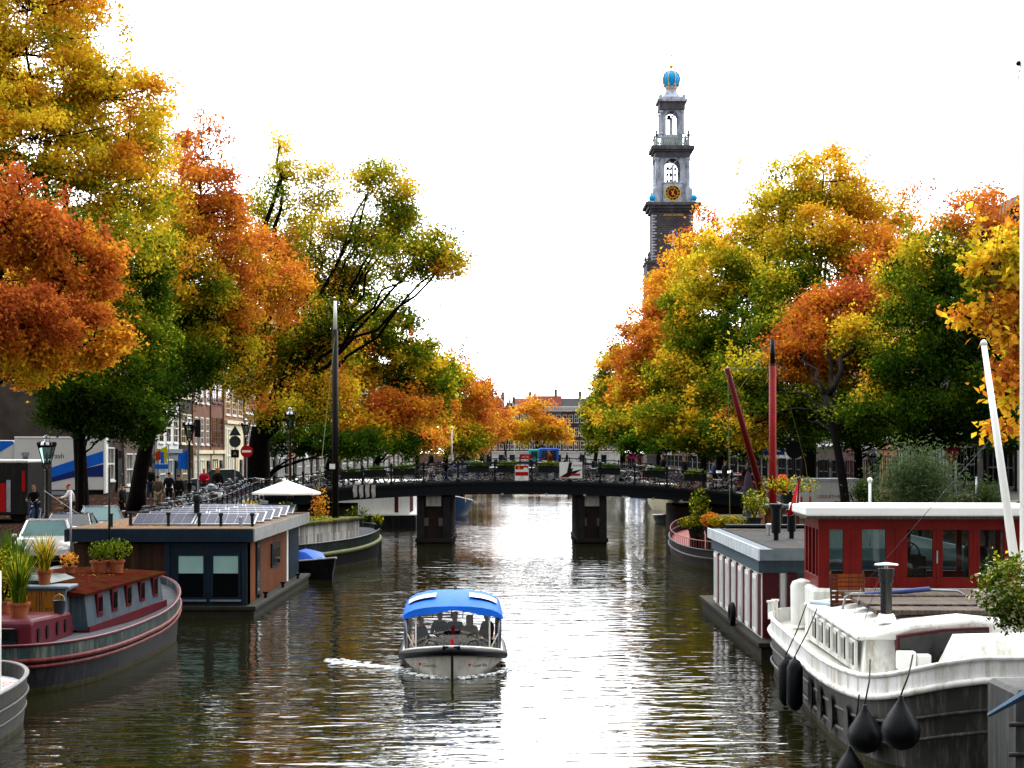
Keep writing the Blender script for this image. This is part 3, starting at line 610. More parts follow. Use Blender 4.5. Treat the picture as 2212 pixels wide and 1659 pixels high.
# big cream window and attached entrance on the bay house
# left foreground corner building facing the camera
t = thing('corner_building', 'pale stone building with a balustrade above the lorry roof at the left edge', 'building', (-38, 122, 2.2))
MB().box(-11, 9.5, 0, 11, -1, 13).build('wall', M('grey_stone', (.4, .4, .39), .8, .15, 1.5, dirt=(.15, .14, .13), damt=.4), t)
MB().box(-11.2, 9.7, -.5, -.004, 12.6, 13.2).box(-11, 9.5, -2.5, -.005, 3.6, 4.0).build('cornice', STONE, t)
MB().box(-11, 9.5, -2.3, -.006, -1, 3.59).build('shop_front', M('shop_dark', (.05, .05, .055), .5, .2, 2), t)
b = MB().box(-11, 9.5, -2.45, -2.25, 4.9, 5.05)
for k in range(58): b.lathe([(.04, 0), (.1, .25), (.05, .6), (.06, .9)], (-10.8+k*.355, -2.35, 4.002), 6)
b.build('balustrade', STONE, t)
for r_ in range(3):
    for c in range(5): window(t, -9+c*4.1, 4.7+r_*2.7, 1.5, 1.9, 2, 3)
# right row
hr(84, 92, 'pale sandstone house with a carved balcony at the far right edge', 12.5, STONE, cols=3, ground=STONE)
hr(92, 101, 'pale grey stone house with tall arched doorway beside the white mast', 12.5, M('stone_b', (.36, .35, .33), .8, .2, 2, dirt=(.1, .1, .1), damt=.4), cols=3)
hr(101, 108, 'dark fronted house between the stone house and the lit yellow shop', 12.5, BRD, cols=3, wf=DKW)
hr(108, 118, 'dark brick shop house with yellow lit windows and a red banner', 13.5, BRD, cols=4, lit=((0, 0), (0, 1), (0, 2), (1, 0), (1, 2)), wf=DKW, ground=BLUEG)
hr(118, 125, 'orange painted house with tall white framed windows above the olive tree', 13, BRO, cols=3, ground=PG)
hr(125, 132, 'brown house with a stone ledge over an orange ground floor front', 14, BRB, cols=3, ground=BRO)
hr(132, 139, 'grey fronted house seen behind the thin trunk on the right bank', 13.5, PG, cols=3, ground=BRB)
hr(139, 146, 'red brick house with dark ground floor on the right bank', 14, BR, cols=3, ground=BURG)
hr(146, 153, 'dark brick house with white frames left of the red brick house on the right bank', 14.5, BRD, cols=3)
y = 153
for k in range(26):
    w = [7, 6.5, 8, 6, 7.5][k % 5]+(3 if k > 8 else 0); m, nm = cl[(k*5+3) % 6] if (k*5+3) % 6 != 2 else (BRD, 'dark'); gg = gt[(k+2) % 6]
    hr(y, y+w, f'{nm} {gw[gg]} house, {OR2[k]} beyond the right bank street houses, behind leaves', 12+[2, .5, 3, 0, 1.5][k % 5], m, gable=gg, cols=2 if w < 7 else 3, group='houses glimpsed along the right bank'); y += w
# houses closing the view, 450 m away
D = 440
def hf(p0, p1, label, ytop, wall, **kw):
    x0, x1 = X(p0, D), X(p1, D); return house(label, ((x0+x1)/2, D, 1.54), 0, x1-x0-.03, Z(ytop, D)-1.54, wall, **dict(dict(win=(2, 2), wide=.66), **kw))
hf(1000, 1030, 'brown flat corniced house at the far end, left of the dark roofed gable', 872, BRB, cols=3)
hf(1030, 1062, 'dark red roofed house at the far end, half hidden by the orange trees', 870, BRB, cols=3, roof=TILE)
hf(1062, 1090, 'narrow brown house with a pointed white edged gable at the far end of the canal', 872, BRB, gable='point', cols=2, ground=PW)
hf(1090, 1112, 'small white necked gable house at the far end between brown neighbours', 880, BRD, gable='neck', cols=2, ground=PW, roof=TILE)
hf(1112, 1152, 'brown brick house with low tiled roof and white shop front at the far end', 876, BRB, cols=4, roof=TILE, ground=PW)
hf(1152, 1214, 'large far house with a steep red tiled roof and pale attic windows', 880, BRB, cols=4, roof=TILE, ground=PW, floors=4, wide=.62)
hf(1214, 1264, 'dark slate roofed brick house with a broad white cornice and three rows of white windows', 880, M('brick_far', (.14, .085, .08), .8, .15, 2), cols=4, floors=4, ground=PW, trim=WHITEC, wide=.72)
hf(1264, 1310, 'brick house at the far end partly hidden by the green tree on the right', 878, BRB, cols=4, ground=PW)
hf(1310, 1350, 'furthest right brown house closing the view behind the green trees', 874, BR, cols=4, ground=PW)
hf(960, 1000, 'furthest left brown house closing the view behind the orange tree', 874, BR, cols=4, ground=PW)

# ---------------------------------------------------------------- church tower
TD = 400; TS = TD/FL; TX = X(1450, TD)
T = thing('church_tower', 'tall stone church tower with a blue crown on top and a red and gold clock', 'church tower', (TX, TD, 1.5))
STW = M('tower_stone', (.48, .51, .58), .8, .25, .6, dirt=(.08, .08, .09), damt=.75, dscale=(.8, .8, .25)); STD = M('tower_dark_stone', (.15, .145, .16), .85, .35, .5, dirt=(.3, .29, .28), damt=.4, dscale=(.7, .7, .3))
TBR = Mbrick('tower_brick', (.16, .14, .15), (.13, .115, .12), (.14, .13, .13), .5, bw=.5, bh=.2, ms=.03)
GOLD = M('gold', (.75, .48, .12), .35, .15, 3, metal=.6)
zt = lambda y: Z(y, TD)-1.5
def sq(hw, z0, z1, ch=0): return MB().box(-hw, hw, -hw, hw, z0, z1, ch=ch)
o = sq(5.65, -2, zt(571)).build('lower_shaft', TBR, T)
b = sq(5.9, zt(573), zt(569))
for sx in (-1, 1):
    for sy in (-1, 1): b.lathe([(.35, 0), (.5, .5), (.25, .9), (.4, 1.3), (.1, 2.0)], (sx*5.2, sy*5.2, zt(569)), 8)
b.build('lower_cornice', STD, T)
sq(4.35, zt(570), zt(462)).build('brick_stage', TBR, T)
b = MB()
for sx in (-1, 1):
    for sy in (-1, 1):
        for k in range(16):
            ww = .9 if k % 2 else .55; zz = zt(566)+k*.62
            b.box(sx*4.4-(ww if sx > 0 else 0), sx*4.4+(0 if sx > 0 else ww), sy*4.4-(ww if sy > 0 else 0), sy*4.4+(0 if sy > 0 else ww), zz, zz+.32)
b.build('quoins', STW, T)
b = sq(4.8, zt(462), zt(457)); b.add(*(lambda m: (m.v, m.f))(sq(5.3, zt(456.9), zt(450)))); b.add(*(lambda m: (m.v, m.f))(sq(5.9, zt(449.9), zt(444)))); b.build('main_cornice', STD, T)
def openstage(name, hw, zb, ztp, ow, oz0, oz1, mull=True):
    """four-sided stage with an arched opening in every face"""
    b = MB(); th = .55; n = 10
    r = ow/2; zc = oz1-r
    for f in range(4):
        m = MB(); sect = [(-hw+th*(f % 2), zb), (hw-th*(f % 2), zb)]
        e = hw-th*(f % 2)
        m.box(-e, -r, -hw, -hw+th, zb, ztp); m.box(r, e, -hw, -hw+th, zb, ztp); m.box(-r, r, -hw, -hw+th, zb, oz0)
        arc = [(r*math.cos(PI*k/n), zc+r*math.sin(PI*k/n)) for k in range(n+1)]
        m.prism([(r, ztp)]+arc+[(-r, ztp)], 'y', -hw, -hw+th)
        if mull:
            m.box(-.17, .17, -hw+.1, -hw+.4, oz0, zc+.2)
            for s in (-1, 1): m.tube([(s*.1, -hw+.25, zc+.1), (s*r*.3, -hw+.25, zc+r*.55), (s*r*.62, -hw+.25, zc+r*.7)], .12, 5)
        m.move(Matrix.Rotation(f*PI/2, 4, 'Z')); b.add(m.v, m.f)
    return b.build(name, STW, T)
openstage('bell_stage', 3.35, zt(444), zt(345), 3.3, zt(398), zt(347))
for sx in (-1, 1):
    for sy in (-1, 1):
        b = MB()
        b.lathe([(.62, 0), (.62, .4), (.42, .5), (.38, 6.0), (.55, 6.4), (.55, 6.7)], (sx*3.35, sy*3.35, zt(413)), 10)
        b.box(sx*3.5-.75, sx*3.5+.75, sy*3.5-.75, sy*3.5+.75, zt(443.9), zt(413)); b.build('column', STW, T)
for k in range(9):
    bb = MB().lathe([(.1, .5), (.22, .42), (.3, .1), (.45, 0)], ((k % 3-1)*.85, .2*(k % 2), zt(394)+(k//3)*1.35+.1*(k % 2)), 10)
    bb.build('bell', M('bronze', (.06, .07, .06), .5, .3, 2, metal=.5), T)
b = MB()
for k in range(4): b.box(-1.6, 1.6, .1, .3, zt(394)+k*1.35-.05+.6, zt(394)+k*1.35+.6)
b.build('bell_frame', BLACKP, T)
b = sq(3.75, zt(345), zt(333)); b.build('frieze', STD, T)
sq(4.15, zt(333), zt(329)).box(-4.6, 4.6, -4.6, 4.6, zt(328.9), zt(321)).build('upper_cornice', STD, T)
b = MB(); z0 = zt(321); z1 = zt(302)
for f in range(4):
    m = MB(); m.box(-3.6, 3.6, -3.6, -3.35, z1-.25, z1); m.box(-3.6, 3.6, -3.6, -3.35, z0, z0+.2)
    for k in range(17):
        if k in (0, 8, 16): m.box(-3.6+k*.42, -3.6+k*.42+.45, -3.65, -3.3, z0, z1+.05)
        else: m.lathe([(.09, 0), (.14, .5), (.07, 1.1), (.1, z1-z0-.45)], (-3.4+k*.42, -3.47, z0+.2), 6)
    m.move(Matrix.Rotation(f*PI/2, 4, 'Z')); b.add(m.v, m.f)
b.build('balustrade', M('tower_balustrade', (.36, .42, .4), .7, .2, 1), T)
b = MB()
for sx in (-1, 1):
    for sy in (-1, 1): b.lathe([(.3, 0), (.4, .5), (.15, .8), (.3, 1.1), (.05, 1.5)], (sx*3.4, sy*3.4, zt(302)+.05), 8)
b.build('urn', STD, T)
openstage('lantern_stage', 2.2, zt(321)+.01, zt(240), 2.6, zt(294), zt(243))
for sx in (-1, 1):
    for sy in (-1, 1): MB().lathe([(.5, 0), (.5, .3), (.34, .4), (.3, 4.4), (.45, 4.8), (.45, 5.1)], (sx*2.3, sy*2.3, zt(294)), 10).build('column', STW, T)
MB().lathe([(.15, .9), (.35, .8), (.45, .3), (.7, 0)], (-.5, 0, zt(258)), 10).build('bell', MC['bronze'], T)
sq(2.75, zt(241), zt(224)).build('upper_frieze', STD, T)
b = sq(3.2, zt(224), zt(219)); b.box(-2.9, 2.9, -2.9, 2.9, zt(218.9), zt(214))
for sx in (-1, 1):
    for sy in (-1, 1): b.ball((sx*2.5, sy*2.5, zt(212)), .42)
b.build('top_cornice', STW, T)
MB().lathe([(2.5, 0), (1.9, .6), (1.35, 1.4), (1.15, 2.0), (1.3, 2.4), (1.35, 2.7), (1.3, 2.75)], (0, 0, zt(214)), 16).build('concave_neck', STW, T, smooth='auto')
CB = M('crown_blue', (.04, .42, .85), .5, .12, 2)
cz = zt(190)
cr_ = thing('crown', None, None); cr_.parent = T
MB().lathe([(1.2, 0), (1.5, .5), (1.8, 1.3), (1.85, 2.0), (1.6, 2.8), (1.05, 3.35), (.3, 3.6)], (0, 0, cz), 20).build('blue_globe', CB, cr_, smooth='auto')
b = MB().lathe([(1.35, -.3), (1.4, .1), (1.3, .35), (1.25, .1)], (0, 0, cz), 20)
for k in range(8):
    a = k*PI/4+PI/8; b.tube([(math.cos(a)*r, math.sin(a)*r, cz+z) for r, z in ((1.35, .1), (1.6, .5), (1.92, 1.3), (1.97, 2.0), (1.7, 2.85), (1.1, 3.45), (.2, 3.7))], .13, 5)
    b.ball((math.cos(a)*1.65, math.sin(a)*1.65, cz+.5), .26)
b.build('gilded_bands', M('gilt_pale', (.55, .42, .28), .5, .2, 3), cr_)
b = MB().tube([(0, 0, cz+3.6), (0, 0, zt(110))], [.1, .05], 6); b.box(-.35, .35, -.04, .04, zt(117), zt(116)); b.ball((0, 0, zt(120)), .2); b.build('finial', BLACKP, T)
MB().ball((0, 0, zt(144)), .5, 10, 8, (1, 1, .7)).build('gold_ball', GOLD, T, smooth=True)
# blue crowned urns on the corners of the main cornice
b = MB()
for sx in (-1, 1):
    for sy in (-1, 1):
        b.ball((sx*4.5, sy*4.5, zt(434)), .72, 10, 8)
b.build('blue_corner_ornament', CB, T, smooth=True)
b = MB()
for sx in (-1, 1):
    for sy in (-1, 1): b.lathe([(.6, 0), (.35, .4), (.4, .7)], (sx*4.5, sy*4.5, zt(444)), 8)
b.build('corner_pedestal', STW, T)
TEXTS = []
def text(s, size, mat, parent, loc, rot=(R(90), 0, 0), ext=.01, name='lettering', ax='CENTER', sx=1):
    c = bpy.data.curves.new(name, 'FONT'); c.body = s; c.size = size; c.extrude = ext; c.align_x = ax; c.align_y = 'CENTER'; c.materials.append(mat); c.resolution_u = 2
    o = bpy.data.objects.new(name, c); COL.objects.link(o); o.parent = parent; o.location = loc; o.rotation_euler = rot; o.scale = (sx, 1, 1); TEXTS.append(o); return o
# clock on the front and the side facing left
for f in range(2):
    a = -f*PI/2
    m = Matrix.Rotation(a, 4, 'Z'); ck = thing('clock', None, None); ck.parent = T; ck.rotation_euler.z = a
    yc = -3.9; zc = zt(422)
    MB().box(-2.0, 2.0, -3.85, -3.36, zt(443.8), zt(401)).prism([(-2.2, zt(401)), (2.2, zt(401)), (0, zt(396))], 'y', -3.95, -3.37).build('clock_panel', STW, ck)
    def disc(r0, r1, y, mat, nm, n=48):
        b = MB(); vs = [(r*math.cos(2*PI*k/n), yy, zc+r*math.sin(2*PI*k/n)) for yy in (y, y+.04) for r in (r1, r0) for k in range(n)]
        fs = []
        for k in range(n):
            q = (k+1) % n; fs += [(k, q, n+q, n+k), (2*n+k, 3*n+k, 3*n+q, 2*n+q), (k, 2*n+k, 2*n+q, q), (n+k, n+q, 3*n+q, 3*n+k)]
        b.add(vs, fs); return b.build(nm, mat, ck)
    disc(.001, 1.2, -3.9, M('clock_red', (.28, .012, .03), .5, .1, 3), 'dial')
    disc(1.05, 1.58, -3.91, M('clock_black', (.04, .02, .015), .5, .1, 3), 'numeral_ring'); disc(1.56, 1.72, -3.94, GOLD, 'outer_ring'); disc(1.02, 1.1, -3.94, GOLD, 'inner_ring')
    for k, s in enumerate(['XII', 'I', 'II', 'III', 'IIII', 'V', 'VI', 'VII', 'VIII', 'IX', 'X', 'XI']):
        an = PI/2-k*PI/6; text(s, .5, GOLD, ck, (1.33*math.cos(an), -3.945, zc+1.33*math.sin(an)), (R(90), -(an-PI/2), 0), .02, 'numeral')
    b = MB()
    for ln, an, wd in ((1.35, R(90-20), .1), (1.45, R(-53), .1)):
        c_, s_ = math.cos(an), math.sin(an)
        b.prism([(-c_*.5-s_*wd, zc-s_*.5+c_*wd), (-c_*.5+s_*wd, zc-s_*.5-c_*wd), (c_*ln, zc+s_*ln)], 'y', -4.0 if ln > 1.4 else -4.06, -3.97 if ln > 1.4 else -4.03)
    b.build('hands', GOLD, ck)
text('ANNO DOMINI', .62, GOLD, T, (.1, -4.37, zt(470)), name='inscription')
sh = thing('shield', None, None); sh.parent = T
zc = zt(515)
def oval(rx, rz, y, nm, mat, x0=0):
    MB().prism([(x0+rx*math.cos(2*PI*k/24), zc+rz*math.sin(2*PI*k/24)) for k in range(24)], 'y', y, y+.1).build(nm, mat, sh)
oval(1.0, 1.3, -4.47, 'blue_surround', CB); oval(.75, 1.2, -4.56, 'red_field', REDP)
b = MB().box(-.2, .2, -4.6, -4.565, zc-1.1, zc+1.1).build('white_pale', WHITEC, sh)
for k in range(3):
    m = MB()
    for s in (-1, 1): m.prism([(-.16, zc+.62-k*.62-.16*s-.05), (-.16, zc+.62-k*.62-.16*s+.05), (.16, zc+.62-k*.62+.16*s+.05), (.16, zc+.62-k*.62+.16*s-.05)], 'y', -4.63+.005*s, -4.603)
    m.build('saltire', BLACKP, sh)
MB().ball((0, -4.45, zt(533)), .45, 8, 6, (1, .3, 1)).build('blue_boss', CB, sh)

# ---------------------------------------------------------------- the bridge
BY0, BY1 = 103.0, 112.0
def zd(x): return 3.4-.46*(x/9.9)**2 if abs(x) < 13.4 else 2.56
def zbot(x): return zd(x)-.66+.05*(abs(x)/10)
XS = [-13.7+i*27.4/44 for i in range(45)]
BRG = thing('canal_bridge', 'low dark arched road bridge on two brick piers crossing the canal', 'bridge', (0, BY0, 0))
b = MB()
for y0, y1, zo0, zo1 in ((0, 9, 0, -.25),):
    n = len(XS); vs = []
    for x in XS: vs += [(x, y0, zd(x)+zo0), (x, y1, zd(x)+zo0), (x, y1, zd(x)+zo1), (x, y0, zd(x)+zo1)]
    fs = [(4*i+k, 4*i+4+k, 4*i+4+(k+1) % 4, 4*i+(k+1) % 4) for i in range(n-1) for k in range(4)]
    b.add(vs, fs)
b.build('deck', PAVE, BRG)
def ribbon(b, ya, yb, f0, f1):
    vs = []
    for x in XS: vs += [(x, ya, f1(x)), (x, yb, f1(x)), (x, yb, f0(x)), (x, ya, f0(x))]
    b.add(vs, [(4*i+k, 4*i+4+k, 4*i+4+(k+1) % 4, 4*i+(k+1) % 4) for i in range(len(XS)-1) for k in range(4)]+[(0, 1, 2, 3), (4*len(XS)-1, 4*len(XS)-2, 4*len(XS)-3, 4*len(XS)-4)])
for ya, yb, nm in ((-.32, -.004, 'near_girder'), (9.004, 9.3, 'far_girder')):
    b = MB(); ribbon(b, ya, yb, zbot, lambda x: zd(x)+.02); ribbon(b, ya-.12 if ya < 0 else yb, yb+.12 if ya > 0 else ya, lambda x: zd(x)-.1, lambda x: zd(x)+.04)
    ribbon(b, ya-.08 if ya < 0 else yb, yb+.08 if ya > 0 else ya, lambda x: zbot(x)-.02, lambda x: zbot(x)+.1)
    b.build('girder', DKGREEN, BRG)
b = MB()
for yy in (1.6, 3.2, 4.8, 6.4, 7.9): ribbon(b, yy-.12, yy+.12, zbot, lambda x: zd(x)-.26)
b.build('inner_beams', DKGREEN, BRG)
MB().box(-13.7, 13.7, .2, 1.7, 0, .06).build('kerb', STONE, BRG) if 0 else None
b = MB(); ribbon(b, .0, 1.5, lambda x: zd(x)+.004, lambda x: zd(x)+.1); b.build('footway', PAVE2, BRG)
b = MB(); ribbon(b, 7.5, 9.0, lambda x: zd(x)+.004, lambda x: zd(x)+.1); b.build('footway', PAVE2, BRG)
for x0, x1, sd in ((-5.3, -3.42, 1), (3.62, 5.27, 1)):
    pr = MB().box(x0, x1, .05, 9.0, -1, zbot(x0)-.03).build('pier', Mbrick('pier_brick', (.07, .035, .028), (.05, .03, .026), (.03, .025, .022)), BRG)
    MB().box(x0+.02, x0+.42, -.14, .046, .25, zbot(x0)-.05).box(x1-.42, x1-.02, -.14, .046, .25, zbot(x0)-.05).box(x0-.08, x1+.08, -.2, 9.1, .05, .25).build('edge_pilaster', M('pier_stone', (.05, .045, .045), .8, .3, 3), pr)
    xc = (x0+x1)/2
    MB().box(xc-.42, xc+.42, -.05, .047, zbot(xc)-.62, zbot(xc)-.04).build('pale_stone_block', STONE, pr)
    for s in (-1, 1): MB().box(xc+s*.4-.12, xc+s*.4+.12, -.03, .044, .95, 1.4).build('stone_inset', M('inset', (.16, .15, .14), .8, .2, 3), pr)
for s in (-1, 1):
    b = MB().box(min(s*9.3, s*13.79), max(s*9.3, s*13.79), .1, 8.9, -1, 2.0); b.build('abutment', MC['pier_brick'], BRG)
for px in (1180, 1263, 1354, 1411, 1472, 1085, 1346):
    x = X(px, 102.5)
    MB().box(x-.07, x+.07, -.55, -.41, zbot(x)-.06, zbot(x)+.04).build('marker_light', STEEL, BRG)
def railing(yy, side):
    pp = [-13.2, -11.6, -9.9, -8.3, -6.7, -4.9, -3.0, -.95, 1.1, 3.2, 4.9, 6.8, 8.6, 10.6, 12.2, 13.3]
    rl = MB()
    for h, r_ in ((1.03, .035), (.56, .02)):
        rl.tube([(x, yy, zd(x)+h) for x in XS], r_, 6)
    ob = rl.build('railing_bar', DKGREEN, BRG)
    for k, x in enumerate(pp):
        b = MB(); w = .09 if k % 3 else .13
        b.lathe([(w, 0), (w, .18), (.05, .24), (.045, .85), (.08, .93), (.045, 1.0), (.07, 1.08), (.085, 1.14), (.05, 1.22), (.01, 1.25)], (x, yy, zd(x)+.02), 8)
        b.build('railing_post', DKGREEN, BRG)
railing(-.2, 1); railing(9.15, -1)
# planter boxes hung inside the railing
PLM = M('planter_dark', (.03, .04, .035), .7, .2, 3)
def bush_mesh(name, n, size, ext, hue, spr, seed, parent=None, loc=(0, 0, 0), droop=.1, asp=.5, col=None):
    rng = np.random.default_rng(seed); g = rng.normal(size=(n, 3))*.42; r = np.linalg.norm(g, axis=1)[:, None]; g = g/np.maximum(1, r/.95)
    c = g*np.array(ext); h = hue+spr*rng.normal(size=n)
    me = leaves_mesh(name, c, size, h, rng, asp, droop); o = bpy.data.objects.new(name, me); COL.objects.link(o); o.parent = parent; o.location = loc; return o
pls = [(-8.9, 'near the left abutment'), (-7.6, 'second from the left end'), (-6.0, 'above the left pier'), (-1.9, 'right of the left pier'), (-.2, 'just left of the shipping sign'), (2.1, 'just left of the white poster'), (5.4, 'above the right pier'), (7.9, 'right of the right pier'), (10.2, 'near the right end')]
for k, (x, w_) in enumerate(pls):
    t = thing('planter_box', f'dark planter box with green plants on the bridge railing, {w_}', 'planter', (x, BY0-.08, zd(x)+.55), group='planter boxes along the bridge railing')
    MB().box(-.62, .62, -.02, .28, 0, .36).box(-.64, .64, -.03, .29, .33, .38).build('box', PLM, t)
    bush_mesh('plants', 500, .1, (.68, .28, .25), .22+.05*(k % 3), .08, 100+k, t, (0, .12, .42))
# ---------------------------------------------------------------- boats
def ring(a, b, z, n=3.2, N_=64, sh0=0, sh1=0, k0=1.0, bow=0):
    """plan outline of a bluff hull; sh0/sh1 = sheer rise at the near/far end; k0 = fullness"""
    out = []
    for k in range(N_):
        t = 2*PI*k/N_+PI/N_; c, s = math.cos(t), math.sin(t)
        x = a*math.copysign(abs(c)**(2/n), c); y = b*math.copysign(abs(s)**(2/n), s)
        u = y/b; zz = z+(sh1 if u > 0 else sh0)*abs(u)**2.2
        if bow and u < 0: zz += bow*(1-abs(x/a)**2)*max(0, (abs(u)-.8)/.2)
        out.append((x, y, zz))
    return out
def inset(rg, dx, dy, dz=0):
    a = max(p[0] for p in rg); b = max(p[1] for p in rg)
    return [(p[0]*(a-dx)/a, p[1]*(b-dy)/b, p[2]+dz) for p in rg]
def fan(b, rg, dz=0):
    n = len(rg); c = (0, 0, sum(p[2] for p in rg)/n+dz); vs = []
    # strip fill: pair points left/right by y
    L = sorted([p for p in rg if p[0] < 0], key=lambda p: p[1]); Q = sorted([p for p in rg if p[0] >= 0], key=lambda p: p[1]); m = min(len(L), len(Q))
    vs = [(p[0], p[1], p[2]+dz) for p in L[:m]]+[(p[0], p[1], p[2]+dz) for p in Q[:m]]
    b.add(vs, [(i, m+i, m+i+1, i+1) for i in range(m-1)]); return b
def hull(t, a, b, zr, n, s0, s1, mats, zs=None, wl=.12, deck=.35, taper=.9, strake_r=.055, rail_r=.05, wlm=None, bw=.05, bow=0, dy=0):
    """mats: lower, band, rail, strake, deck"""
    zs = zs if zs is not None else zr-.32
    r0 = ring(a*taper, b*(taper+.02), -.5, n); r1 = ring(a*.97, b*.975, .0, n); r1b = ring(a*.975, b*.98, wl, n)
    pre = set(t.children); r2 = ring(a, b, zs, n, sh0=s0, sh1=s1, bow=bow); r3 = ring(a, b, zr, n, sh0=s0, sh1=s1, bow=bow)
    h = MB().loft([r0, r1, r1b]).build('waterline_band', wlm or ALGAE, t, smooth='auto')
    MB().loft([r1b, [((p[0]+q[0])/2, (p[1]+q[1])/2, (p[2]+q[2])/2) for p, q in zip(r1b, r2)], r2]).build('hull', mats[0], t, smooth='auto')
    MB().loft([r2, r3, inset(r3, bw, bw), inset(r3, bw, bw, -deck)]).build('bulwark', mats[1], t, smooth='auto')
    MB().tube(r3, rail_r, 6, closed=True, flat=.7).build('rail', mats[2], t, smooth=True)
    MB().tube([(p[0]*1.008, p[1]*1.004, p[2]) for p in r2], strake_r, 6, closed=True).build('rubbing_strake', mats[3], t, smooth=True)
    fan(MB(), inset(r3, bw, bw, -deck+.01)).build('deck', mats[4], t)
    for c in t.children:
        if c not in pre: c.location.y += dy
    return r3
ALGAE = M('waterline_algae', (.06, .055, .02), .7, .5, 4, dirt=(.2, .16, .1), damt=.4)
MAROON = M('maroon_paint', (.17, .012, .028), .42, .2, 2, dirt=(.1, .05, .04), damt=.3)
MAROOND = M('maroon_weathered', (.2, .025, .025), .55, .3, 3, dirt=(.3, .16, .13), damt=.4)
NAVY = M('navy_hull', (.02, .024, .036), .5, .35, 2, dirt=(.1, .08, .08), damt=.45)
TEAL = M('teal_grey_band', (.045, .08, .08), .5, .25, 2, dirt=(.24, .24, .2), damt=.6, dscale=(3, 3, .4))
DECKG = M('grey_deck', (.13, .14, .155), .8, .2, 3, dirt=(.15, .12, .08), damt=.5, spec=.02)
WOODT = Mplank('tan_wood', (.42, .2, .06), (.35, .16, .05), .12, 'x', .5)
WOODB = Mplank('brown_siding', (.15, .065, .035), (.07, .035, .022), .12, 'x', .6)
WOODO = Mplank('orange_wood', (.3, .09, .03), (.13, .045, .022), .22, 'x', .5)
TERRA = M('terracotta', (.36, .1, .045), .8, .3, 5, dirt=(.25, .2, .15), damt=.5, dscale=(5, 5, 3))
SOIL = M('soil', (.03, .02, .015), .95, .3, 9)
DECKW = Mplank('weathered_deck', (.16, .12, .09), (.12, .09, .07), .14, 'y', .8)
ROOFM = M('maroon_roof', (.11, .026, .02), .9, .35, 2.5, dirt=(.06, .06, .015), damt=.7, dscale=(1.5, .8, 1), spec=0)
TARPG = M('green_tarpaulin', (.02, .07, .055), .35, .3, 2)

def scatter(parent, name, x0, x1, y0, y1, z, n, size, seed, hue=.78, spr=.12):
    rng = np.random.default_rng(seed); c = np.stack([rng.uniform(x0, x1, n), rng.uniform(y0, y1, n)**1.0, np.full(n, z)+rng.uniform(.004, .03, n)], 1)
    nrm = rng.normal(size=(n, 3))*.25; nrm[:, 2] = 1
    me = leaves_mesh(name, c, size, hue+spr*rng.normal(size=n), rng, .7, 0)
    # lay flat
    v = np.empty(len(me.vertices)*3, dtype=np.float32); me.vertices.foreach_get('co', v); v = v.reshape(-1, 4, 3); zc = v[:, :, 2].mean(1, keepdims=True); v[:, :, 2] = c[:, None, 2]+(v[:, :, 2]-zc)*.12+.015
    me.vertices.foreach_set('co', v.ravel()); o = bpy.data.objects.new(name, me); COL.objects.link(o); o.parent = parent; return o
def pot_plant(label, loc, r, h, kind, n, ext, hue, seed, leaf=.09, group=None, spr=.08, mat=None, name='potted_plant'):
    t = thing(name, label, 'potted plant', loc, 0, group)
    q_ = (seed*37 % 10)/10; MB().lathe([(r*(.66+.16*q_), 0), (r*(.9+.1*q_), h*.82), (r*1.08, h*.83), (r*1.1, h), (r*.98, h), (r*.95, h*.9)], n=16).build('pot', mat or TERRA, t, smooth='auto')
    MB().lathe([(r*.94, h*.86), (.01, h*.9)], n=12).build('soil', SOIL, t)
    if kind == 'grass':
        rng = np.random.default_rng(seed); b = MB()
        for k in range(n):
            a = rng.uniform(0, 2*PI); rr = ext[0]*rng.random()**.6; H = ext[2]*rng.uniform(.6, 1.1); x0 = r*.6*math.cos(a)*rng.random(); y0 = r*.6*math.sin(a)*rng.random()
            px = [(x0+rr*math.cos(a)*u**2, y0+rr*math.sin(a)*u**2, h*.85+H*u*(1-.12*u)) for u in (0, .4, .75, 1)]
            s = leaf*.12; dx, dy = -math.sin(a)*s, math.cos(a)*s
            vs = []
            for i, p in enumerate(px):
                q = 1-i/3.2; vs += [(p[0]+dx*q, p[1]+dy*q, p[2]), (p[0]-dx*q, p[1]-dy*q, p[2])]
            b.add(vs, [(0, 1, 3, 2), (2, 3, 5, 4), (4, 5, 7, 6)])
        o = b.build('foliage', LEAF, t); at = o.data.attributes.new('leafcol', 'FLOAT_COLOR', 'FACE'); nf = len(o.data.polygons)
        c = grad(hue+spr*rng.normal(size=nf)); at.data.foreach_set('color', c.astype(np.float32).ravel())
    else:
        st = MB(); rd = random.Random(seed)
        for k in range(9):
            a = rd.uniform(0, 2*PI); st.tube([(0, 0, h*.85), (ext[0]*.3*math.cos(a), ext[1]*.3*math.sin(a), h+ext[2]*.7), (ext[0]*.7*math.cos(a), ext[1]*.7*math.sin(a), h+ext[2]*1.4)], [.015, .01, .005], 4)
        st.build('stems', BARK, t)
        bush_mesh('foliage', n, leaf, ext, hue, spr, seed, t, (0, 0, h+ext[2]*.95), asp=.45)
    return t

# --- red barge, left
RB = thing('barge', 'maroon and navy barge with a dark red cabin roof and potted plants, near left', 'barge', (-11.2, 45.6, 0), R(-1.2))
r3 = hull(RB, 2.3, 7.15, .98, 3.1, .06, .62, [NAVY, TEAL, MAROON, MAROOND, DECKG], zs=.66, deck=.2)
MB().tube([(p[0]*1.01, p[1]*1.005, p[2]-.13) for p in ring(2.3, 7.15, .66, 3.1, sh0=.06, sh1=.62)], .04, 6, closed=True).build('rubbing_strake', MAROOND, RB, smooth=True)
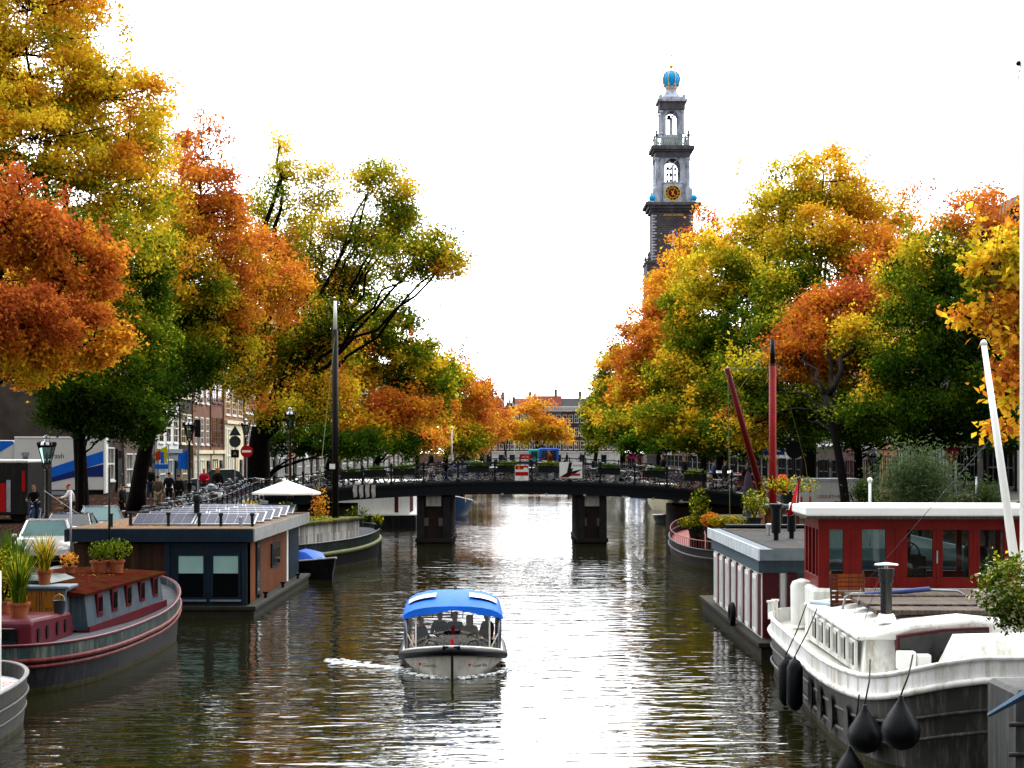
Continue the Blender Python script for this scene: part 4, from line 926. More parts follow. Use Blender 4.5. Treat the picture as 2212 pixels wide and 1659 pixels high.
# aft bulwark raised part
def loc(px, py, d, t):   # picture point -> local coordinates of thing t
    return t.matrix_basis.inverted() @ P(px, py, d)
b = MB(); b.prism([(-5.55, .75), (-5.5, 1.36), (-5.38, 1.45), (-2.25, 1.36), (-2.1, 1.25), (-1.95, .75)], 'x', -1.9, .92)
o = b.build('aft_coachroof', MAROON, RB, bevel=.07)
g = MB().box(-1.75, .62, -5.585, -5.52, .9, 1.27).build('window', DARKG, o, bevel=.02); MB().box(-.5, -.44, -5.6, -5.59, .9, 1.27).build('window_bar', MAROON, g)
for yy in (-5.0, -4.3, -3.45, -2.75):
    m = MB().lathe([(.09, 0), (.11, .01), (.11, .03), (.08, .035)], n=14); m.v = [(.915+v[2], yy+v[0]*.9, 1.08+v[1]*1.5) for v in m.v]; m.build('porthole', BLACKP, o)
# timber companionway with doors
b = MB().box(-.5, .72, -1.9, -1.2, .8, 1.86).build('companionway', BLUEG, RB, bevel=.02)
for x in (-.45, .12):
    d = MB().box(x, x+.54, -1.95, -1.905, .85, 1.8).build('door', WOODT, b)
    MB().box(x+.08, x+.46, -1.965, -1.951, .95, 1.3).box(x+.08, x+.46, -1.965, -1.951, 1.4, 1.7).build('door_panel', M('tan_panel', (.36, .16, .045), .5, .2, 4), d)
MB().box(-.62, .82, -2.05, -1.15, 1.861, 1.93).build('companionway_roof', BLUEG, RB, bevel=.02)
# main cabin
cab = MB(); cab.add([(-1.75, -1.6, .8), (1.17, -1.6, .85), (1.82, 3.9, 1.0), (-1.75, 3.9, 1.0), (-1.65, -1.6, 1.72), (1.07, -1.6, 1.72), (1.7, 3.9, 1.85), (-1.65, 3.9, 1.85)], [(3, 2, 1, 0), (4, 5, 6, 7), (0, 1, 5, 4), (1, 2, 6, 5), (2, 3, 7, 6), (3, 0, 4, 7)])
cab.build('cabin', M('cabin_bluegrey', (.075, .11, .14), .5, .25, 2, dirt=(.25, .22, .18), damt=.4), RB)
b = MB(); vs = []
for y_, z_, xr in ((-1.85, 1.73, 1.16), (4.15, 1.87, 1.86)):
    for x_, dz in ((-1.8, 0), (-.9, .1), (-.3, .13), (.4, .1), (xr, 0), (xr, -.06), (-1.8, -.06)): vs.append((x_, y_, z_+dz))
b.add(vs, [(k, (k+1) % 7, (k+1) % 7+7, k+7) for k in range(7)]+[(6, 5, 4, 3, 2, 1, 0), (7, 8, 9, 10, 11, 12, 13)]); b.build('cabin_roof', ROOFM, RB)
b = MB().box(-1.9, 1.1, -1.55, 4.0, .7, .8); vs = [(1.2, -1.6, .62), (1.9, 4.0, .62), (1.88, 4.0, 1.14), (1.2, -1.6, .93), (.9, -1.6, .62), (.9, 4.0, .62), (.9, 4.0, 1.14), (.9, -1.6, .93)]
b.add(vs, [(0, 1, 2, 3), (3, 2, 6, 7), (0, 3, 7, 4), (1, 5, 6, 2)]); b.build('coaming', MAROON, RB)
for k in range(5):
    yy = -.75+k*1.02; zz = 1.1+k*.04; xx = 1.13+(yy+1.6)/5.5*.635; an = -math.atan(.64/5.5)
    f = MB().box(xx-.05, xx+.03, yy-.19, yy+.19, zz, zz+.56, rz=an)
    o = f.build('window', MAROON, RB, bevel=.01); MB().box(xx+.0, xx+.042, yy-.12, yy+.12, zz+.09, zz+.48, rz=an, piv=(xx-.01, yy)).build('pane', DARKG, o)
b = MB().box(-1.9, .2, -1.5, -.1, 1.95, 2.02)
b.add([(-1.9, -1.6, 1.98), (.25, -1.5, 1.96), (.5, -.2, 2.0), (-1.9, 0, 2.05), (-1.8, -1.4, 2.16), (.1, -1.3, 2.1), (.3, -.4, 2.12), (-1.8, -.2, 2.18)], [(4, 5, 6, 7), (0, 1, 5, 4), (1, 2, 6, 5), (2, 3, 7, 6), (3, 0, 4, 7)])
b.build('green_tarpaulin', TARPG, RB, smooth='auto')
for k, (x, y) in enumerate(((.75, 5.9), (1.2, 5.5))): MB().lathe([(.09, 0), (.11, .05), (.1, .42), (.14, .43), (.14, .5), (.1, .52)], (x, y, 1.15), 12).build('bollard', MAROON, RB, smooth='auto')
scatter(RB, 'fallen_leaves', -1.6, 1.0, -1.2, 4.0, 1.93, 90, .06, 5)
scatter(RB, 'fallen_leaves', -.6, 1.2, 5.7, 6.6, 1.32, 120, .07, 6, hue=.88)
# plants on the barge
pot_plant('big terracotta pot with tall reedy green plant on the maroon cabin top', Vector((X(41, 40.9), 40.9, 1.42)), .23, .34, 'grass', 320, (.5, .5, 1.35), .3, 51, leaf=.14, spr=.13)
pot_plant('terracotta pot with bushy reddish green plant behind the tall reedy one', Vector((X(8, 42.4), 42.4, 1.38)), .2, .3, 'bush', 900, (.45, .4, .7), .35, 52, leaf=.08, spr=.25)
pot_plant('red square planter with wispy grass beside the chrome handlebars', Vector((X(96, 44.05), 44.05, 1.93)), .18, .34, 'grass', 300, (.55, .4, 1.0), .42, 53, leaf=.12, spr=.25)
pot_plant('small round red pot with light green bush, left of two on the barge roof', Vector((X(216, 48.4), 48.4, 1.94)), .24, .3, 'bush', 500, (.32, .3, .28), .3, 54, leaf=.07)
pot_plant('taller red pot with spreading green plant, right of two on the barge roof', Vector((X(252, 48.4), 48.4, 1.92)), .2, .34, 'bush', 600, (.42, .35, .3), .33, 55, leaf=.07)
pot_plant('pot of dried brown plants on the barge roof behind the green tarpaulin', Vector((X(150, 47.6), 47.6, 1.97)), .18, .18, 'bush', 260, (.26, .25, .2), .8, 56, leaf=.06)
pot_plant('tall feathery green reeds in a tub at the left edge of the picture', Vector((X(28, 43.0), 43.0, 1.37)), .3, .34, 'grass', 500, (.7, .5, 1.75), .2, 57, leaf=.14)
t = thing('bucket', 'dark grey bucket on the maroon cabin top beside the terracotta pot', 'bucket', Vector((X(128, 42.6), 42.6, 1.37)))
MB().lathe([(.11, 0), (.14, .28), (.15, .3), (.13, .29), (.1, .05)], n=14).build('body', M('bucket_grey', (.06, .065, .07), .5, .2, 4), t, smooth='auto'); MB().tube([(-.14, 0, .28), (-.1, 0, .4), (0, 0, .45), (.1, 0, .4), (.14, 0, .28)], .007, 5).build('handle', STEEL, t)

# --- grey steel hull at the bottom left
GB = thing('barge', 'grey steel barge with a pale deck, its rounded bow in the bottom left corner', 'barge', (-10.6, 31.0, 0))
GREYS = M('grey_steel_hull', (.05, .048, .042), .5, .35, 2, dirt=(.16, .14, .1), damt=.4)
hull(GB, 1.8, 5.2, .93, 2.8, 0, .08, [GREYS, GREYS, M('grey_rail', (.2, .2, .19), .5, .2, 3), GREYS, M('pale_deck', (.55, .57, .58), .5, .1, 2)], zs=.62, deck=.28, strake_r=.03, rail_r=.045)
MB().tube([(p[0]*.99, p[1]*.99, p[2]-.45) for p in ring(1.8, 5.2, .8, 2.8, sh1=.08)], .03, 5, closed=True).build('weld_seam', GREYS, GB, smooth=True)
scatter(GB, 'leaf_pile', .8, 1.25, 3.2, 3.9, .73, 160, .07, 8, hue=.98, spr=.05)
MB().box(1.3, 1.66, .1, .6, .68, 1.02).build('blue_locker', M('navy_box', (.01, .02, .07), .4, .2, 4), GB, bevel=.03)
MB().tube([(X(-3, 34)+10.6, 3.0, .7), (X(-3, 34)+10.6, 3.0, 2.9)], .05, 10).build('mast_foot', WHITEP, GB, smooth=True)

# --- blue and brown wooden houseboat, left
HB = thing('houseboat', 'flat roofed houseboat with dark blue frames, brown wooden siding and solar panels', 'houseboat', (-10.7, 57, 0))
DBLUE = M('dark_blue_paint', (.018, .045, .08), .45, .25, 2, dirt=(.06, .07, .07), damt=.3)
CONC = M('raft_concrete', (.06, .055, .04), .85, .35, 3, dirt=(.04, .045, .015), damt=.6)
MB().box(-2.95, 2.8, -.3, 15.0, -.6, .22).box(-3.0, 2.86, -.36, 15.05, .222, .36).build('raft', CONC, HB, bevel=.03)
MB().box(-2.85, 2.45, .25, 14.6, .362, 2.25).build('wall', WOODB, HB)
zr0, zr1 = Z(1171, 56.6), Z(1144, 56.6)
rf = MB().box(-3.0, 2.78, -.35, 14.9, zr0, zr1).build('roof', DBLUE, HB)
MB().box(2.785, 2.83, -.36, 14.95, zr0+.01, zr1+.03).build('side_fascia', M('zinc_fascia', (.3, .3, .29), .6, .25, 3, dirt=(.14, .13, .12), damt=.5), HB)
MB().box(-2.95, 2.74, -.31, 14.85, zr1+.003, zr1+.03).build('roof_gravel', M('roof_felt', (.2, .155, .12), .9, .25, 6, dirt=(.45, .2, .06), damt=.5, dscale=(2, 2, 2)), HB)
# front window block
b = MB().box(.15, 2.56, -.05, .6, .363, 2.28).build('window_bay', DBLUE, HB)
for x in (.38, 1.45):
    f = MB(); f.box(x, x+.06, -.1, -.052, .55, 1.95).box(x+.84, x+.9, -.1, -.052, .55, 1.95).box(x+.06, x+.84, -.1, -.052, 1.89, 1.95).box(x+.06, x+.84, -.1, -.052, .55, .61)
    o = f.build('window', DBLUE, b); MB().box(x+.06, x+.84, -.075, -.055, .61, 1.89).build('pane', DARKG, o)
    MB().box(x+.07, x+.83, -.079, -.0755, 1.35, 1.885).build('blind', M('frosted_blind', (.3, .45, .42), .5, .1, 2), o); MB().box(x-.03, x+.93, -.16, -.101, .49, .545).build('sill', STEEL, o)
for x0 in (.02, 2.4): MB().box(x0, x0+.16, -.14, .62, .364, 2.29).build('corner_post', DBLUE, HB)
# right side: boards, openings
for k, (y0, y1, m) in enumerate(((.9, 2.2, WOODO), (3.0, 3.3, DBLUE), (3.4, 10.2, WOODO), (10.4, 10.7, WHITEC), (11.2, 14.2, DBLUE))):
    MB().box(2.452, 2.5+.02*(k % 2), y0, y1, .37, 2.24).build('siding_panel', m, HB)
w_ = MB().box(2.5, 2.56, 5.9, 8.1, 1.15, 1.95).build('window', DBLUE, HB); MB().box(2.555, 2.572, 6.1, 7.9, 1.22, 1.88).build('pane', DARKG, w_)
w_ = MB().box(2.5, 2.54, 2.25, 2.95, .5, 2.2).build('window', DBLUE, HB); MB().box(2.53, 2.55, 2.32, 2.88, .6, 2.1).build('pane', DARKG, w_)
for yy in (3, 7.5, 12): MB().lathe([(.06, 0), (.05, .12), (.1, .16), (.1, .2)], (2.72, yy, .36), 8).build('mooring_bollard', BLACKP, HB)
# solar panels
SOL = M('solar_cells', (.05, .06, .12), .55, .2, 8, spec=.2)
for k in range(2):
    for j in range(6):
        x0 = -1.35+k*1.98; y0 = 1.6+j*2.05; z0 = zr1+.05
        f = MB().add([(x0, y0, z0), (x0+1.93, y0, z0), (x0+1.93, y0+1.0, z0+.3), (x0, y0+1.0, z0+.3), (x0, y0, z0+.05), (x0+1.93, y0, z0+.05), (x0+1.93, y0+1.0, z0+.35), (x0, y0+1.0, z0+.35)], [(3, 2, 1, 0), (4, 5, 6, 7), (0, 1, 5, 4), (1, 2, 6, 5), (2, 3, 7, 6), (3, 0, 4, 7)])
        s = f.build('solar_panel', STEEL, HB)
        b = MB()
        for c in range(6):
            xa = x0+.05+c*.307; b.add([(xa, y0+.05, z0+.072), (xa+.295, y0+.05, z0+.072), (xa+.295, y0+.95, z0+.342), (xa, y0+.95, z0+.342)], [(0, 1, 2, 3)])
        b.build('cells', SOL, s)
for k, (x, y, h) in enumerate(((-.1, 1.2, .38), (.85, 1.3, .36), (1.55, 1.2, .36), (2.2, 1.0, .25), (2.55, 1.1, .36))): MB().lathe([(.05, 0), (.05, h), (.075, h), (.075, h+.09), (.03, h+.1)], (x, y, zr1), 10).build('vent_pipe', STEEL if k == 3 else PLM, HB, smooth='auto')
for k, (px, py) in enumerate(((240, 1140), (282, 1128))): p = P(px, py, 57.5+k); MB().lathe([(.055, 0), (.055, .42), (.07, .43), (.07, .46)], (p.x+10.7, p.y-57, zr1), 10).build('vent_pipe', PLM, HB, smooth='auto')
MB().lathe([(.1, 0), (.1, .75), (.17, .78), (.17, .9), (.12, .98)], (X(425, 60)+10.7, 3.0, zr1), 12).build('stove_pipe', BLACKP, HB, smooth='auto')
scatter(HB, 'fallen_leaves', -2.8, .2, -.2, 3.5, zr1+.03, 700, .07, 9, hue=.76); scatter(HB, 'fallen_leaves', 0, 2.6, -.2, 2.5, zr1+.03, 60, .07, 10, hue=.76)
# parasol standing on the houseboat
t = thing('parasol', 'open white parasol standing on the houseboat roof end', 'parasol', (X(619, 76), 71, zr1))
k = 71/FL; zc = Z(1064, 71)-zr1; rz = Z(1037, 71)-zr1; x0 = X(619, 71)-X(619, 76)
t.location.x = X(619, 71); pts = [(math.cos(PI/4*j+.2)*1.32, math.sin(PI/4*j+.2)*1.32, zc) for j in range(8)]
b = MB(); b.add(pts+[(0, 0, rz)]+[(p[0]*1.0, p[1]*1.0, p[2]-.07) for p in pts], [(j, (j+1) % 8, 8) for j in range(8)]+[(j, 9+j, 9+(j+1) % 8, (j+1) % 8) for j in range(8)])
b.build('canopy', M('canvas_white', (.78, .74, .66), .8, .05, 3), t); MB().tube([(0, 0, 0), (0, 0, rz+.06)], .025, 8).build('pole', BLACKP, t)
b = MB()
for p in pts: b.tube([(0, 0, zc-.1), (p[0]*.97, p[1]*.97, zc-.02)], .01, 4)
b.build('ribs', BLACKP, t); MB().box(-.25, .25, -.25, .25, 0, .06).build('base', PLM, t)

# --- rowing boat with blue tarpaulin
def openboat(t, L, W, H, hm, rm, im, n=18, rake=.25):
    def sec(u, f, z):    # u 0 bow..1 stern
        w = W/2*(math.sin(min(1, (u*1.25))**.75*PI/2)) if u < .8 else W/2*(1-.12*((u-.8)/.2))
        return w*f
    rings = []
    for i in range(n+1):
        u = i/n; y = -L/2+u*L; zt_ = H+.22*H*(1-u)**2*2; w = sec(u, 1, 0)
        rings.append([(-w, y-rake*(1-u)**3, zt_), (-w*.93, y, H*.45), (-w*.62, y+rake*.3*(1-u), -.12), (0, y+rake*.6*(1-u), -.2), (w*.62, y+rake*.3*(1-u), -.12), (w*.93, y, H*.45), (w, y-rake*(1-u)**3, zt_)])
    MB().loft(rings, closed=False).add([p for p in rings[-1]], [tuple(range(7))]).build('hull', hm, t, smooth='auto')
    edge = [r[0] for r in rings[::-1]]+[r[-1] for r in rings]
    MB().tube(edge, .04, 6).build('gunwale', rm, t, smooth=True)
    b = MB(); b.loft([[(-r[0][0]*-.9, r[0][1], r[0][2]-.25), (r[6][0]*.9, r[6][1], r[6][2]-.25)] for r in rings], closed=False); b.build('floor', im, t)
    return rings
t = thing('rowing_boat', 'grey rowing boat with a bright blue tarpaulin moored behind the blue houseboat', 'boat', (X(676, 74.6), 75.0, 0), R(30))
openboat(t, 3.6, 1.5, .62, NAVY, M('grey_gunwale', (.4, .4, .38), .6, .2, 4), BLUEG)
b = MB(); b.loft([[(-.5*q, y, .62+.0*q), (-.35*q, y, .9*q+.1), (0, y, .98*q+.1), (.35*q, y, .9*q+.1), (.5*q, y, .62)] for y, q in ((-.6, .75), (0, 1), (.8, 1.05), (1.6, .9))], closed=False, cap0=True, cap1=True); b.build('tarpaulin', M('blue_tarp', (.02, .14, .75), .5, .2, 4), t, smooth='auto')

# --- dark green barge with grass roof and tall mast, left before the bridge
GRASSM = M('grass_roof', (.1, .11, .015), .95, .6, 3, dirt=(.35, .2, .08), damt=.6, dscale=(2, 2, 2), bump=.8)
DB = thing('barge', 'dark green barge with grass covered roof and tall mast, left before the bridge', 'barge', (-9.9, 81.6, 0), R(-15)); LD = DB.matrix_basis.inverted()
YEL = M('faded_yellow_green', (.17, .19, .06), .6, .3, 2, dirt=(.25, .24, .2), damt=.5)
WHR = Mplank('ribbed_white', (.5, .48, .44), (.22, .2, .18), .22, 'x', .7, (.1, .09, .08))
hull(DB, 2.45, 8.3, 1.2, 3.2, .1, .45, [NAVY, M('dark_green_hull', (.012, .03, .028), .45, .3, 2, dirt=(.2, .2, .18), damt=.4), BLACKP, YEL, DECKG], zs=.7, deck=.2, strake_r=.1)
MB().box(-1.5, 1.7, -4.2, 4.6, 1.1, 1.95).build('cabin', WHR, DB); b = MB().box(-1.7, 1.9, -4.4, 4.8, 1.95, 2.08).build('grass_roof', GRASSM, DB, bevel=.04)
bush_mesh('roof_grass', 2500, .09, (1.75, 4.3, .07), .3, .16, 60, DB, (.1, .2, 2.1))
MB().box(-1.2, 1.2, -6.8, -4.5, 1.1, 1.75).build('aft_cabin', WHITEP, DB, bevel=.03)
for x in (-.7, .3): w_ = MB().box(x, x+.5, -6.84, -6.8, 1.25, 1.62).build('window', WHITEC, DB); MB().box(x+.06, x+.44, -6.86, -6.845, 1.3, 1.57).build('pane', DARKG, w_)
MB().box(-1.25, .3, -6.0, -4.45, 1.76, 1.95).build('maroon_hatch', MAROON, DB)
mp_ = LD @ Vector((X(724, 84), 84, 0)); mx, my = mp_.x, mp_.y
mt = MB().tube([(mx, my, 1.2), (mx, my, Z(712, 84))], [.16, .13], 12).build('mast', M('mast_black', (.02, .018, .016), .5, .3, 3), DB, smooth=True)
MB().tube([(mx, my, Z(712, 84)), (mx, my, Z(650, 84))], [.1, .07], 10).build('mast_top', WHITEC, mt, smooth=True); MB().box(mx-.2, mx+.05, my-.2, my-.15, Z(1013, 84), Z(1002, 84)).build('name_plate', WHITEC, mt)
MB().tube([(mx, my, Z(720, 84)), LD @ P(688, 1060, 79)], .015, 4).build('forestay', YEL, mt)
MB().lathe([(.14, 0), (.14, .75), (.18, .77), (.18, .9)], (-.6, -1.2, 2.05), 12).build('flue', STEEL, DB, smooth='auto')
rd_ = MB().box(1.2, 1.32, 7.6, 8.9, -.3, 1.3).build('rudder', NAVY, DB)
nb = MB().box(-.85, .15, -8.36, -8.3, .55, .95).build('name_board', M('name_board_brown', (.2, .06, .015), .5, .3, 4), DB); MB().box(-.85, .15, -8.37, -8.361, .55, .62).build('board_edge', WOODO, nb)
text('Maj.t', .2, M('ochre_letter', (.5, .25, .04), .5, .1, 3), nb, (-.4, -8.37, .82), name='lettering')
for k, (x, y, z, e, h_, hu, lb) in enumerate(((.8, 6.9, 1.5, (.7, .5, .4), 1, .2, 'round green shrub on the far deck of the grass roofed barge'), (1.9, 6.6, 1.4, (.3, .25, .25), 1, .35, 'small pot of orange flowers beside the round green shrub'), (.4, -1.2, 2.08, (.55, .4, .3), 1, .24, 'low green plant at the foot of the barge mast'), (-.8, -2.2, 2.08, (.5, .4, .35), 1, .55, 'orange and green flowering plant near the grey flue'), (.9, -6.2, 1.2, (.4, .35, .35), 1, .3, 'leafy plant on the white aft cabin side'))):
    p = DB.matrix_basis @ Vector((x, y, z)); pot_plant(lb, p, .2, .25, 'bush', 450, e, hu, 70+k, leaf=.1, spr=.16, mat=PLM)
# orange flags/flowers on the quay side
p = P(690, 1090, 88); pot_plant('tall orange and red flowering plant beside the white parasol', (p.x, p.y, 1.05), .25, .35, 'bush', 500, (.5, .4, 1.1), .85, 79, leaf=.12, spr=.2, mat=PLM)

# --- white houseboat behind the bridge, left
WB = thing('houseboat', 'white houseboat with a slatted brown end on a black hull, behind the left bridge pier', 'houseboat', (-9.3, 129, 0))
MB().box(-3, 2.95, -6.5, 8, -.5, .85).build('hull', NAVY, WB, bevel=.15); MB().box(-3.05, 3.0, -6.55, 8.05, .852, .93).build('rim', WHITEP, WB)
MB().box(-2.7, 2.5, -6.0, 7.5, .932, 2.9).build('cabin', PW, WB); MB().box(-2.9, 2.7, -6.2, 7.7, 2.9, 3.05).build('roof', WHITEC, WB)
b = MB()
for k in range(7): b.box(2.505, 2.55, -5.8+k*.5, -5.55+k*.5, 1.05, 2.7)
b.build('slats', MAROON, WB); MB().box(1.5, 1.75, -6.03, -6.002, 1.05, 2.75).build('door', MAROON, WB)
# --- blue boat
t = thing('motor_boat', 'blue motor boat with a varnished cabin seen between the left pier and the white water', 'boat', (-4.6, 147, 0))
openboat(t, 8, 2.8, 1.15, M('blue_hull', (.02, .08, .22), .4, .2, 3), WHITEP, DECKG); MB().box(-.95, .95, -1.8, 2.2, .9, 2.0).build('cabin', WOODT, t, bevel=.05); MB().box(-.8, .8, -1.85, -1.805, 1.4, 1.85).build('windscreen', DARKG, t); MB().tube([(-1, -3.4, 1.2), (-1, -3.4, 1.9), (1, -3.4, 1.9), (1, -3.4, 1.2)], .03, 6).build('bow_rail', WHITEC, t)
# --- cream boat and tenders beyond the bridge, right
t = thing('motor_cruiser', 'cream motor cruiser moored beyond the bridge beside the right pier', 'boat', (X(1437, 160), 161, 0)); openboat(t, 7, 2.7, 1.2, M('cream_hull', (.62, .58, .42), .4, .1, 3), WHITEP, DECKG); MB().box(-1.0, 1.0, -1, 2.5, 1.0, 2.3).build('cabin', PC, t, bevel=.1); MB().box(-.85, .85, -1.05, -1.003, 1.5, 2.1).build('windscreen', DARKG, t)
for k, (px, py, L, rz, lb) in enumerate(((1447, 1122, 3.4, 15, 'small dark open dinghy beside the cream cruiser'), (1472, 1125, 4.2, -35, 'black and white open launch tied ahead of the dark barge'))):
    d = CH*FL/(py+8-975); t = thing('dinghy', lb, 'boat', (X(px, d), d, 0), R(rz)); openboat(t, L, 1.5, .55, NAVY, WHITEP if k else STEEL, DECKG)
    MB().box(-.6, .6, .4, .65, .35, .42).build('thwart', WOODT, t)
t = thing('motor_boat', 'small blue boat far beyond the bridge on the right', 'boat', (X(1380, 210), 210, 0)); openboat(t, 5, 2, .8, M('bright_blue_hull', (.03, .14, .5), .4, .2, 3), WHITEP, DECKG)
# --- tour boat
TB = thing('tour_boat', 'small white open tour boat with a bright blue canopy sailing towards the viewer', 'tour boat', (-1.42, 44.6, 0), R(1.5))
TBW = M('boat_offwhite', (.55, .53, .47), .35, .15, 2, dirt=(.3, .2, .07), damt=.6, dscale=(2, 2, 1.2)); BLUEC = M('blue_canvas', (.015, .17, .78), .65, .15, 2.5, bump=.3)
L = 6.2; rings = []; n = 22
for i in range(n+1):
    u = i/n; y = -L/2+u*L; w = 1.2*min(1, math.sin(min(1, u*2.6)*PI/2)**.62) if u < .8 else 1.2*(1-.08*((u-.8)/.2)**2)
    zt_ = .34+.38*(1-min(1, u*2.5))**1.15; w = max(w, .03); rk = .32*(1-u)**4
    rings.append([(-w, y-rk, zt_), (-w*.97, y-rk*.7, zt_-.16), (-w*.9, y-rk*.3, .12), (-w*.78, y, -.08), (-w*.4, y, -.25), (0, y, -.3), (w*.4, y, -.25), (w*.78, y, -.08), (w*.9, y-rk*.3, .12), (w*.97, y-rk*.7, zt_-.16), (w, y-rk, zt_)])
MB().loft(rings, closed=False).add(rings[-1], [tuple(range(11))]).build('hull', TBW, TB, smooth='auto')
edge = [r[0] for r in rings[::-1]]+[r[-1] for r in rings[1:]]
MB().tube([(p[0]*1.015, p[1], p[2]-.07) for p in edge], .085, 8, flat=1.1).build('fender_band', M('dark_rubber_blue', (.01, .012, .022), .5, .3, 4), TB, smooth=True)
MB().tube([(p[0]*.97, p[1]+.03, p[2]+.03) for p in edge], .035, 6).build('gunwale', WHITEP, TB, smooth=True)
MB().tube([(0, -L/2-.34, .62), (0, -L/2-.2, .3), (0, -L/2-.02, -.2)], .03, 6).build('stem', M('stem_dark', (.06, .05, .04), .6, .2, 3), TB)
b = MB(); b.loft([[(-r[0][0]*-.93, r[0][1]+.04, r[0][2]-.01), (r[-1][0]*.93, r[0][1]+.04, r[0][2]-.01)] for r in rings[:7]], closed=False); b.build('foredeck', M('foredeck_white', (.6, .6, .57), .5, .1, 3), TB)
b = MB(); b.loft([[(-r[0][0]*-.9, r[0][1], .1), (r[-1][0]*.9, r[0][1], .1)] for r in rings[5:]], closed=False); b.build('floor', DECKW, TB)
for s in (-1, 1): MB().box(min(s*1.05, s*.7), max(s*1.05, s*.7), -1.4, 2.6, .1, .42).build('bench', WOODT, TB, bevel=.02)
MB().box(-.3, .3, 1.5, 1.8, .1, .75).build('helm_console', WHITEP, TB, bevel=.03)
# canopy
cy0, cy1 = -1.55, 2.55; rs = []
for i in range(9):
    u = i/8; y = cy0+(cy1-cy0)*u; e = 1.3-.02*u; rise = .3+.12*math.sin(PI*u); rr = []
    for k in range(13):
        a = PI*k/12; x = -1.17*math.copysign(abs(math.cos(a))**.8, math.cos(a)); z = e+rise*math.sin(a)**.9-(.1*(abs(2*u-1))**6)
        rr.append((x, y, z))
    rs.append(rr)
top = MB().loft(rs, closed=False)
skirt = [rs[0][k] for k in range(13)]+[r[12] for r in rs[1:]]+[rs[-1][k] for k in range(11, -1, -1)]+[r[0] for r in rs[-2:0:-1]]
low = []
for i, p in enumerate(skirt):
    cen = p[2]-.17 if abs(p[0]) > 1.1 or True else p[2]
    low.append((p[0]*1.01, p[1]+(-.03 if p[1] <= cy0 else 0), 1.2+.3*(1-abs(p[0])/1.17)**.9*.7-.0*i+.012*math.sin(i*2.1)))
# front and back valance follow the arch; sides hang straight
top.loft([skirt, low]); top.build('canopy', BLUEC, TB, smooth='auto')
for s in (-1, 1):
    b = MB()
    for i in range(1, 7):
        pass
    q = []
    for k in range(2, 6) if s < 0 else range(7, 11):
        p = rs[2][k]; q.append(p)
    b.loft([[(p[0], rs[1][0][1]+.05, p[2]+.018) for p in q], [(p[0], rs[3][0][1]-.15, p[2]+.045) for p in q]], closed=False); b.build('roof_window', M('vinyl_white', (.75, .78, .8), .2, .05, 3), TB, smooth=True)
posts = [(s*1.08, y) for s in (-1, 1) for y in (-1.45, -.3, .9, 2.4)]
for x, y in posts: MB().tube([(x*.98, y, .42), (x, y, 1.28)], .022, 8).build('post', STEEL, TB, smooth=True)
for s in (-1, 1): MB().tube([(s*1.08, -1.45, .9), (s*.86, -1.5, .46)], .015, 6).tube([(s*.86, -1.5, .45), (s*.86, -1.5, 1.3)], .02, 6).build('windscreen_post', WHITEP, TB, smooth=True)
for s in (-1, 1):
    for (ya, yb) in ((-1.4, -.35), (-.25, .85), (.95, 2.35)):
        b = MB(); m = 10; vs = []
        for k in range(m+1):
            y = ya+(yb-ya)*k/m; dx = .015*math.sin(k*1.9); vs += [(s*1.085+dx, y, .45), (s*1.1-dx, y, 1.27)]
        b.add(vs, [(2*k, 2*k+2, 2*k+3, 2*k+1) for k in range(m)]); b.build('vinyl_curtain', PLASTIC, TB, smooth=True)
for s in (-1, 1): MB().tube([(s*1.07, -1.35, .45), (s*1.1, -1.2, .9), (s*1.09, -1.3, 1.27)], .05, 6).build('rolled_curtain', M('rolled_vinyl', (.2, .22, .25), .2, .3, 5), TB, smooth=True)
for x in (-.45, -.02, .25, .48, .95): MB().tube([(x, -1.5, 1.42), (x-.02, -1.5, 1.22)], .009, 4).build('strap', BLACKP, TB)
MB().add([(-.86, -1.5, .5), (.86, -1.5, .5), (.9, -1.5, 1.3), (0, -1.5, 1.42), (-.9, -1.5, 1.3)], [(0, 1, 2, 3, 4)]).build('vinyl_windscreen', Mclear('hazy_vinyl', (.8, .82, .85), 2.2), TB)
# bow fittings
MB().box(-.22, .18, -3.38, -3.1, .68, .76).build('bow_fender', RUBBER, TB, bevel=.02); MB().lathe([(.04, 0), (.045, .16), (.02, .2)], (0, -2.95, .7), 8).build('red_bow_light', REDP, TB)
for s in (-1, 1): MB().tube([(s*.35, -2.4, .68), (s*.4, -2.35, .76), (s*.55, -2.3, .78), (s*.6, -2.3, .66)], .018, 5).build('mooring_rope', RUBBER, TB)
b = MB().lathe([(.03, 0), (.05, .04), (.03, .1)], (.05, 1.0, 1.7), 8).build('masthead_light', YEL, TB)
for s in (-1, 1):
    hx = -.46 if s < 0 else .17
    hp = []
    for k in range(20):
        a = 2*PI*k/20; hp.append((.04*(math.sin(a)**3)*1.0, .036*(math.cos(a)-.38*math.cos(2*a)-.15*math.cos(3*a))))
    lg = thing('logo', None, None, (s*.5 if s < 0 else .5, 0, 0)); lg.parent = TB
    # bow cheek plane: rotate the lettering to follow the hull flare
    lg.location = (s*.56, -L/2+.02, .3); lg.rotation_euler = (R(-14), 0, s*R(33))
    b = MB().prism([(x-.2, z+.02) for x, z in hp], 'y', -.012, -.004); b.build('heart', REDP, lg)
    text('Guardia', .12, M('ink_navy', (.02, .02, .08), .5, .1, 3), lg, (.06, -.01, 0), ext=.003)

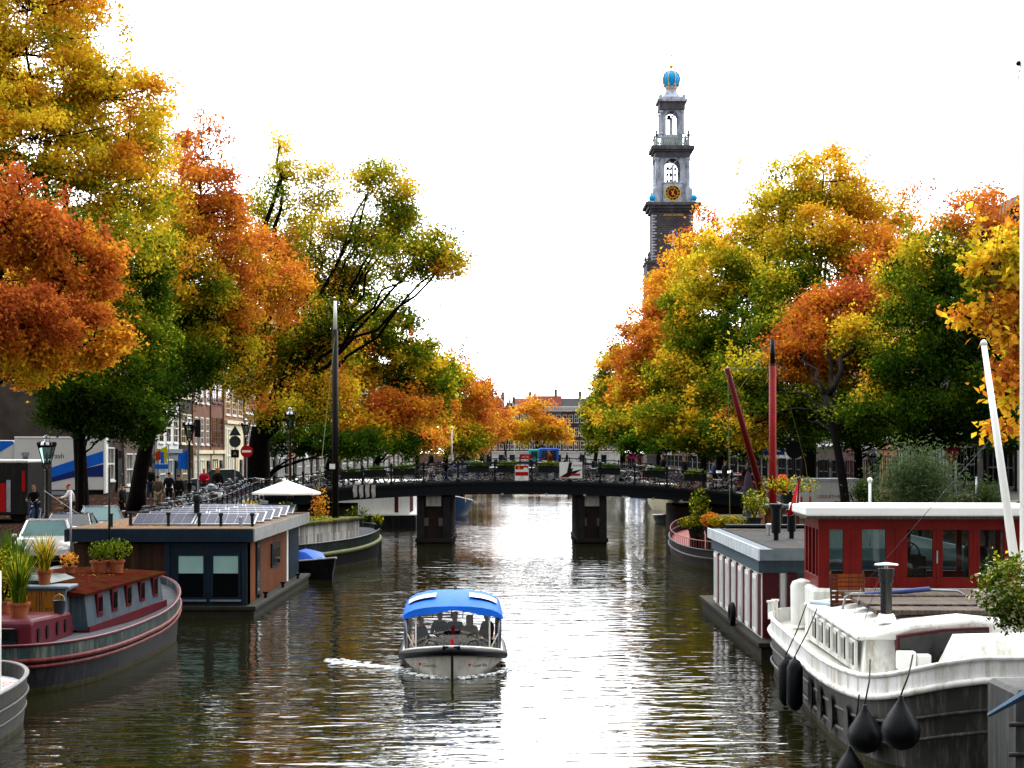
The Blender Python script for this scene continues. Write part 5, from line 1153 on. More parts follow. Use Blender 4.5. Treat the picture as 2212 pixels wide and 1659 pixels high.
# ---------------------------------------------------------------- people
def skinmesh(name, J, E, rad, mat, parent, root=0, sub=1, n=None):
    me = bpy.data.meshes.new(name); me.from_pydata([tuple(p) for p in J], E, []); me.materials.append(mat)
    o = bpy.data.objects.new(name, me); COL.objects.link(o); o.parent = parent
    o.modifiers.new('skin', 'SKIN').use_smooth_shade = True
    if sub: s = o.modifiers.new('sub', 'SUBSURF'); s.levels = sub; s.render_levels = sub
    d = me.skin_vertices[0].data
    for i, r_ in enumerate(rad): d[i].radius = (r_, r_); d[i].use_root = (i == root)
    return o
CLO = {}
def cloth(c):
    k = tuple(round(x, 3) for x in c)
    if k not in CLO: CLO[k] = M('cloth_%d' % len(CLO), c, .85, .2, 7)
    return CLO[k]
def person(label, locn, rz, top, legs, hair=(.03, .02, .012), pose='walk', ph=1, scale=1.0, long_hair=False, skirt=False, arms=None, group=None, hat=None, bag=None):
    t = thing('person', label, 'person', locn, rz, group); t.scale = (scale,)*3
    V = Vector; hz = .93
    if pose in ('sit', 'cycle'): hz = .93 if pose == 'cycle' else .5
    pel = V((0, 0, hz)); chest = V((0, .02 if pose != 'cycle' else .14, hz+.36)); neck = chest+V((0, .0 if pose != 'cycle' else .05, .2)); head0 = neck+V((0, .01, .09)); head1 = head0+V((0, .01, .15))
    J = [pel, pel+V((0, .01, .18)), chest, neck, head0, head1, head0+V((0, .105, .045))]; E = [(0, 1), (1, 2), (2, 3), (3, 4), (4, 5), (4, 6)]; r_ = [.12, .11, .12, .055, .082, .078, .018]
    # ears
    for s in (-1, 1): J.append(head0+V((s*.088, 0, .05))); E.append((4, len(J)-1)); r_.append(.016)
    armj = []; legj = []
    for s in (-1, 1):
        sh = chest+V((s*.18, 0, .12))
        if arms == 'down' or (arms is None and pose in ('walk', 'stand')):
            sw = (.16*ph*s if pose == 'walk' else 0); el = sh+V((s*.06, -sw*.5, -.29)); wr = el+V((s*.01, -sw*.7+.06, -.25))
        elif pose == 'cycle': el = sh+V((s*.07, .16, -.24)); wr = el+V((-s*.03, .24, -.04))
        elif arms == 'push': el = sh+V((s*.05, .08, -.27)); wr = el+V((-s*.02, .24, .02))
        else: el = sh+V((s*.07, .06, -.27)); wr = el+V((-s*.08, .24, -.03))
        i0 = len(J); J += [sh, el, wr]; E += [(2, i0), (i0, i0+1), (i0+1, i0+2)]; r_ += [.06, .045, .03]
        dr = (wr-el).normalized(); side = dr.cross(V((s, 0, 0)))
        if side.length < .1: side = V((0, 1, 0))
        side.normalize(); pl = wr+dr*.07; J.append(pl); r_.append(.034); E.append((i0+2, i0+3))
        for f, ln in ((-1.5, .07), (-.5, .085), (.5, .08), (1.5, .062)):
            k1 = pl+side*(.018*f)+dr*ln*.5; k2 = k1+dr*ln*.35+V((-s*.02, 0, 0)); a = len(J); J += [k1, k2]; r_ += [.009, .008]; E += [(i0+3, a), (a, a+1)]
        a = len(J); th = wr+dr*.03+side*-.035; J += [th, th+dr*.035+side*-.008]; r_ += [.011, .009]; E += [(i0+2, a), (a, a+1)]
        armj.append((i0, sh, el, wr))
    for s in (-1, 1):
        hp = pel+V((s*.095, 0, -.04))
        if pose == 'walk': q = s*ph; kn = hp+V((0, .12*q+.03, -.42)); an = kn+V((0, .08*q-.12, -.4)) if q < 0 else kn+V((0, .06*q-.02, -.4)); 
        elif pose == 'sit': kn = hp+V((s*.03, .42, .02)); an = kn+V((0, .02, -.42))
        elif pose == 'cycle': kn = hp+V((s*.02, .36 if s*ph > 0 else .2, -.2 if s*ph > 0 else -.4)); an = kn+V((0, -.12 if s*ph > 0 else -.02, -.38))
        else: kn = hp+V((s*.015, .02, -.43)); an = kn+V((0, -.02, -.38))
        an.z = max(an.z, .07) if pose != 'cycle' else an.z
        ft = an+V((0, .15, -.045)); i0 = len(J); J += [hp, kn, an, ft]; E += [(0, i0), (i0, i0+1), (i0+1, i0+2), (i0+2, i0+3)]; r_ += [.085, .058, .04, .035]; legj.append((hp, kn, an, ft))
    skinmesh('body', J, E, r_, SKIN, t)
    # jacket
    JJ = [pel+V((0, 0, .0)), pel+V((0, .01, .18)), chest, chest+V((0, 0, .15))]; EE = [(0, 1), (1, 2), (2, 3)]; rr = [.17, .165, .19, .15]
    for i0, sh, el, wr in armj: a = len(JJ); JJ += [sh, el, el.lerp(wr, .9)]; EE += [(2, a), (a, a+1), (a+1, a+2)]; rr += [.092, .07, .055]
    skinmesh('jacket', JJ, EE, rr, cloth(top), t)
    JJ = [pel+V((0, 0, .05))]; EE = []; rr = [.145]
    for hp, kn, an, ft in legj: a = len(JJ); JJ += [hp, kn, an]; EE += [(0, a), (a, a+1), (a+1, a+2)]; rr += [.105, .075, .06]
    skinmesh('trousers', JJ, EE, rr, cloth(legs), t)
    for hp, kn, an, ft in legj: skinmesh('shoe', [an+V((0, -.03, -.02)), ft+V((0, -.05, .0)), ft+V((0, .06, .0))], [(0, 1), (1, 2)], [.05, .045, .035], BLACKP, t)
    hc = M('hair_%.2f_%.2f' % (hair[0], hair[1]), hair, .7, .3, 12)
    HJ = [head0+V((0, -.045, .05)), head1+V((0, -.02, .03))]; HE = [(0, 1)]; hr_ = [.118, .108]
    if long_hair: HJ += [head0+V((0, -.06, -.08)), head0+V((0, -.06, -.2))]; HE += [(0, 2), (2, 3)]; hr_ += [.11, .09]
    skinmesh('hair', HJ, HE, hr_, hc, t)
    b = MB()
    for s in (-1, 1): b.ball(head0+V((s*.03, .078, .07)), .011, 6, 4)
    b.build('eyes', BLACKP, t)
    if bag: MB().box(-.16, .16, -.3, -.14, hz+.12, hz+.48).build('backpack', cloth(bag), t, bevel=.05)
    return t
DK = (.015, .017, .024); 
# passengers of the tour boat
def onboat(x, y, z): return TB.matrix_basis @ Vector((x, y, z))
person('driver in a dark jacket standing at the helm under the blue canopy', onboat(-.33, 1.3, -.28), R(180), (.04, .05, .08), DK, pose='stand', arms='fwd', scale=.72 if 0 else .8)
person('passenger in grey sitting at the left side of the tour boat', onboat(-.8, .1, .0), R(-120), (.12, .12, .15), DK, pose='sit', scale=.85)
person('stooping passenger with a beige scarf in the right half of the tour boat', onboat(.4, .4, -.02), R(170), (.3, .2, .14), DK, pose='sit', scale=.85, hair=(.25, .15, .08), long_hair=True)
person('passenger in a dark blue coat sitting beside the beige scarf', onboat(.05, 1.0, .0), R(150), (.03, .05, .08), DK, pose='sit', scale=.88)
person('passenger in a dark red jacket sitting behind the right side curtain', onboat(.85, .7, .02), R(120), (.2, .02, .02), DK, pose='sit', scale=.88)
# --- white barge with red wheelhouse, right
WBG = thing('barge', 'large white and grey barge with a dark red wheelhouse and hanging black fenders, near right', 'barge', (8.2, 36.4, 0), R(-2.0))
GHULL = M('barge_grey_hull', (.09, .087, .083), .5, .2, 2, dirt=(.3, .28, .24), damt=.4)
BWH = M('barge_white', (.72, .72, .7), .4, .1, 2, dirt=(.34, .28, .18), damt=.75, dscale=(2.5, 2.5, .4))
r3 = hull(WBG, 2.5, 8.7, 1.3, 4.6, .22, -.08, [GHULL, BWH, BWH, BWH, M('barge_deck', (.55, .55, .5), .6, .12, 2, dirt=(.3, .25, .15), damt=.5)], zs=.96, deck=.28, strake_r=.06, rail_r=.06, taper=.97, bow=.42, dy=.8)
for dz, r_ in ((-.28, .03), (-.62, .035)):
    MB().tube([(p[0]*1.0, p[1]*1.002, p[2]+dz-.12*abs(p[1])/9) for p in ring(2.48, 8.68, .96, 4.6, sh0=.22, sh1=-.08, bow=.35)], r_, 6, closed=True).build('hull_moulding', GHULL, WBG, smooth=True, loc=(0, .8, 0))
for k in range(6):
    yy = (-6.7, -5.4, -4.1, -2.85, -1.6, 2.2)[k]; rr_ = MB().lathe([(.2, 0), (.22, .03), (.24, .05), (.2, .06)], n=20); ix = -2.47*(1-abs((yy-.8)/8.7)**4.6)**(1/4.6)
    rr_.v = [(ix-.035-v[2]*.6, yy+v[0]*1.25, .52+v[1]*1.45) for v in rr_.v]; rr_.build('porthole', BLACKP, WBG)
# coachroof
z0, z1 = 1.2, 1.8
cab = MB(); A = [(-1.85, -3.9), (2.0, -3.9), (2.0, 3.6), (-2.0, 3.6)]
cab.add([(x, y, z0-.1) for x, y in A]+[(x*.97, y+(.25 if y < 0 else 0), z1) for x, y in A], [(3, 2, 1, 0), (4, 5, 6, 7), (0, 1, 5, 4), (1, 2, 6, 5), (2, 3, 7, 6), (3, 0, 4, 7)]).build('coachroof', BWH, WBG)
rs = []
for y_, dz in ((-3.82, 0), (-3.6, .05), (3.6, 0)):
    rs.append([(-1.95+.02*abs(y_), y_, z1-.02), (-1.95, y_, z1+.03+dz*.3), (-1.0, y_, z1+.2+dz), (0, y_, z1+.3+dz), (1.0, y_, z1+.2+dz), (2.0, y_, z1+.03+dz*.3), (2.0, y_, z1-.02)])
MB().loft(rs, cap0=True, cap1=True).build('roof', BWH, WBG)
MB().tube([(-1.97, 3.6, z1), (-1.95, -3.7, z1), (-1.7, -3.9, z1+.03), (-1.0, -3.92, z1+.22), (0, -3.93, z1+.33), (1.0, -3.92, z1+.22), (1.8, -3.9, z1+.06)], .045, 8).build('roof_edge_moulding', BWH, WBG, smooth=True)
for k in range(6):
    yy = -3.35+k*.95; o = MB().box(-1.96-.012*k, -1.9-.012*k, yy, yy+.62, 1.22, 1.72).build('window', WFR, WBG, bevel=.01); MB().box(-1.985-.012*k, -1.95-.012*k, yy+.07, yy+.55, 1.27, 1.68).build('pane', DARKG, o)
o = MB().prism([(-1.3, 1.36), (.3, 1.36), (.3, 2.02), (-.5, 1.98), (-1.3, 1.86)], 'y', -3.95, -3.6).build('window', MAROON, WBG); MB().prism([(-1.26, 1.4), (.26, 1.4), (.26, 1.98), (-.5, 1.94), (-1.26, 1.82)], 'y', -3.965, -3.952).build('pane', DARKG, o)
for k, (x, y, w_, h) in enumerate(((-1.35, -4.3, .32, .3), (-.5, -4.35, .5, .28), (-1.0, -4.2, .25, .24))): MB().box(x, x+w_, y, y+.25, 1.3, 1.32+h).build('white_locker', WHITEC, WBG, bevel=.03)
b = MB(); b.add([(-.75, -5.9, 1.3), (2.3, -5.9, 1.3), (2.3, -4.4, 1.3), (-.75, -4.4, 1.3), (-.45, -5.7, 1.95), (2.2, -5.7, 2.03), (2.2, -4.5, 2.03), (-.45, -4.5, 1.95)], [(3, 2, 1, 0), (4, 5, 6, 7), (0, 1, 5, 4), (1, 2, 6, 5), (2, 3, 7, 6), (3, 0, 4, 7)]).build('bow_hatch', BWH, WBG)
for k in range(5):
    y_ = -2.6+k*1.1; MB().box(-1.45+.28*(4-k)*0, 1.4, y_, y_+.85, z1+.31+.02*(k % 2), z1+.4+.02*(k % 2)).build('hatch_board', DECKW, WBG, rz=0, bevel=.02)
# flue
fx, fy = -1.32, -2.9; z1 += .1
MB().lathe([(.19, -.02), (.17, .06), (.13, .14)], (fx, fy, z1+.12), 16).build('flue_collar', WHITEC, WBG, smooth='auto')
o = MB().lathe([(.105, .14), (.105, .71), (.125, .72), (.125, .84), (.15, .84), (.15, .98), (.02, .98)], (fx, fy, z1+.1), 18).build('flue_pipe', M('flue_steel', (.12, .12, .12), .22, .3, 3, metal=.9), WBG, smooth='auto')
MB().lathe([(.22, 1.04), (.21, 1.065), (.03, 1.09)], (fx, fy, z1+.1), 18).tube([(fx, fy, z1+1.04), (fx, fy, z1+1.18)], .03, 6).build('cap', STEEL, o)
# wheelhouse
z1 -= .1
WX0, WX1, WY0, WY1 = -1.55, 3.0, 4.75, 7.2; WZ0, WZ1 = 2.08, 3.6
MB().box(-1.7, 2.3, 4.4, 7.2, 1.1, 2.06, ch=.06).build('wheelhouse_base', WHITEP, WBG)
RW = M('wheelhouse_red', (.27, .022, .01), .45, .22, 2, dirt=(.1, .02, .012), damt=.4)
fw_ = [(WX0, -1.27), (-1.0, -.62), (-.1, .18), (.68, .78), (1.32, 1.55), (2.1, 3.0)]
b = MB(); b.box(WX0, WX1, WY0, WY0+.1, WZ0, 2.3); b.box(WX0, WX1, WY0, WY0+.1, 3.36, WZ1)
posts_ = [(WX0, -1.3), (-1.0, -.58), (-.06, .42), (.98, 1.2), (1.78, 2.02), (2.55, 3.0)]
for a, c in posts_: b.box(a, c, WY0+.003, WY0+.097, 2.3, 3.36)
for a, c in posts_[1:5]: b.box((a+c)/2-.03, (a+c)/2+.03, WY0-.02, WY0+.002, 2.12, 3.4)
for side in (WX0,):
    b.box(side, side+.1, WY0+.101, WY1, WZ0-.75, 2.3); b.box(side, side+.1, WY0+.101, WY1, 3.36, WZ1)
    for y_ in (5.2, 5.85, 6.5, 7.07): b.box(side+.003, side+.097, y_, y_+.13, 2.3, 3.36)
b.box(WX0, WX1, WY1, WY1+.1, WZ0, 2.3); b.box(WX0, WX1, WY1, WY1+.1, 3.36, WZ1)
for x_ in (WX0, -.4, .8, 2.0, 2.9): b.box(x_, x_+.13, WY1+.003, WY1+.097, 2.3, 3.36)
b.build('wheelhouse_frame', RW, WBG, bevel=.008)
b = MB()
for (a, c), (d, e) in zip(posts_[:-1], posts_[1:]):
    b.quad((c, WY0+.05, 2.3), (d, WY0+.05, 2.3), (d, WY0+.05, 3.36), (c, WY0+.05, 3.36))
for y_, y2 in ((4.9, 5.2), (5.33, 5.85), (5.98, 6.5)): b.quad((WX0+.05, y2, 2.3), (WX0+.05, y_, 2.3), (WX0+.05, y_, 3.36), (WX0+.05, y2, 3.36))
b.quad((WX0+.1, WY1+.05, 2.3), (2.9, WY1+.05, 2.3), (2.9, WY1+.05, 3.36), (WX0+.1, WY1+.05, 3.36)); b.build('window_glass', CLEAR, WBG)
MB().box(WX0+.12, 2.9, WY0+.12, WY1-.02, WZ0-.02, WZ0+.0).build('wheelhouse_floor', DECKW, WBG)
MB().box(.2, .9, WY0+.3, WY0+.7, WZ0+.002, 2.75).build('helm_console', WOODB, WBG, bevel=.03)
wh = MB().tube([(.55+.3*math.cos(2*PI*k/16), WY0+.85, 2.75+.3*math.sin(2*PI*k/16)) for k in range(16)], .02, 6, closed=True)
for k in range(3): wh.tube([(.55-.3*math.cos(k*PI/3), WY0+.85, 2.75-.3*math.sin(k*PI/3)), (.55+.3*math.cos(k*PI/3), WY0+.85, 2.75+.3*math.sin(k*PI/3))], .012, 4)
wh.build('steering_wheel', WOODB, WBG)
MB().box(1.9, 2.4, WY0+.8, WY0+1.3, WZ0, 2.95).build('blue_chair', M('chair_navy', (.01, .02, .05), .7, .2, 4), WBG, bevel=.1)
MB().box(WX0-.3, WX1+.5, WY0-.35, WY1+.45, WZ1+.004, WZ1+.07, ch=.02).build('roof_underlay', DECKW, WBG)
MB().box(WX0-.32, WX1+.5, WY0-.4, WY1+.5, WZ1+.075, WZ1+.28, ch=.03).build('wheelhouse_roof', WHITEC, WBG)
MB().tube([(1.06, WY0-.06, 2.62), (1.06, WY0-.08, 2.9)], .02, 6).build('door_handle', STEEL, WBG)
# white round-cornered locker at the aft quarter
MB().lathe([(.26, 0), (.27, .9), (.22, 1.0), (.05, 1.06)], (-1.72, 6.3, 1.1), 20).build('white_ventilator', WHITEP, WBG, smooth='auto')
for x, y in ((-2.3, 7.7), (-2.15, 8.1)): MB().lathe([(.07, 0), (.07, .38), (.1, .4), (.1, .44)], (x, y, 1.1), 10).build('bollard', WHITEP, WBG, smooth='auto')
# rails, awning pole, grey cover
BLP = M('blue_foam', (.09, .13, .34), .6, .15, 4); GRP = M('galvanised', (.3, .33, .36), .4, .2, 4, metal=.4)
MB().tube([(-2.05, 2.2, 1.95), (-.3, 1.2, 1.88)], .045, 8).build('spar', M('pale_blue_spar', (.45, .55, .6), .5, .1, 3), WBG, smooth=True)
MB().tube([(-1.5, 2.2, 1.85), (-1.5, 2.2, 2.12), (-1.3, 2.15, 2.18), (-1.15, 2.1, 2.1), (-1.15, 2.1, 1.85)], .035, 8).build('blue_handrail', BLP, WBG, smooth=True)
MB().tube([(-1.55, 1.0, 1.9), (-1.5, 1.0, 2.15), (-1.35, 1.0, 2.22), (-1.1, 1.0, 2.22)], .025, 8).tube([(.2, 1.0, 2.3), (.75, 1.0, 2.28), (.9, 1.0, 2.2), (.95, 1.0, 1.9)], .025, 8).tube([(1.2, 1.0, 1.9), (1.25, 1.0, 2.2), (1.4, 1.0, 2.28), (2.3, 1.0, 2.28)], .025, 8).build('handrail', GRP, WBG, smooth=True)
MB().tube([(-1.1, 1.0, 2.2), (.2, 1.0, 2.32)], .05, 8).build('blue_foam_tube', BLP, WBG, smooth=True)
b = MB(); b.add([(-1.0, -1.0, 1.93), (-.0, -.7, 1.95), (1.0, 0, 1.95), (1.0, .9, 1.95), (-.8, .9, 1.95), (-.8, -.3, 2.15), (.1, 0, 2.12), (.8, .4, 2.05)], [(0, 1, 6, 5), (1, 2, 7, 6), (2, 3, 7), (3, 4, 5, 6, 7), (4, 0, 5)]); b.build('grey_canvas_cover', M('grey_canvas', (.16, .165, .17), .85, .2, 4), WBG)
# masts at the right edge
LW_ = lambda v: WBG.matrix_basis.inverted() @ v
wm = MB().tube([LW_(Vector((X(2212.5, 33), 33, 1.5))), LW_(P(2211.5, 100, 33))], [.08, .07], 14).build('mast', WHITEC, WBG, smooth=True)
b0 = P(2190, 1200, 32.6); b1 = P(2125, 742, 33.4); b0 = LW_(b0); b1 = LW_(b1)
MB().tube([b0, b1], [.085, .05], 12).lathe([(.07, 0), (.05, .06), (.02, .09)], b1-Vector((0, 0, .02)), 8).build('boom', WHITEC, WBG, smooth=True)
b = MB()
for px, py, q in ((2142, 740, 32), (2098, 935, 33), (2088, 975, 33.5), (2105, 960, 33)): pass
tp = LW_(P(2206, 120, 33))
for px, py in ((2095, 470), (2122, 700), (2130, 720), (2140, 740)): b.tube([tp, LW_(P(px, py, 33.8)) if py < 600 else LW_(P(px, py, 33.4))], .004, 4)
b.tube([LW_(P(2160, 925, 33.3)), LW_(P(1860, 1270, 35.5)), LW_(P(1840, 1345, 33.6))], .006, 4)
b.tube([LW_(P(1905, 1230, 33.5)), LW_(P(1852, 1385, 32.6))], .006, 4)
b.build('rigging', BLACKP, WBG); MB().ball(LW_(P(2200, 137, 33)), .05).build('block', BLACKP, WBG)
t = thing('garden_bench', 'slatted brown wooden folding chair on the white barge, turned to the wheelhouse', 'chair', P(1832, 1325, 38.2))
for k in range(8): MB().box(-.33, .33, -.02+.0*k, .01, .12+.09*k, .185+.09*k).build('slat', WOODO, t).rotation_euler = (R(-10), 0, 0)
for s in (-1, 1):
    MB().tube([(s*.34, 0, -.1), (s*.34, .16, .86)], .02, 6).build('side_rail', WOODO, t); MB().tube([(s*.3, .45, -.1), (s*.3, .05, .25)], .018, 6).build('leg', WOODO, t)
MB().box(-.33, .33, .0, .42, .2, .23).build('seat', WOODO, t)
# fenders
def fender(label, px, py, d, r_, h, attach, pear=True):
    c = P(px, py, d); t = thing('fender', label, 'fender', c, group='black fenders hanging from the white barge')
    if pear: pf = [(.01, -r_*1.0), (r_*.6, -r_*.82), (r_*.92, -r_*.4), (r_, 0), (r_*.9, r_*.42), (r_*.62, r_*.85), (r_*.34, r_*1.25), (r_*.14, r_*1.55), (r_*.12, r_*1.75), (.02, r_*1.78)]
    else: pf = [(.01, -h/2), (r_*.6, -h/2+.04), (r_, -h/2+.15), (r_, h/2-.15), (r_*.6, h/2-.03), (r_*.2, h/2), (r_*.15, h/2+.05), (.01, h/2+.06)]
    MB().lathe(pf, (0, 0, 0), 24).build('body', M('fender_rubber', (.012, .014, .02), .42, .3, 4, bump=.2), t, smooth=True)
    a = P(*attach)-c; top = Vector((0, 0, pf[-1][1])); m = (a+top)/2+Vector((.02, -.03, 0)); MB().tube([top, m, a], .014, 6).build('rope', RUBBER, t, smooth=True)
fender('large pear shaped black fender, left of the two hanging at the white barge bow', 1868, 1590, 28.6, .275, 0, (1880, 1425, 30))
fender('large pear shaped black fender, right of the two hanging at the white barge bow', 1946, 1578, 27.9, .3, 0, (1972, 1415, 28.6))
fender('round black fender barely showing at the bottom edge below the two pear shaped ones', 1836, 1668, 29.6, .24, 0, (1856, 1500, 29.6))
fender('long black fender with ropes on the white barge side, the nearer of two', 1717, 1480, 35.6, .155, 1.0, (1765, 1315, 36.5), False)
fender('long black fender on the white barge side, the further of two', 1697, 1474, 37.0, .145, .95, (1742, 1305, 37.8), False)
# shrub in a pot at the right edge
p = P(2172, 1290, 26.5); t = thing('potted_shrub', 'leafy variegated green shrub overhanging the white barge at the right edge', 'shrub', (8.0, 26.4, 1.75))
MB().lathe([(.22, -.2), (.3, .25), (.33, .26), (.33, .32), (.28, .32)], n=14).build('pot', TERRA, t, smooth='auto')
MB().tube([(0, 0, .2), (-.3, .05, .8), (-.75, .1, 1.3)], [.04, .03, .015], 6).tube([(-.2, .03, .6), (-.2, .2, 1.3), (-.5, .3, 1.8)], [.025, .02, .01], 5).build('stem', BARK, t)
rng = np.random.default_rng(90); cs = []; hs = []
for k in range(120):
    d_ = rng.normal(size=3); d_ /= np.linalg.norm(d_); r_ = rng.uniform(.3, 1)**.5; c_ = np.array([-.72+.62*d_[0]*r_, .1+.4*d_[1]*r_, 1.32+.55*d_[2]*r_]); nn = 26
    cs.append(c_+rng.normal(size=(nn, 3))*.07); hs.append(.22+.1*d_[2]+rng.normal(size=nn)*.12)
for k in range(60):
    d_ = rng.normal(size=3); d_ /= np.linalg.norm(d_); r_ = rng.uniform(.3, 1)**.5; c_ = np.array([-.35+.5*d_[0]*r_, .2+.4*d_[1]*r_, 1.15+.45*d_[2]*r_]); nn = 26
    cs.append(c_+rng.normal(size=(nn, 3))*.07); hs.append(.38+rng.normal(size=nn)*.1)
hs = np.concatenate(hs); col = grad(hs); va = rng.random(len(hs)) < .18; col[va, :3] = (.4, .38, .2)
me = leaves_mesh('foliage', np.concatenate(cs), .075, hs, rng, .5, .2, col); o = bpy.data.objects.new('foliage', me); COL.objects.link(o); o.parent = t
# steel workboat corner bottom right
t = thing('barge', 'weathered grey steel barge end, only a corner in view at the bottom right', 'barge', (8.55, 25.6, 0))
x0 = X(2194, 25.6)-8.55
MB().box(x0, 2.0, 0, 1.5, -.5, Z(1492, 25.6), ch=.06).build('hull', M('grey_steel_light', (.08, .085, .085), .6, .3, 3, dirt=(.2, .19, .17), damt=.5), t)
for zz in (Z(1560, 25.6), Z(1625, 25.6)): MB().tube([(x0-.1, -.03, zz-.03), (2.0, -.05, zz+.08)], .035, 8).build('hull_moulding', GREYS, t, smooth=True)
b0 = P(2135, 1545, 25.2)-Vector((8.55, 25.6, 0)); b1 = P(2300, 1450, 24.6)-Vector((8.55, 25.6, 0))
MB().tube([b0, b1], [.03, .09], 4).build('blue_spar', M('dull_blue_paint', (.1, .17, .25), .5, .3, 3), t)

# --- grey blue houseboat with maroon panels, right
RH = thing('houseboat', 'grey blue flat roofed houseboat with white and maroon side panels, behind the white barge', 'houseboat', (6.15, 46.4, 0), R(-.3))
BG = M('houseboat_bluegrey', (.1, .15, .19), .5, .2, 2, dirt=(.2, .2, .2), damt=.3); LGF = M('pale_fascia', (.48, .52, .54), .6, .2, 3, dirt=(.16, .16, .15), damt=.55, dscale=(8, 8, .4))
MB().box(-.02, 5.5, -.9, 14, -.6, .28).build('raft', CONC, RH); MB().box(-.1, 5.5, -1.0, 14.1, .282, .4).build('raft_deck', CONC, RH, bevel=.02)
MB().box(.12, 5.0, .1, 11.4, .402, 2.06).build('wall', WHITEP, RH)
MB().box(.03, 5.2, -.02, 11.5, 2.06, 2.42).build('blue_band', BG, RH)
MB().box(-.05, 5.4, -.9, 11.6, 2.423, 2.68).build('roof', BG, RH); MB().box(-.09, -.052, -.92, 11.65, 2.41, 2.71).build('side_fascia', LGF, RH); MB().box(.3, 5.2, -.7, 11.4, 2.683, 2.7).build('roof_felt', M('dark_roof_felt', (.055, .06, .065), .9, .3, 5, dirt=(.2, .12, .06), damt=.4, dscale=(2, 2, 2)), RH)
MB().box(-.05, 5.4, -.93, -.902, 2.42, 2.69).build('front_fascia', M('fascia_grey', (.2, .24, .26), .6, .2, 3), RH)
for k in range(7):
    y_ = .25+k*1.6
    MB().box(.09, .118, y_, y_+.45, .45, 2.0).build('maroon_panel', MAROON, RH); w_ = MB().box(.06, .117, y_+.55, y_+1.3, .5, 1.95).build('window', WHITEC, RH)
    MB().box(.05, .065, y_+.63, y_+.82, .6, 1.85).box(.05, .065, y_+.95, y_+1.2, .6, 1.85).build('pane', M('frosted_pane', (.5, .5, .5), .3, .15, 3), w_)
MB().box(.14, .55, .02, .098, .42, 2.05).build('maroon_panel', MAROON, RH); MB().box(.75, .98, -.1, .096, .42, 2.05).build('maroon_post', MAROON, RH); MB().box(.58, .7, .03, .097, .42, 2.05).build('white_trim', WHITEC, RH)
w_ = MB().box(1.0, 4.9, .04, .095, .42, 2.04).build('window', BG, RH); MB().box(1.05, 4.85, .02, .038, .5, 1.95).build('pane', DARKG, w_); MB().box(1.06, 2.2, -.5, .01, .41, 1.3).build('blue_locker', M('deep_blue', (.01, .04, .1), .4, .2, 3), RH, bevel=.03)
def vent(t, x, y, z, h, m1, m2): o = MB().lathe([(.06, 0), (.06, h*.6), (.1, h*.6), (.1, h), (.03, h+.02)], (x, y, z), 12).build('vent_pipe', m1, t, smooth='auto')
vent(RH, X(1659, 53)-6.15, 6.6, 2.7, .32, STEEL, BLACKP)
p = P(1675, 1162, 50)-Vector((6.15, 46.4, 0)); MB().lathe([(.07, 0), (.07, .18), (.13, .2), (.13, .85), (.19, .86), (.19, .98)], (p.x, p.y, 2.7), 14).build('flue', BLACKP, RH, smooth='auto')
p = P(1708, 1150, 51)-Vector((6.15, 46.4, 0)); MB().lathe([(.07, 0), (.07, .18), (.12, .2), (.12, .7), (.17, .71), (.17, .8)], (p.x, p.y, 2.7), 14).build('flue', BLACKP, RH, smooth='auto')
MB().tube([(.3, 9.9, 2.82), (5.2, 9.6, 2.82)], .07, 8).build('drain_pipe', BLACKP, RH, smooth=True)
scatter(RH, 'fallen_leaves', .5, 5, 8, 11.3, 2.705, 260, .07, 21, hue=.85); scatter(RH, 'fallen_leaves', .5, 5, -.5, 8, 2.705, 60, .06, 22, hue=.8)
t = thing('car_tyre', 'black rubber tyre hanging on the maroon and white houseboat side', 'tyre', (6.05, 50.6, .65)); MB().tube([(-.04, .26*math.cos(2*PI*k/16), .26*math.sin(2*PI*k/16)) for k in range(16)], .08, 8, closed=True).build('tyre', RUBBER, t, smooth=True)

# --- orange wheelhouse barge with red mast
OB = thing('barge', 'sailing barge with orange wooden wheelhouse, red mast and red derrick, on the right', 'barge', (10.1, 67, 0))
hull(OB, 2.4, 8.2, 1.3, 3, .1, .4, [NAVY, BLACKP, MAROON, BLACKP, DECKW], deck=.2)
p0 = P(1652, 1097, 61)-Vector((10.1, 67, 0)); zt1 = Z(1096, 61); xw = p0.x
b = MB()
for xx in (xw, xw+.42, xw+1.0, xw+1.6): b.box(xx, xx+.28 if xx == xw else xx+.14, -6, -5.9, 1.1, zt1)
b.box(xw, xw+1.75, -6.02, -5.88, zt1-.2, zt1-.01).box(xw, xw+1.75, -6.02, -5.88, 2.0, 2.3).box(xw, xw+.1, -5.87, -4.4, 1.1, zt1-.005)
b.build('wheelhouse_frame', WOODO, OB); MB().box(xw+.1, xw+1.7, -5.8, -4.4, 1.1, 2.3).build('wheelhouse', WOODO, OB)
MB().box(xw-.12, xw+2.3, -6.2, -4.2, zt1, zt1+.08).build('wheelhouse_roof', BG, OB)
RMAST = M('mast_red', (.36, .025, .015), .45, .2, 2)
mx = X(1669, 64)-10.1
m_ = MB().tube([(mx, -3, 1.2), (mx, -3, Z(790, 64))], [.14, .125], 12).build('mast', RMAST, OB, smooth=True); MB().tube([(mx, -3, Z(790, 64)), (mx, -3, Z(733, 64))], [.085, .08], 10).lathe([(.12, 0), (.12, .1)], (mx, -3, Z(792, 64)), 10).build('mast_top', BLACKP, m_, smooth=True)
d0 = P(1652, 1090, 63.8)-Vector((10.1, 67, 0)); d1 = P(1570, 795, 62)-Vector((10.1, 67, 0))
MB().tube([d0, d1], [.12, .09], 10).build('derrick', M('derrick_red', (.22, .015, .015), .5, .2, 2), OB, smooth=True)
b = MB(); mt_ = Vector((mx, -3, Z(740, 64)))
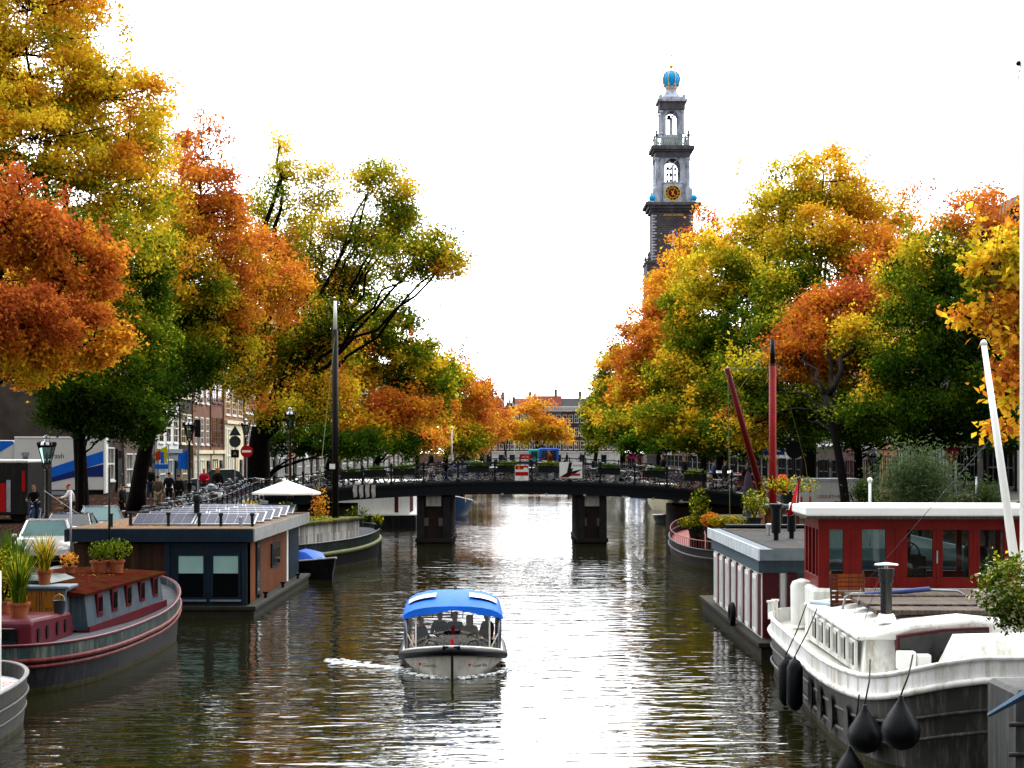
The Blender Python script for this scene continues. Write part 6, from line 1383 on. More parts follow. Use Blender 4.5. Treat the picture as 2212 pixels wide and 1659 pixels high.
for q in ((1572, 795, 62), (1590, 850, 62.4)): b.tube([mt_, P(*q)-Vector((10.1, 67, 0))], .012, 4)
b.tube([Vector((mx, -3, Z(795, 64))), P(1572, 796, 62)-Vector((10.1, 67, 0))], .01, 4)
b.tube([P(1572, 800, 62)-Vector((10.1, 67, 0)), P(1577, 1140, 62)-Vector((10.1, 67, 0))], .012, 4); b.tube([P(1572, 800, 62)-Vector((10.1, 67, 0)), P(1672, 1000, 63.6)-Vector((10.1, 67, 0))], .012, 4)
b.tube([mt_, P(1740, 1000, 66)-Vector((10.1, 67, 0)), P(1752, 1095, 66)-Vector((10.1, 67, 0))], .01, 4)
b.build('rigging', YEL, OB)
for k, (px, py, e, hu, lb) in enumerate(((1630, 1085, (.5, .4, .5), .38, 'yellow green bush left of the orange wheelhouse'), (1705, 1062, (1.1, .6, .35), .42, 'yellow green plants on the orange wheelhouse roof'), )):
    p = P(px, py, 60.5+2*k); pot_plant(lb, (p.x, p.y, p.z-e[2]-.3 if k == 0 else zt1+.08), .25, .3, 'bush', 800, e, hu, 110+k, leaf=.09, spr=.12, mat=PLM)
t = thing('life_jacket_rack', 'orange and black life jacket hanging beside the red mast', 'life jacket', P(1690, 1052, 66)); MB().lathe([(.1, -.25), (.2, -.1), (.22, .2), (.14, .4), (.1, .45)], n=12).build('body', M('life_orange', (.65, .08, .01), .7, .15, 4), t, smooth='auto'); MB().box(-.05, .05, -.24, -.2, -.2, .3).build('strap', BLACKP, t); MB().tube([(0, 0, .45), (0, 0, .6)], .02, 5).build('hook', BLACKP, t); MB().tube([(0, .1, -4), (0, .1, .6)], .03, 6).build('post', BLACKP, t)
# --- dark barge with red deck rails
RD = thing('barge', 'dark barge with a pink red deck and vertical rails, moored right before the bridge', 'barge', (10.3, 87.2, 0))
hull(RD, 2.65, 9.2, .85, 2.8, .0, .5, [M('brown_black_hull', (.045, .035, .035), .5, .3, 2, dirt=(.16, .14, .14), damt=.5), M('brown_black_hull2', (.05, .04, .04), .5, .3, 2), GREYS, GREYS, M('red_deck', (.36, .09, .08), .6, .2, 3)], zs=.5, deck=.25)
rg = ring(2.6, 9.1, .85, 2.8, 96, sh0=.0, sh1=.5)
b = MB(); b.tube([(p[0], p[1], p[2]+.38) for p in rg], .025, 5, closed=True)
for p in rg[::1]: b.tube([(p[0], p[1], p[2]), (p[0], p[1], p[2]+.38)], .012, 4, cap=False)
b.build('guard_rail', M('rail_pink', (.3, .1, .1), .5, .3, 4), RD)
b = MB(); rs = []
for z_ in (.6, 1.75): rs.append([(p[0]*.62+.5, p[1]*.62-.5, z_) for p in ring(2.3, 6, 0, 2.6, 48)])
b.loft(rs).build('red_cabin', WOODO, RD); b = MB().loft([[(p[0]*.66+.5, p[1]*.63-.5, 1.75+dz) for p in ring(2.3, 6, 0, 2.6, 48)] for dz in (0, .28)]); b.build('cabin_roof', GREYS, RD); fan(MB(), [(p[0]*.66, p[1]*.63, 0) for p in ring(2.3, 6, 0, 2.6, 48)]).build('roof_top', GRASSM, RD, loc=(.5, -.5, 2.02))
b = MB()
for k, p in enumerate(rs[0]):
    if k % 2 == 0: b.box(p[0]-.03, p[0]+.03, p[1]-.04, p[1]+.04, .6, 1.75)
b.build('cabin_battens', BLACKP, RD)
MB().box(.4, 3.1, -7.0, -4.5, .6, 2.62).build('aft_cabin', M('cabin_ochre', (.3, .25, .15), .6, .2, 2), RD); w_ = MB().box(.8, 1.7, -7.05, -7.0, 1.6, 2.35).build('window', WHITEC, RD); MB().box(.86, 1.22, -7.07, -7.052, 1.66, 2.3).box(1.28, 1.64, -7.07, -7.052, 1.66, 2.3).build('pane', DARKG, w_)
MB().box(.4, 3.6, -7.3, -4.3, 2.622, 2.72).build('aft_roof', BURG, RD)
for k, (px, py, d, e, hu, lb) in enumerate(((1512, 1095, 84, (.55, .5, .9), .3, 'tall trailing green plant on the dark barge beside the bridge girder'), (1500, 1130, 84, (.8, .6, .3), .35, 'leafy green deck plant behind the curved red cabin'), (1535, 1125, 80.5, (.45, .35, .35), .9, 'red flowering plant on the dark barge'), (1570, 1128, 80, (.9, .4, .25), .45, 'row of yellow green plants below the white framed window'))):
    p = P(px, py, d); zb = 1.35 if k else 1.3; t = pot_plant(lb, (p.x, p.y, p.z-e[2]-.3), .28, .35, 'bush', 900, e, hu, 120+k, leaf=.12, spr=.15, mat=PLM)
    if p.z-e[2]-.3 > .7: MB().box(-.2, .2, -.2, .2, .62-(p.z-e[2]-.3), 0).build('stand', WOODB, t)
p = P(1616, 1085, 80); t = thing('folded_parasol', 'folded grey purple parasol beside the bridge end on the right', 'parasol', (p.x, p.y, 2.0)); MB().lathe([(.25, .3), (.2, .8), (.23, 1.4), (.14, 2.0), (.05, 2.25)], n=9).build('folded_canopy', M('parasol_grey', (.09, .07, .1), .8, .3, 5), t, smooth='auto'); MB().tube([(0, 0, -.7), (0, 0, 2.4)], .03, 6).build('pole', BLACKP, t)
# ---------------------------------------------------------------- street lamps
LMP = M('lamp_brown', (.035, .012, .012), .4, .25, 4)
def lamp(label, x, y, zb, H):
    t = thing('street_lamp', label, 'street lamp', (x, y, zb), 0, 'crown topped street lamps')
    MB().lathe([(.2, 0), (.2, .15), (.13, .3), (.13, .8), (.16, .85), (.08, 1.0), (.065, H-1.35), (.09, H-1.33), (.05, H-1.25)], n=12).build('pole', LMP, t, smooth='auto')
    b = MB(); z0, z1 = H-1.05, H-.42; r0, r1 = .17, .36
    for k in range(4):
        a = PI/4+k*PI/2; c, s = math.cos(a), math.sin(a)
        b.tube([(c*.03, s*.03, H-1.25), (c*.16, s*.16, H-1.18), (c*r0, s*r0, z0), (c*r1, s*r1, z1)], .022, 5)
    b.lathe([(r0*.72, z0-.03), (r0*.72, z0+.02)], n=4, sq=1).lathe([(.27, z1-.02), (.3, z1+.06)], n=4, sq=1)
    for k in range(4):
        for j in (-1, 0, 1):
            a = k*PI/2; c, s = math.cos(a), math.sin(a); px, py = c*.29-s*j*.2, s*.29+c*j*.2; b.lathe([(.03, z1+.06), (.045, z1+.12), (.01, z1+.19)], (px, py, 0), 6)
    b.build('lantern_frame', LMP, t); g = MB()
    q = [[(c*r*.98, s*r*.98, z) for c, s in ((1, 1), (-1, 1), (-1, -1), (1, -1))] for r, z in ((r0*.68, z0), (r1*.68, z1))]; g.loft(q); g.build('glass', CLEAR, t)
    MB().lathe([(.25, z1+.06), (.2, z1+.16), (.1, z1+.22), (.08, z1+.3), (.13, z1+.34), (.12, z1+.4), (.02, z1+.46)], n=10).build('cap', STEEL, t, smooth='auto')
    MB().lathe([(.05, z0), (.05, z0+.2), (.08, z0+.24), (.03, z0+.4)], n=8).build('bulb', LITBULB, t, smooth=True)
    return t
lamp('brown lantern with a crown top in front of the blue and white lorry', X(101, 70), 70, zq(70), Z(941, 70)-zq(70))
lamp('lantern on a tall pole beside the blue flag, left of the grey car', X(409, 100), 100, zq(100), Z(903, 100)-zq(100))
lamp('lantern on the left corner of the bridge, right of the forked elm trunk', X(627, 101.5), 101.5, 2.5, Z(881, 101.5)-2.5)
lamp('lantern partly hidden by the left edge of the forked elm trunk', X(531, 128), 128, zq(128), Z(906, 128)-zq(128))
lamp('small distant lantern left of the tall black barge mast', X(672, 150), 150, zq(150), Z(966, 150)-zq(150))
lamp('small lantern between the forked elm and the bridge corner lantern', X(591, 140), 140, zq(140), Z(958, 140)-zq(140))
lamp('lantern above the grey olive shrub on the right bank', X(1889, 84), 84, zq(84), Z(968, 84)-zq(84))
for k, px in enumerate((432, 447)):
    t = thing('wall_lantern', 'small black lantern on the steps railing behind the car, ' + ('left' if k == 0 else 'right')+' of the pair', 'lantern', (X(px+14, 158), 158, zq(158)+.2), group='black step lanterns')
    MB().tube([(0, 0, 0), (0, 0, 1.0)], .04, 6).build('pole', BLACKP, t); MB().lathe([(.1, 1.0), (.2, 1.5), (.22, 1.55), (.05, 1.8)], n=6).build('lantern', BLACKP, t)
# thin posts and masts
def pole(name, label, cat, px, py0, py1, d, r_, mat, knob=None):
    t = thing(name, label, cat, (X(px, d), d, Z(py1, d))); MB().tube([(0, 0, 0), (0, 0, Z(py0, d)-Z(py1, d))], r_, 8).build('pole', mat, t, smooth=True)
    if knob: MB().ball((0, 0, Z(py0, d)-Z(py1, d)), r_*2).build('knob', mat, t)
    return t
pole('mooring_pole', 'thin dark pole rising at the left side of the blue houseboat', 'pole', 236, 1010, 1200, 56, .035, PLM)
pole('mooring_pole', 'grey post between the parked cars and the houseboat corner', 'pole', 279/1.0*.0+280*.54*.0+153, 1062, 1215, 55, .03, STEEL)
pole('flag_pole', 'white thin pole standing behind the bridge in front of the orange tree', 'pole', 976, 925, 1010, 118, .045, WHITEC, True)
pole('white_stick', 'short white pole with a knob rising behind the white wheelhouse roof', 'pole', 1879, 1037, 1180, 47, .035, WHITEC, True)
pole('sign_post', 'thin galvanised post at the right under the dark trees', 'pole', 2109, 1030, 1120, 62, .03, STEEL)
t = thing('guy_rope', 'thin rope slanting down from the lamp post to the houseboat corner', 'rope', P(96, 1060, 60)); MB().tube([(0, 0, 0), P(255, 1168, 57.2)-P(96, 1060, 60)], .012, 4).build('rope', STEEL, t)

# ---------------------------------------------------------------- signs, flags
def post_thing(name, label, cat, px, d, pybase=None, loc=None):
    return thing(name, label, cat, (X(px, d), d, zq(d)))
t = post_thing('traffic_sign', 'backs of a triangular and a round road sign on one post', 'traffic sign', 508, 112); zb = zq(112); sgn = M('sign_back', (.07, .085, .085), .5, .15, 4)
MB().tube([(0, 0, 0), (0, 0, Z(921, 112)-zb)], .04, 8).build('post', STEEL, t)
z1 = Z(941, 112)-zb; MB().prism([(-.36, z1), (.36, z1), (0, z1+.62)], 'y', -.07, -.045).build('triangle_plate', sgn, t)
z1 = Z(954, 112)-zb; MB().prism([(.35*math.cos(2*PI*k/24), z1+.35*math.sin(2*PI*k/24)) for k in range(24)], 'y', -.075, -.05).build('round_plate', sgn, t)
z1 = Z(980, 112)-zb; o = MB().box(-.24, .24, -.07, -.045, z1-.24, z1+.24).build('square_plate', M('sign_navy', (.015, .02, .045), .5, .15, 4), t); text('A', .3, M('sign_yellow', (.5, .4, .08), .5, .1, 3), o, (0, -.075, z1), ext=.002)
t = post_thing('traffic_sign', 'red and white no entry sign half hidden by the elm trunk', 'traffic sign', 533, 108); zb = zq(108); z1 = Z(975, 108)-zb
MB().tube([(0, 0, 0), (0, 0, z1+.3)], .04, 8).build('post', STEEL, t); MB().prism([(.36*math.cos(2*PI*k/24), z1+.36*math.sin(2*PI*k/24)) for k in range(24)], 'y', -.075, -.05).build('red_disc', REDP, t); MB().box(-.26, .26, -.08, -.076, z1-.06, z1+.06).build('white_bar', WHITEC, t)
t = post_thing('traffic_light', 'black traffic light on a post beside the lantern near the blue flag', 'traffic light', 428, 103); zb = zq(103); z1 = Z(925, 103)-zb
MB().tube([(0, 0, 0), (0, 0, z1+.5)], .06, 8).build('post', STEEL, t); MB().box(-.17, .17, -.2, -.07, z1-.5, z1+.5).box(-.4, -.2, -.1, .0, z1-.2, z1+.3).build('housing', BLACKP, t, bevel=.04)
t = post_thing('flag', 'bright blue flag on a pole beside the tall lantern', 'flag', 407, 104); zb = zq(104); MB().tube([(0, 0, 0), (0, 0, Z(960, 104)-zb)], .03, 6).build('pole', BLACKP, t)
k_ = 104/FL
b = MB(); n = 8; rows = []
for i in range(n+1):
    u = i/n; x = -23*k_*u; zt2 = Z(970, 104)-zb-u*14*k_; zb2 = Z(1015, 104)-zb+u*3*k_; rows.append([(x, .08*math.sin(u*7), zt2), (x, .08*math.sin(u*7+.5), (zt2+zb2)/2), (x, .08*math.sin(u*7+1), zb2)])
b.loft(rows, closed=False).build('cloth', M('flag_blue', (.02, .16, .68), .8, .12, 2), t, smooth=True)
t = post_thing('flag', 'multicoloured banner in red, yellow and blue in front of the white house', 'flag', 350, 104); MB().tube([(.36, 0, 0), (.36, 0, Z(960, 104)-zb)], .03, 6).build('pole', STEEL, t)
b = MB().prism([(.3, Z(963, 104)-zb), (-.35, Z(975, 104)-zb), (.28, Z(1000, 104)-zb)], 'y', -.02, 0); b.build('yellow_cloth', M('flag_yellow', (.5, .45, .06), .8, .12, 2), t)
MB().prism([(-.38, Z(978, 104)-zb), (-.1, Z(972, 104)-zb), (.05, Z(992, 104)-zb), (-.35, Z(996, 104)-zb)], 'y', -.04, -.021).build('red_cloth', M('flag_red', (.5, .06, .02), .8, .12, 2), t)
MB().box(-.4, .35, -.05, -.03, Z(1013, 104)-zb, Z(1003, 104)-zb).prism([(-.1, Z(976, 104)-zb), (.1, Z(976, 104)-zb), (.12, Z(1001, 104)-zb), (-.05, Z(1001, 104)-zb)], 'y', -.06, -.045).build('blue_cloth', MC['flag_blue'], t)
# the Dutch flag hanging from its staff behind the wheelhouse roof
p = P(1723, 1112, 43.6); t = thing('flag', 'furled red, white and blue flag on a wooden staff behind the white wheelhouse roof', 'flag', (p.x, p.y, 3.86)); b = MB()
MB().tube([(0, 0, -.05), (P(1726, 1035, 43.6).x-p.x, 0, Z(1036, 43.6)-3.86)], .03, 8).ball((P(1726, 1035, 43.6).x-p.x, 0, Z(1035, 43.6)-3.86), .06).build('staff', MAROON, t)
for nm, dx, w1, m in (('red_cloth', 0, 1, REDP), ('white_cloth', .015, .55, WHITEC), ('blue_cloth', .03, .35, M('navy_cloth', (.01, .02, .09), .8, .1, 3))):
    A = lambda px, py, o=0: (X(px, 43.6)-p.x, -.05+o, Z(py, 43.6)-3.86)
    y_ = -.05+{'red_cloth': -.04, 'white_cloth': 0, 'blue_cloth': .04}[nm]; off = {'red_cloth': 0, 'white_cloth': 5, 'blue_cloth': 8}[nm]
    MB().add([(X(1720+off*.2, 43.6)-p.x, y_, Z(1045, 43.6)-3.86), (X(1724+off*.3, 43.6)-p.x, y_+.05, Z(1045, 43.6)-3.86), (X(1716+off, 43.6)-p.x, y_+.08, Z(1112, 43.6)-3.86), (X(1699+off, 43.6)-p.x, y_, Z(1115, 43.6)-3.86)], [(0, 1, 2, 3)]).build(nm, m, t)
# right bank: blue pedestrian sign, dark round sign, banner
t = post_thing('traffic_sign', 'blue square pedestrian crossing sign beside the red mast', 'traffic sign', 1673, 92); zb = zq(92); z1 = Z(961, 92)-zb
MB().tube([(0, .05, 0), (0, .05, z1+.4)], .04, 8).build('post', STEEL, t); o = MB().box(-.5, .5, -.03, 0, z1-.5, z1+.5).build('plate', M('sign_blue', (.01, .1, .55), .4, .1, 3), t)
MB().prism([(-.32, z1-.35), (.32, z1-.35), (0, z1+.3)], 'y', -.04, -.031).build('white_triangle', WHITEC, o); MB().prism([(-.07, z1-.3), (.07, z1-.3), (.03, z1+.08), (-.03, z1+.08)], 'y', -.05, -.041).build('walking_figure', BLACKP, o)
t = post_thing('traffic_sign', 'dark back of a round road sign right of the blue square sign', 'traffic sign', 1766, 88); zb = zq(88); z1 = Z(972, 88)-zb
t.location.x = X(1716, 88); MB().tube([(0, 0, 0), (0, 0, z1+.4)], .045, 8).build('post', BLACKP, t); MB().prism([(.42*math.cos(2*PI*k/24), z1+.42*math.sin(2*PI*k/24)) for k in range(24)], 'y', -.075, -.05).build('round_plate', M('sign_dark', (.03, .032, .03), .6, .2, 4), t)
t = thing('banner', 'long dark pink red banner hanging from the facade of the lit shop', 'banner', (X(2050, 99), 99, 0)); 
MB().add([(-.25, 0, Z(934, 99)), (.7, 0, Z(934, 99)), (.5, .05, Z(985, 99)), (.2, 0, Z(1008, 99)), (-.05, 0, Z(1004, 99)), (-.2, .05, Z(980, 99))], [(0, 1, 2, 3, 4, 5)]).build('cloth', M('banner_pink', (.3, .02, .05), .8, .15, 2), t); MB().tube([(-.3, 0, Z(932, 99)), (4, 0, Z(930, 99))], .03, 6).build('pole', STEEL, t)
# container
t = thing('container', 'white box container with red lettering and a grey top edge on the right bank', 'container', (X(1792, 80), 80, zq(80))); zb = zq(80); hw_ = (X(1855, 80)-X(1727, 80))/2
MB().box(-hw_, hw_, 0, 2.2, .25, Z(1040, 80)-zb).build('body', M('container_white', (.4, .4, .37), .6, .1, 2, dirt=(.25, .24, .2), damt=.3), t); MB().box(-hw_-.03, hw_+.03, -.04, 2.24, Z(1040, 80)-zb, Z(1034, 80)-zb).build('top_rim', GRP, t)
text('LEGUIT+ROOS', .22, M('letter_red', (.35, .02, .02), .6, .1, 3), t, (.2, -.012, Z(1073, 80)-zb), ext=.004); b = MB()
for x_ in (-hw_+.02, -hw_+.4, hw_-.12):
    for k in range(3): b.box(x_, x_+.08, -.02, -.002, .4+k*.5, .7+k*.5)
b.build('reflector_stripes', REDP, t)
for s in (-1, 1): MB().box(s*hw_*.7-.2, s*hw_*.7+.2, .2, 2, 0, .25).build('skid', BLACKP, t)
# olive shrubs
for k, (px, py, d, e, lb) in enumerate(((1985, 1045, 60, (1.35, .9, 1.15), 'grey green feathery olive tree on the right bank behind the wheelhouse roof'), (1866, 1062, 66, (.4, .4, .4), 'small dark green shrub between the thin trunk and the olive tree'), (2130, 1080, 62, (.6, .5, .6), 'dark shrub under the leaning white boom'))):
    p = P(px, py, d); t = thing('olive_tree' if k == 0 else 'shrub', lb, 'olive tree' if k == 0 else 'shrub', (p.x, p.y, zq(d))); zz = p.z-zq(d)
    MB().tube([(0, 0, 0), (.05, 0, zz*.5), (0, 0, zz)], [.07, .05, .02], 6).tube([(0, 0, zz*.4), (.5, .1, zz)], [.04, .02], 5).tube([(0, 0, zz*.4), (-.5, .1, zz)], [.04, .02], 5).build('trunk', BARK, t)
    rng = np.random.default_rng(200+k); n = 9000 if k == 0 else 2500; g = rng.normal(size=(n, 3))*.45; c = g*np.array(e)+np.array([0, 0, zz]); h = .22+rng.normal(size=n)*.06; col = grad(h); col[:, :3] = col[:, :3]*.5+np.array([.05, .065, .04])*(.9 if k == 0 else .3)
    me = leaves_mesh('foliage', c, .14 if k == 0 else .12, h, rng, .28, -.6, col); o = bpy.data.objects.new('foliage', me); COL.objects.link(o); o.parent = t

# ---------------------------------------------------------------- quay railing on the left
t = thing('quay_railing', 'dark green iron railing along the left quay rising towards the bridge', 'railing', (QL+.35, 0, 0)); ys_ = [74+i*1.5 for i in range(20)]
MB().tube([(0, y_, zq(y_)+1.0) for y_ in ys_], .035, 6).tube([(0, y_, zq(y_)+.55) for y_ in ys_], .02, 6).build('railing_bar', DKGREEN, t)
for y_ in ys_: MB().lathe([(.08, 0), (.08, .15), (.045, .2), (.04, .9), (.07, 1.0), (.03, 1.08)], (0, y_, zq(y_)), 8).build('railing_post', DKGREEN, t)

# ---------------------------------------------------------------- bicycles
def make_bike(colr, name_mat, basket=False, wheelcol=None, crate=None):
    t = bpy.data.objects.new('bicycle', None); COL.objects.link(t); fm = M('bike_'+name_mat, colr, .35, .15, 5)
    wb = 1.1; r_ = .34
    for x in (-wb/2, wb/2):
        wt = MB().tube([(x+r_*math.cos(2*PI*k/20), 0, r_+r_*math.sin(2*PI*k/20)) for k in range(20)], .02, 6, closed=True).build('wheel', M('tyre_'+name_mat, wheelcol, .5, .1, 4) if wheelcol else RUBBER, t, smooth=True)
        b = MB().tube([(x+(r_-.025)*math.cos(2*PI*k/20), 0, r_+(r_-.025)*math.sin(2*PI*k/20)) for k in range(20)], .011, 4, closed=True)
        for k in range(9): a = 2*PI*k/9; b.tube([(x, 0, r_), (x+(r_-.02)*math.cos(a), 0, r_+(r_-.02)*math.sin(a))], .003, 3)
        b.tube([(x, -.05, r_), (x, .05, r_)], .025, 6); b.build('rim_and_spokes', STEEL, wt)
    b = MB(); bb = (-.05, 0, .3); st = (-.2, 0, .78); hd = (.36, 0, .82); hd2 = (.4, 0, .68)
    b.tube([bb, st], .016, 6).tube([st, hd], .016, 6) if not basket else b.tube([bb, st], .016, 6).tube([(-.12, 0, .52), hd], .016, 6)
    b.tube([bb, hd2], .018, 6).tube([(.33, 0, .92), hd2, (wb/2, 0, r_)], .015, 6)
    for s in (-.04, .04): b.tube([bb, (-wb/2, s, r_)], .01, 5).tube([st, (-wb/2, s, r_)], .009, 5)
    b.build('frame', fm, t)
    for x, a0, a1 in ((-wb/2, 20, 200), (wb/2, 30, 170)): b = MB().tube([(x+(r_+.035)*math.cos(R(a)), 0, r_+(r_+.035)*math.sin(R(a))) for a in range(a0, a1+1, 15)], .022, 4, flat=.3); b.build('mudguard', fm, t)
    MB().box(-.33, -.02, -.02, .02, .26, .36).build('chain_guard', fm, t)
    MB().add([(-.34, -.09, .9), (-.34, .09, .9), (-.1, .025, .88), (-.1, -.025, .88), (-.34, -.08, .95), (-.34, .08, .95), (-.1, .02, .92), (-.1, -.02, .92)], [(0, 1, 2, 3), (7, 6, 5, 4), (0, 3, 7, 4), (1, 5, 6, 2), (0, 4, 5, 1), (3, 2, 6, 7)]).tube([(-.2, 0, .78), (-.22, 0, .9)], .012, 5).build('saddle', RUBBER, t)
    MB().tube([(.22, -.27, 1.04), (.3, -.22, 1.06), (.35, -.06, 1.05), (.33, 0, .95), (.35, .06, 1.05), (.3, .22, 1.06), (.22, .27, 1.04)], .012, 6).build('handlebar', STEEL, t)
    MB().box(-.82, -.35, -.07, .07, .7, .72).tube([(-.75, -.06, .7), (-.56, -.05, .36)], .008, 4).tube([(-.75, .06, .7), (-.56, .05, .36)], .008, 4).build('rear_rack', STEEL, t)
    MB().ball((.47, 0, .86), .045, 8, 6).build('headlamp', STEEL, t)
    if basket: MB().box(.4, .72, -.18, .18, .78, 1.02).build('front_crate', crate or WOODB, t)
    return t
BK = [make_bike((.012, .012, .014), 'black'), make_bike((.02, .1, .3), 'blue', wheelcol=(.02, .12, .4)), make_bike((.3, .02, .02), 'red'), make_bike((.01, .09, .06), 'green', True), make_bike((.3, .31, .33), 'silver'), make_bike((.4, .4, .38), 'white', True, crate=WHITEC), make_bike((.4, .09, .02), 'orange', wheelcol=(.5, .2, .06))]
BN = ['black', 'blue', 'red', 'dark green', 'silver', 'white', 'orange']
used = set()
def bike(kind, x, y, z, rz, label, group, lean=0):
    c = BK[kind] if kind not in used else copy_tree(BK[kind]); used.add(kind)
    c.location = (x, y, z); c.rotation_euler = (lean, 0, rz); tag(c, label, 'bicycle', group); return c
rb = random.Random(5)
bx = [(-12.4, 0, 'at the far left end behind the black mast'), (-11.2, 4, 'just right of the black mast'), (-8.6, 0, 'above the hanging grey cloths'), (-7.4, 0, 'left of the walking man in pale trousers'), (-6.3, 3, 'right beside the walking man in pale trousers'), (-3.6, 0, 'above the left pier edge'), (-2.75, 1, 'left of the shipping sign'), (-1.3, 0, 'second left of the shipping sign'), (-.4, 0, 'directly left of the shipping sign'), (1.6, 0, 'directly right of the shipping sign'), (2.6, 1, 'between shipping sign and poster bicycle'), (6.0, 4, 'above the right pier'), (7.4, 2, 'right of the right pier'), (8.2, 5, 'near the right end beside a blue one'), (9.1, 1, 'at the right part of the railing'), (10.3, 6, 'with orange frame near the right end'), (11.4, 5, 'last near the right end')]
for x, k, w_ in bx: bike(k, x, BY0+.35+.25*rb.random(), zd(x)+.1, rb.choice([0, PI])+rb.uniform(-.12, .12), f'{BN[k]} bicycle at the near bridge railing, {w_}', 'bicycles on the near side of the bridge', rb.uniform(-.1, .1))
xx_ = [-12.9, -11.8, -10.4, -9.7, -9.2, -5.5, -4.6, -2.0, 2.1, 3.4, 4.1, 5.0, 6.7, 9.7, 12.1, 12.8]
for i, x in enumerate(xx_): k = 0 if i % 4 else 3; bike(k, x, BY0+.9+.25*rb.random(), zd(x)+.1, rb.choice([0, PI])+rb.uniform(-.3, .3), f'{BN[k]} bicycle in the second row behind the near bridge railing, {(OR+["thirteenth","fourteenth","fifteenth","sixteenth"])[i]} from left', 'second row of bicycles on the bridge', rb.uniform(-.12, .12))
for i in range(9):
    x = -11+i*2.7; k = [0, 4, 0, 3, 0, 2, 0, 5, 0][i]; bike(k, x, BY0+8.5, zd(x)+.1, rb.choice([0, PI]), f'{BN[k]} bicycle against the far bridge railing, {OR[i]} from the left', 'bicycles on the far side of the bridge', 0)
for i in range(14):
    y_ = 80+i*1.6; k = 0 if i % 3 else 4; bike(k, QL-1.5+rb.uniform(-.2, .2), y_, zq(y_)+.06, rb.uniform(-.5, .5), f'{BN[k]} bicycle in the second row of the left quay, {(OR+["thirteenth","fourteenth"])[i]} from its near end', 'second row of bicycles on the left quay')
for i in range(20):
    y_ = 75.5+i*1.35; k = [0, 4, 0, 2, 0, 0, 1, 0, 3, 5][i % 10]; bike(k, QL-.55+rb.uniform(-.15, .15), y_, zq(y_)+.06, PI/2*0+rb.uniform(-.35, .35), f'{BN[k]} bicycle at the left quay railing, number {i+1} counted towards the bridge' if 0 else f'{BN[k]} bicycle at the left quay railing, {(OR+["thirteenth","fourteenth","fifteenth","sixteenth","seventeenth","eighteenth","nineteenth","twentieth"])[i]} from the near end of the row', 'bicycles along the left quay railing')
for i in range(10):
    y_ = 74+i*2.8; k = [0, 5, 0, 4, 0, 2, 0, 0, 4, 0][i]; bike(k, QR+.8, y_, zq(y_)+.06, rb.uniform(-.4, .4), f'{BN[k]} bicycle on the right quay edge, {OR[i]} from the near end of the row', 'bicycles along the right quay')
bike(5, X(120, 62), 62, zq(62)+.06, .6, 'white bicycle with a pale front crate parked on the left quay near the small cars', 'bicycles on the near left quay')
bike(0, X(250, 70), 70, zq(70)+.06, .2, 'black bicycle lying by the foot of the thin dark trunk', 'bicycles on the near left quay')
# poster bicycle
p = (X(1222, 102.9), 102.55); t = thing('poster_board', 'white poster board reading WATER with a black boat picture on the bridge railing', 'poster', (X(1233, 102.6), 102.55, 0)); za, zc_ = Z(1033, 102.6), Z(998, 102.6); hw_ = (X(1258, 102.6)-X(1209, 102.6))/2
o = MB().box(-hw_, hw_, 0, .02, za, zc_).build('board', WHITEC, t); b = MB(); b.prism([(-hw_+.02, za+.06), (-.22, za+.3), (-.1, zc_-.02), (.08, zc_-.02), (.0, zc_-.35), (.14, zc_-.35), (.05, za+.38), (.45, za+.38), (.6, za+.5), (.3, za+.3), (-.05, za+.1)], 'y', -.012, -.002); b.build('boat_picture', BLACKP, o)
text('WATER', .15, BLACKP, o, (.36, -.006, zc_-.2), ext=.002); MB().box(.02, .52, -.016, -.003, za+.14, za+.26).build('red_strip', M('strip_red', (.5, .05, .02), .5, .2, 6), o); MB().box(-hw_+.02, -.1, -.016, -.013, za+.04, za+.09).build('red_line', REDP, o)
# shipping sign
t = thing('shipping_sign', 'red and white shipping sign plate with small black text hanging on the bridge railing', 'sign', (X(1127, 102.6), 102.5, 0)); z0_, z1_ = Z(1036, 102.6), Z(1005, 102.6); hw_ = (X(1141.5, 102.6)-X(1112, 102.6))/2
o = MB().box(-hw_, hw_, 0, .02, z0_-.05, z1_).build('plate', WHITEC, t); H_ = z1_-z0_+.05
MB().box(-hw_+.02, hw_-.02, -.008, -.002, z1_-.02-H_*.25, z1_-.02).box(-hw_+.02, hw_-.02, -.008, -.002, z1_-H_*.68, z1_-H_*.43).build('red_bands', REDP, o)
MB().box(-.22, -.1, -.012, -.009, z1_-H_*.27, z1_-.06).build('orange_mark', M('orange_mark', (.6, .25, .03), .5, .1, 3), o); MB().prism([(.08, z1_-H_*.27), (.34, z1_-H_*.27), (.3, z1_-H_*.16), (.12, z1_-H_*.16)], 'y', -.012, -.009).build('white_notch', WHITEC, o)
text('Niet', .09, BLACKP, o, (0, -.006, z0_+.17), ext=.002); text('zwerven', .1, BLACKP, o, (0, -.006, z0_+.05), ext=.002)
# hanging cloths
t = thing('hanging_cloths', 'four pale striped cloths hung over the bridge railing left of the walking man', 'cloths', (X(896/1.0*0+783, 102.5), 102.45, 0))
for k in range(4): zt3 = Z(1046, 102.5)-.03*(k % 2); x_ = -.5+k*.34; MB().loft([[(x_, -.03, zt3), (x_+.22, -.05, zt3)], [(x_-.03, -.08, zt3-.35), (x_+.2, -.03, zt3-.35)], [(x_+.03, -.04, zt3-.75), (x_+.22, -.07, zt3-.68)]], closed=False).build('cloth', M('cloth_pale', (.4, .38, .35), .9, .35, 9), t)

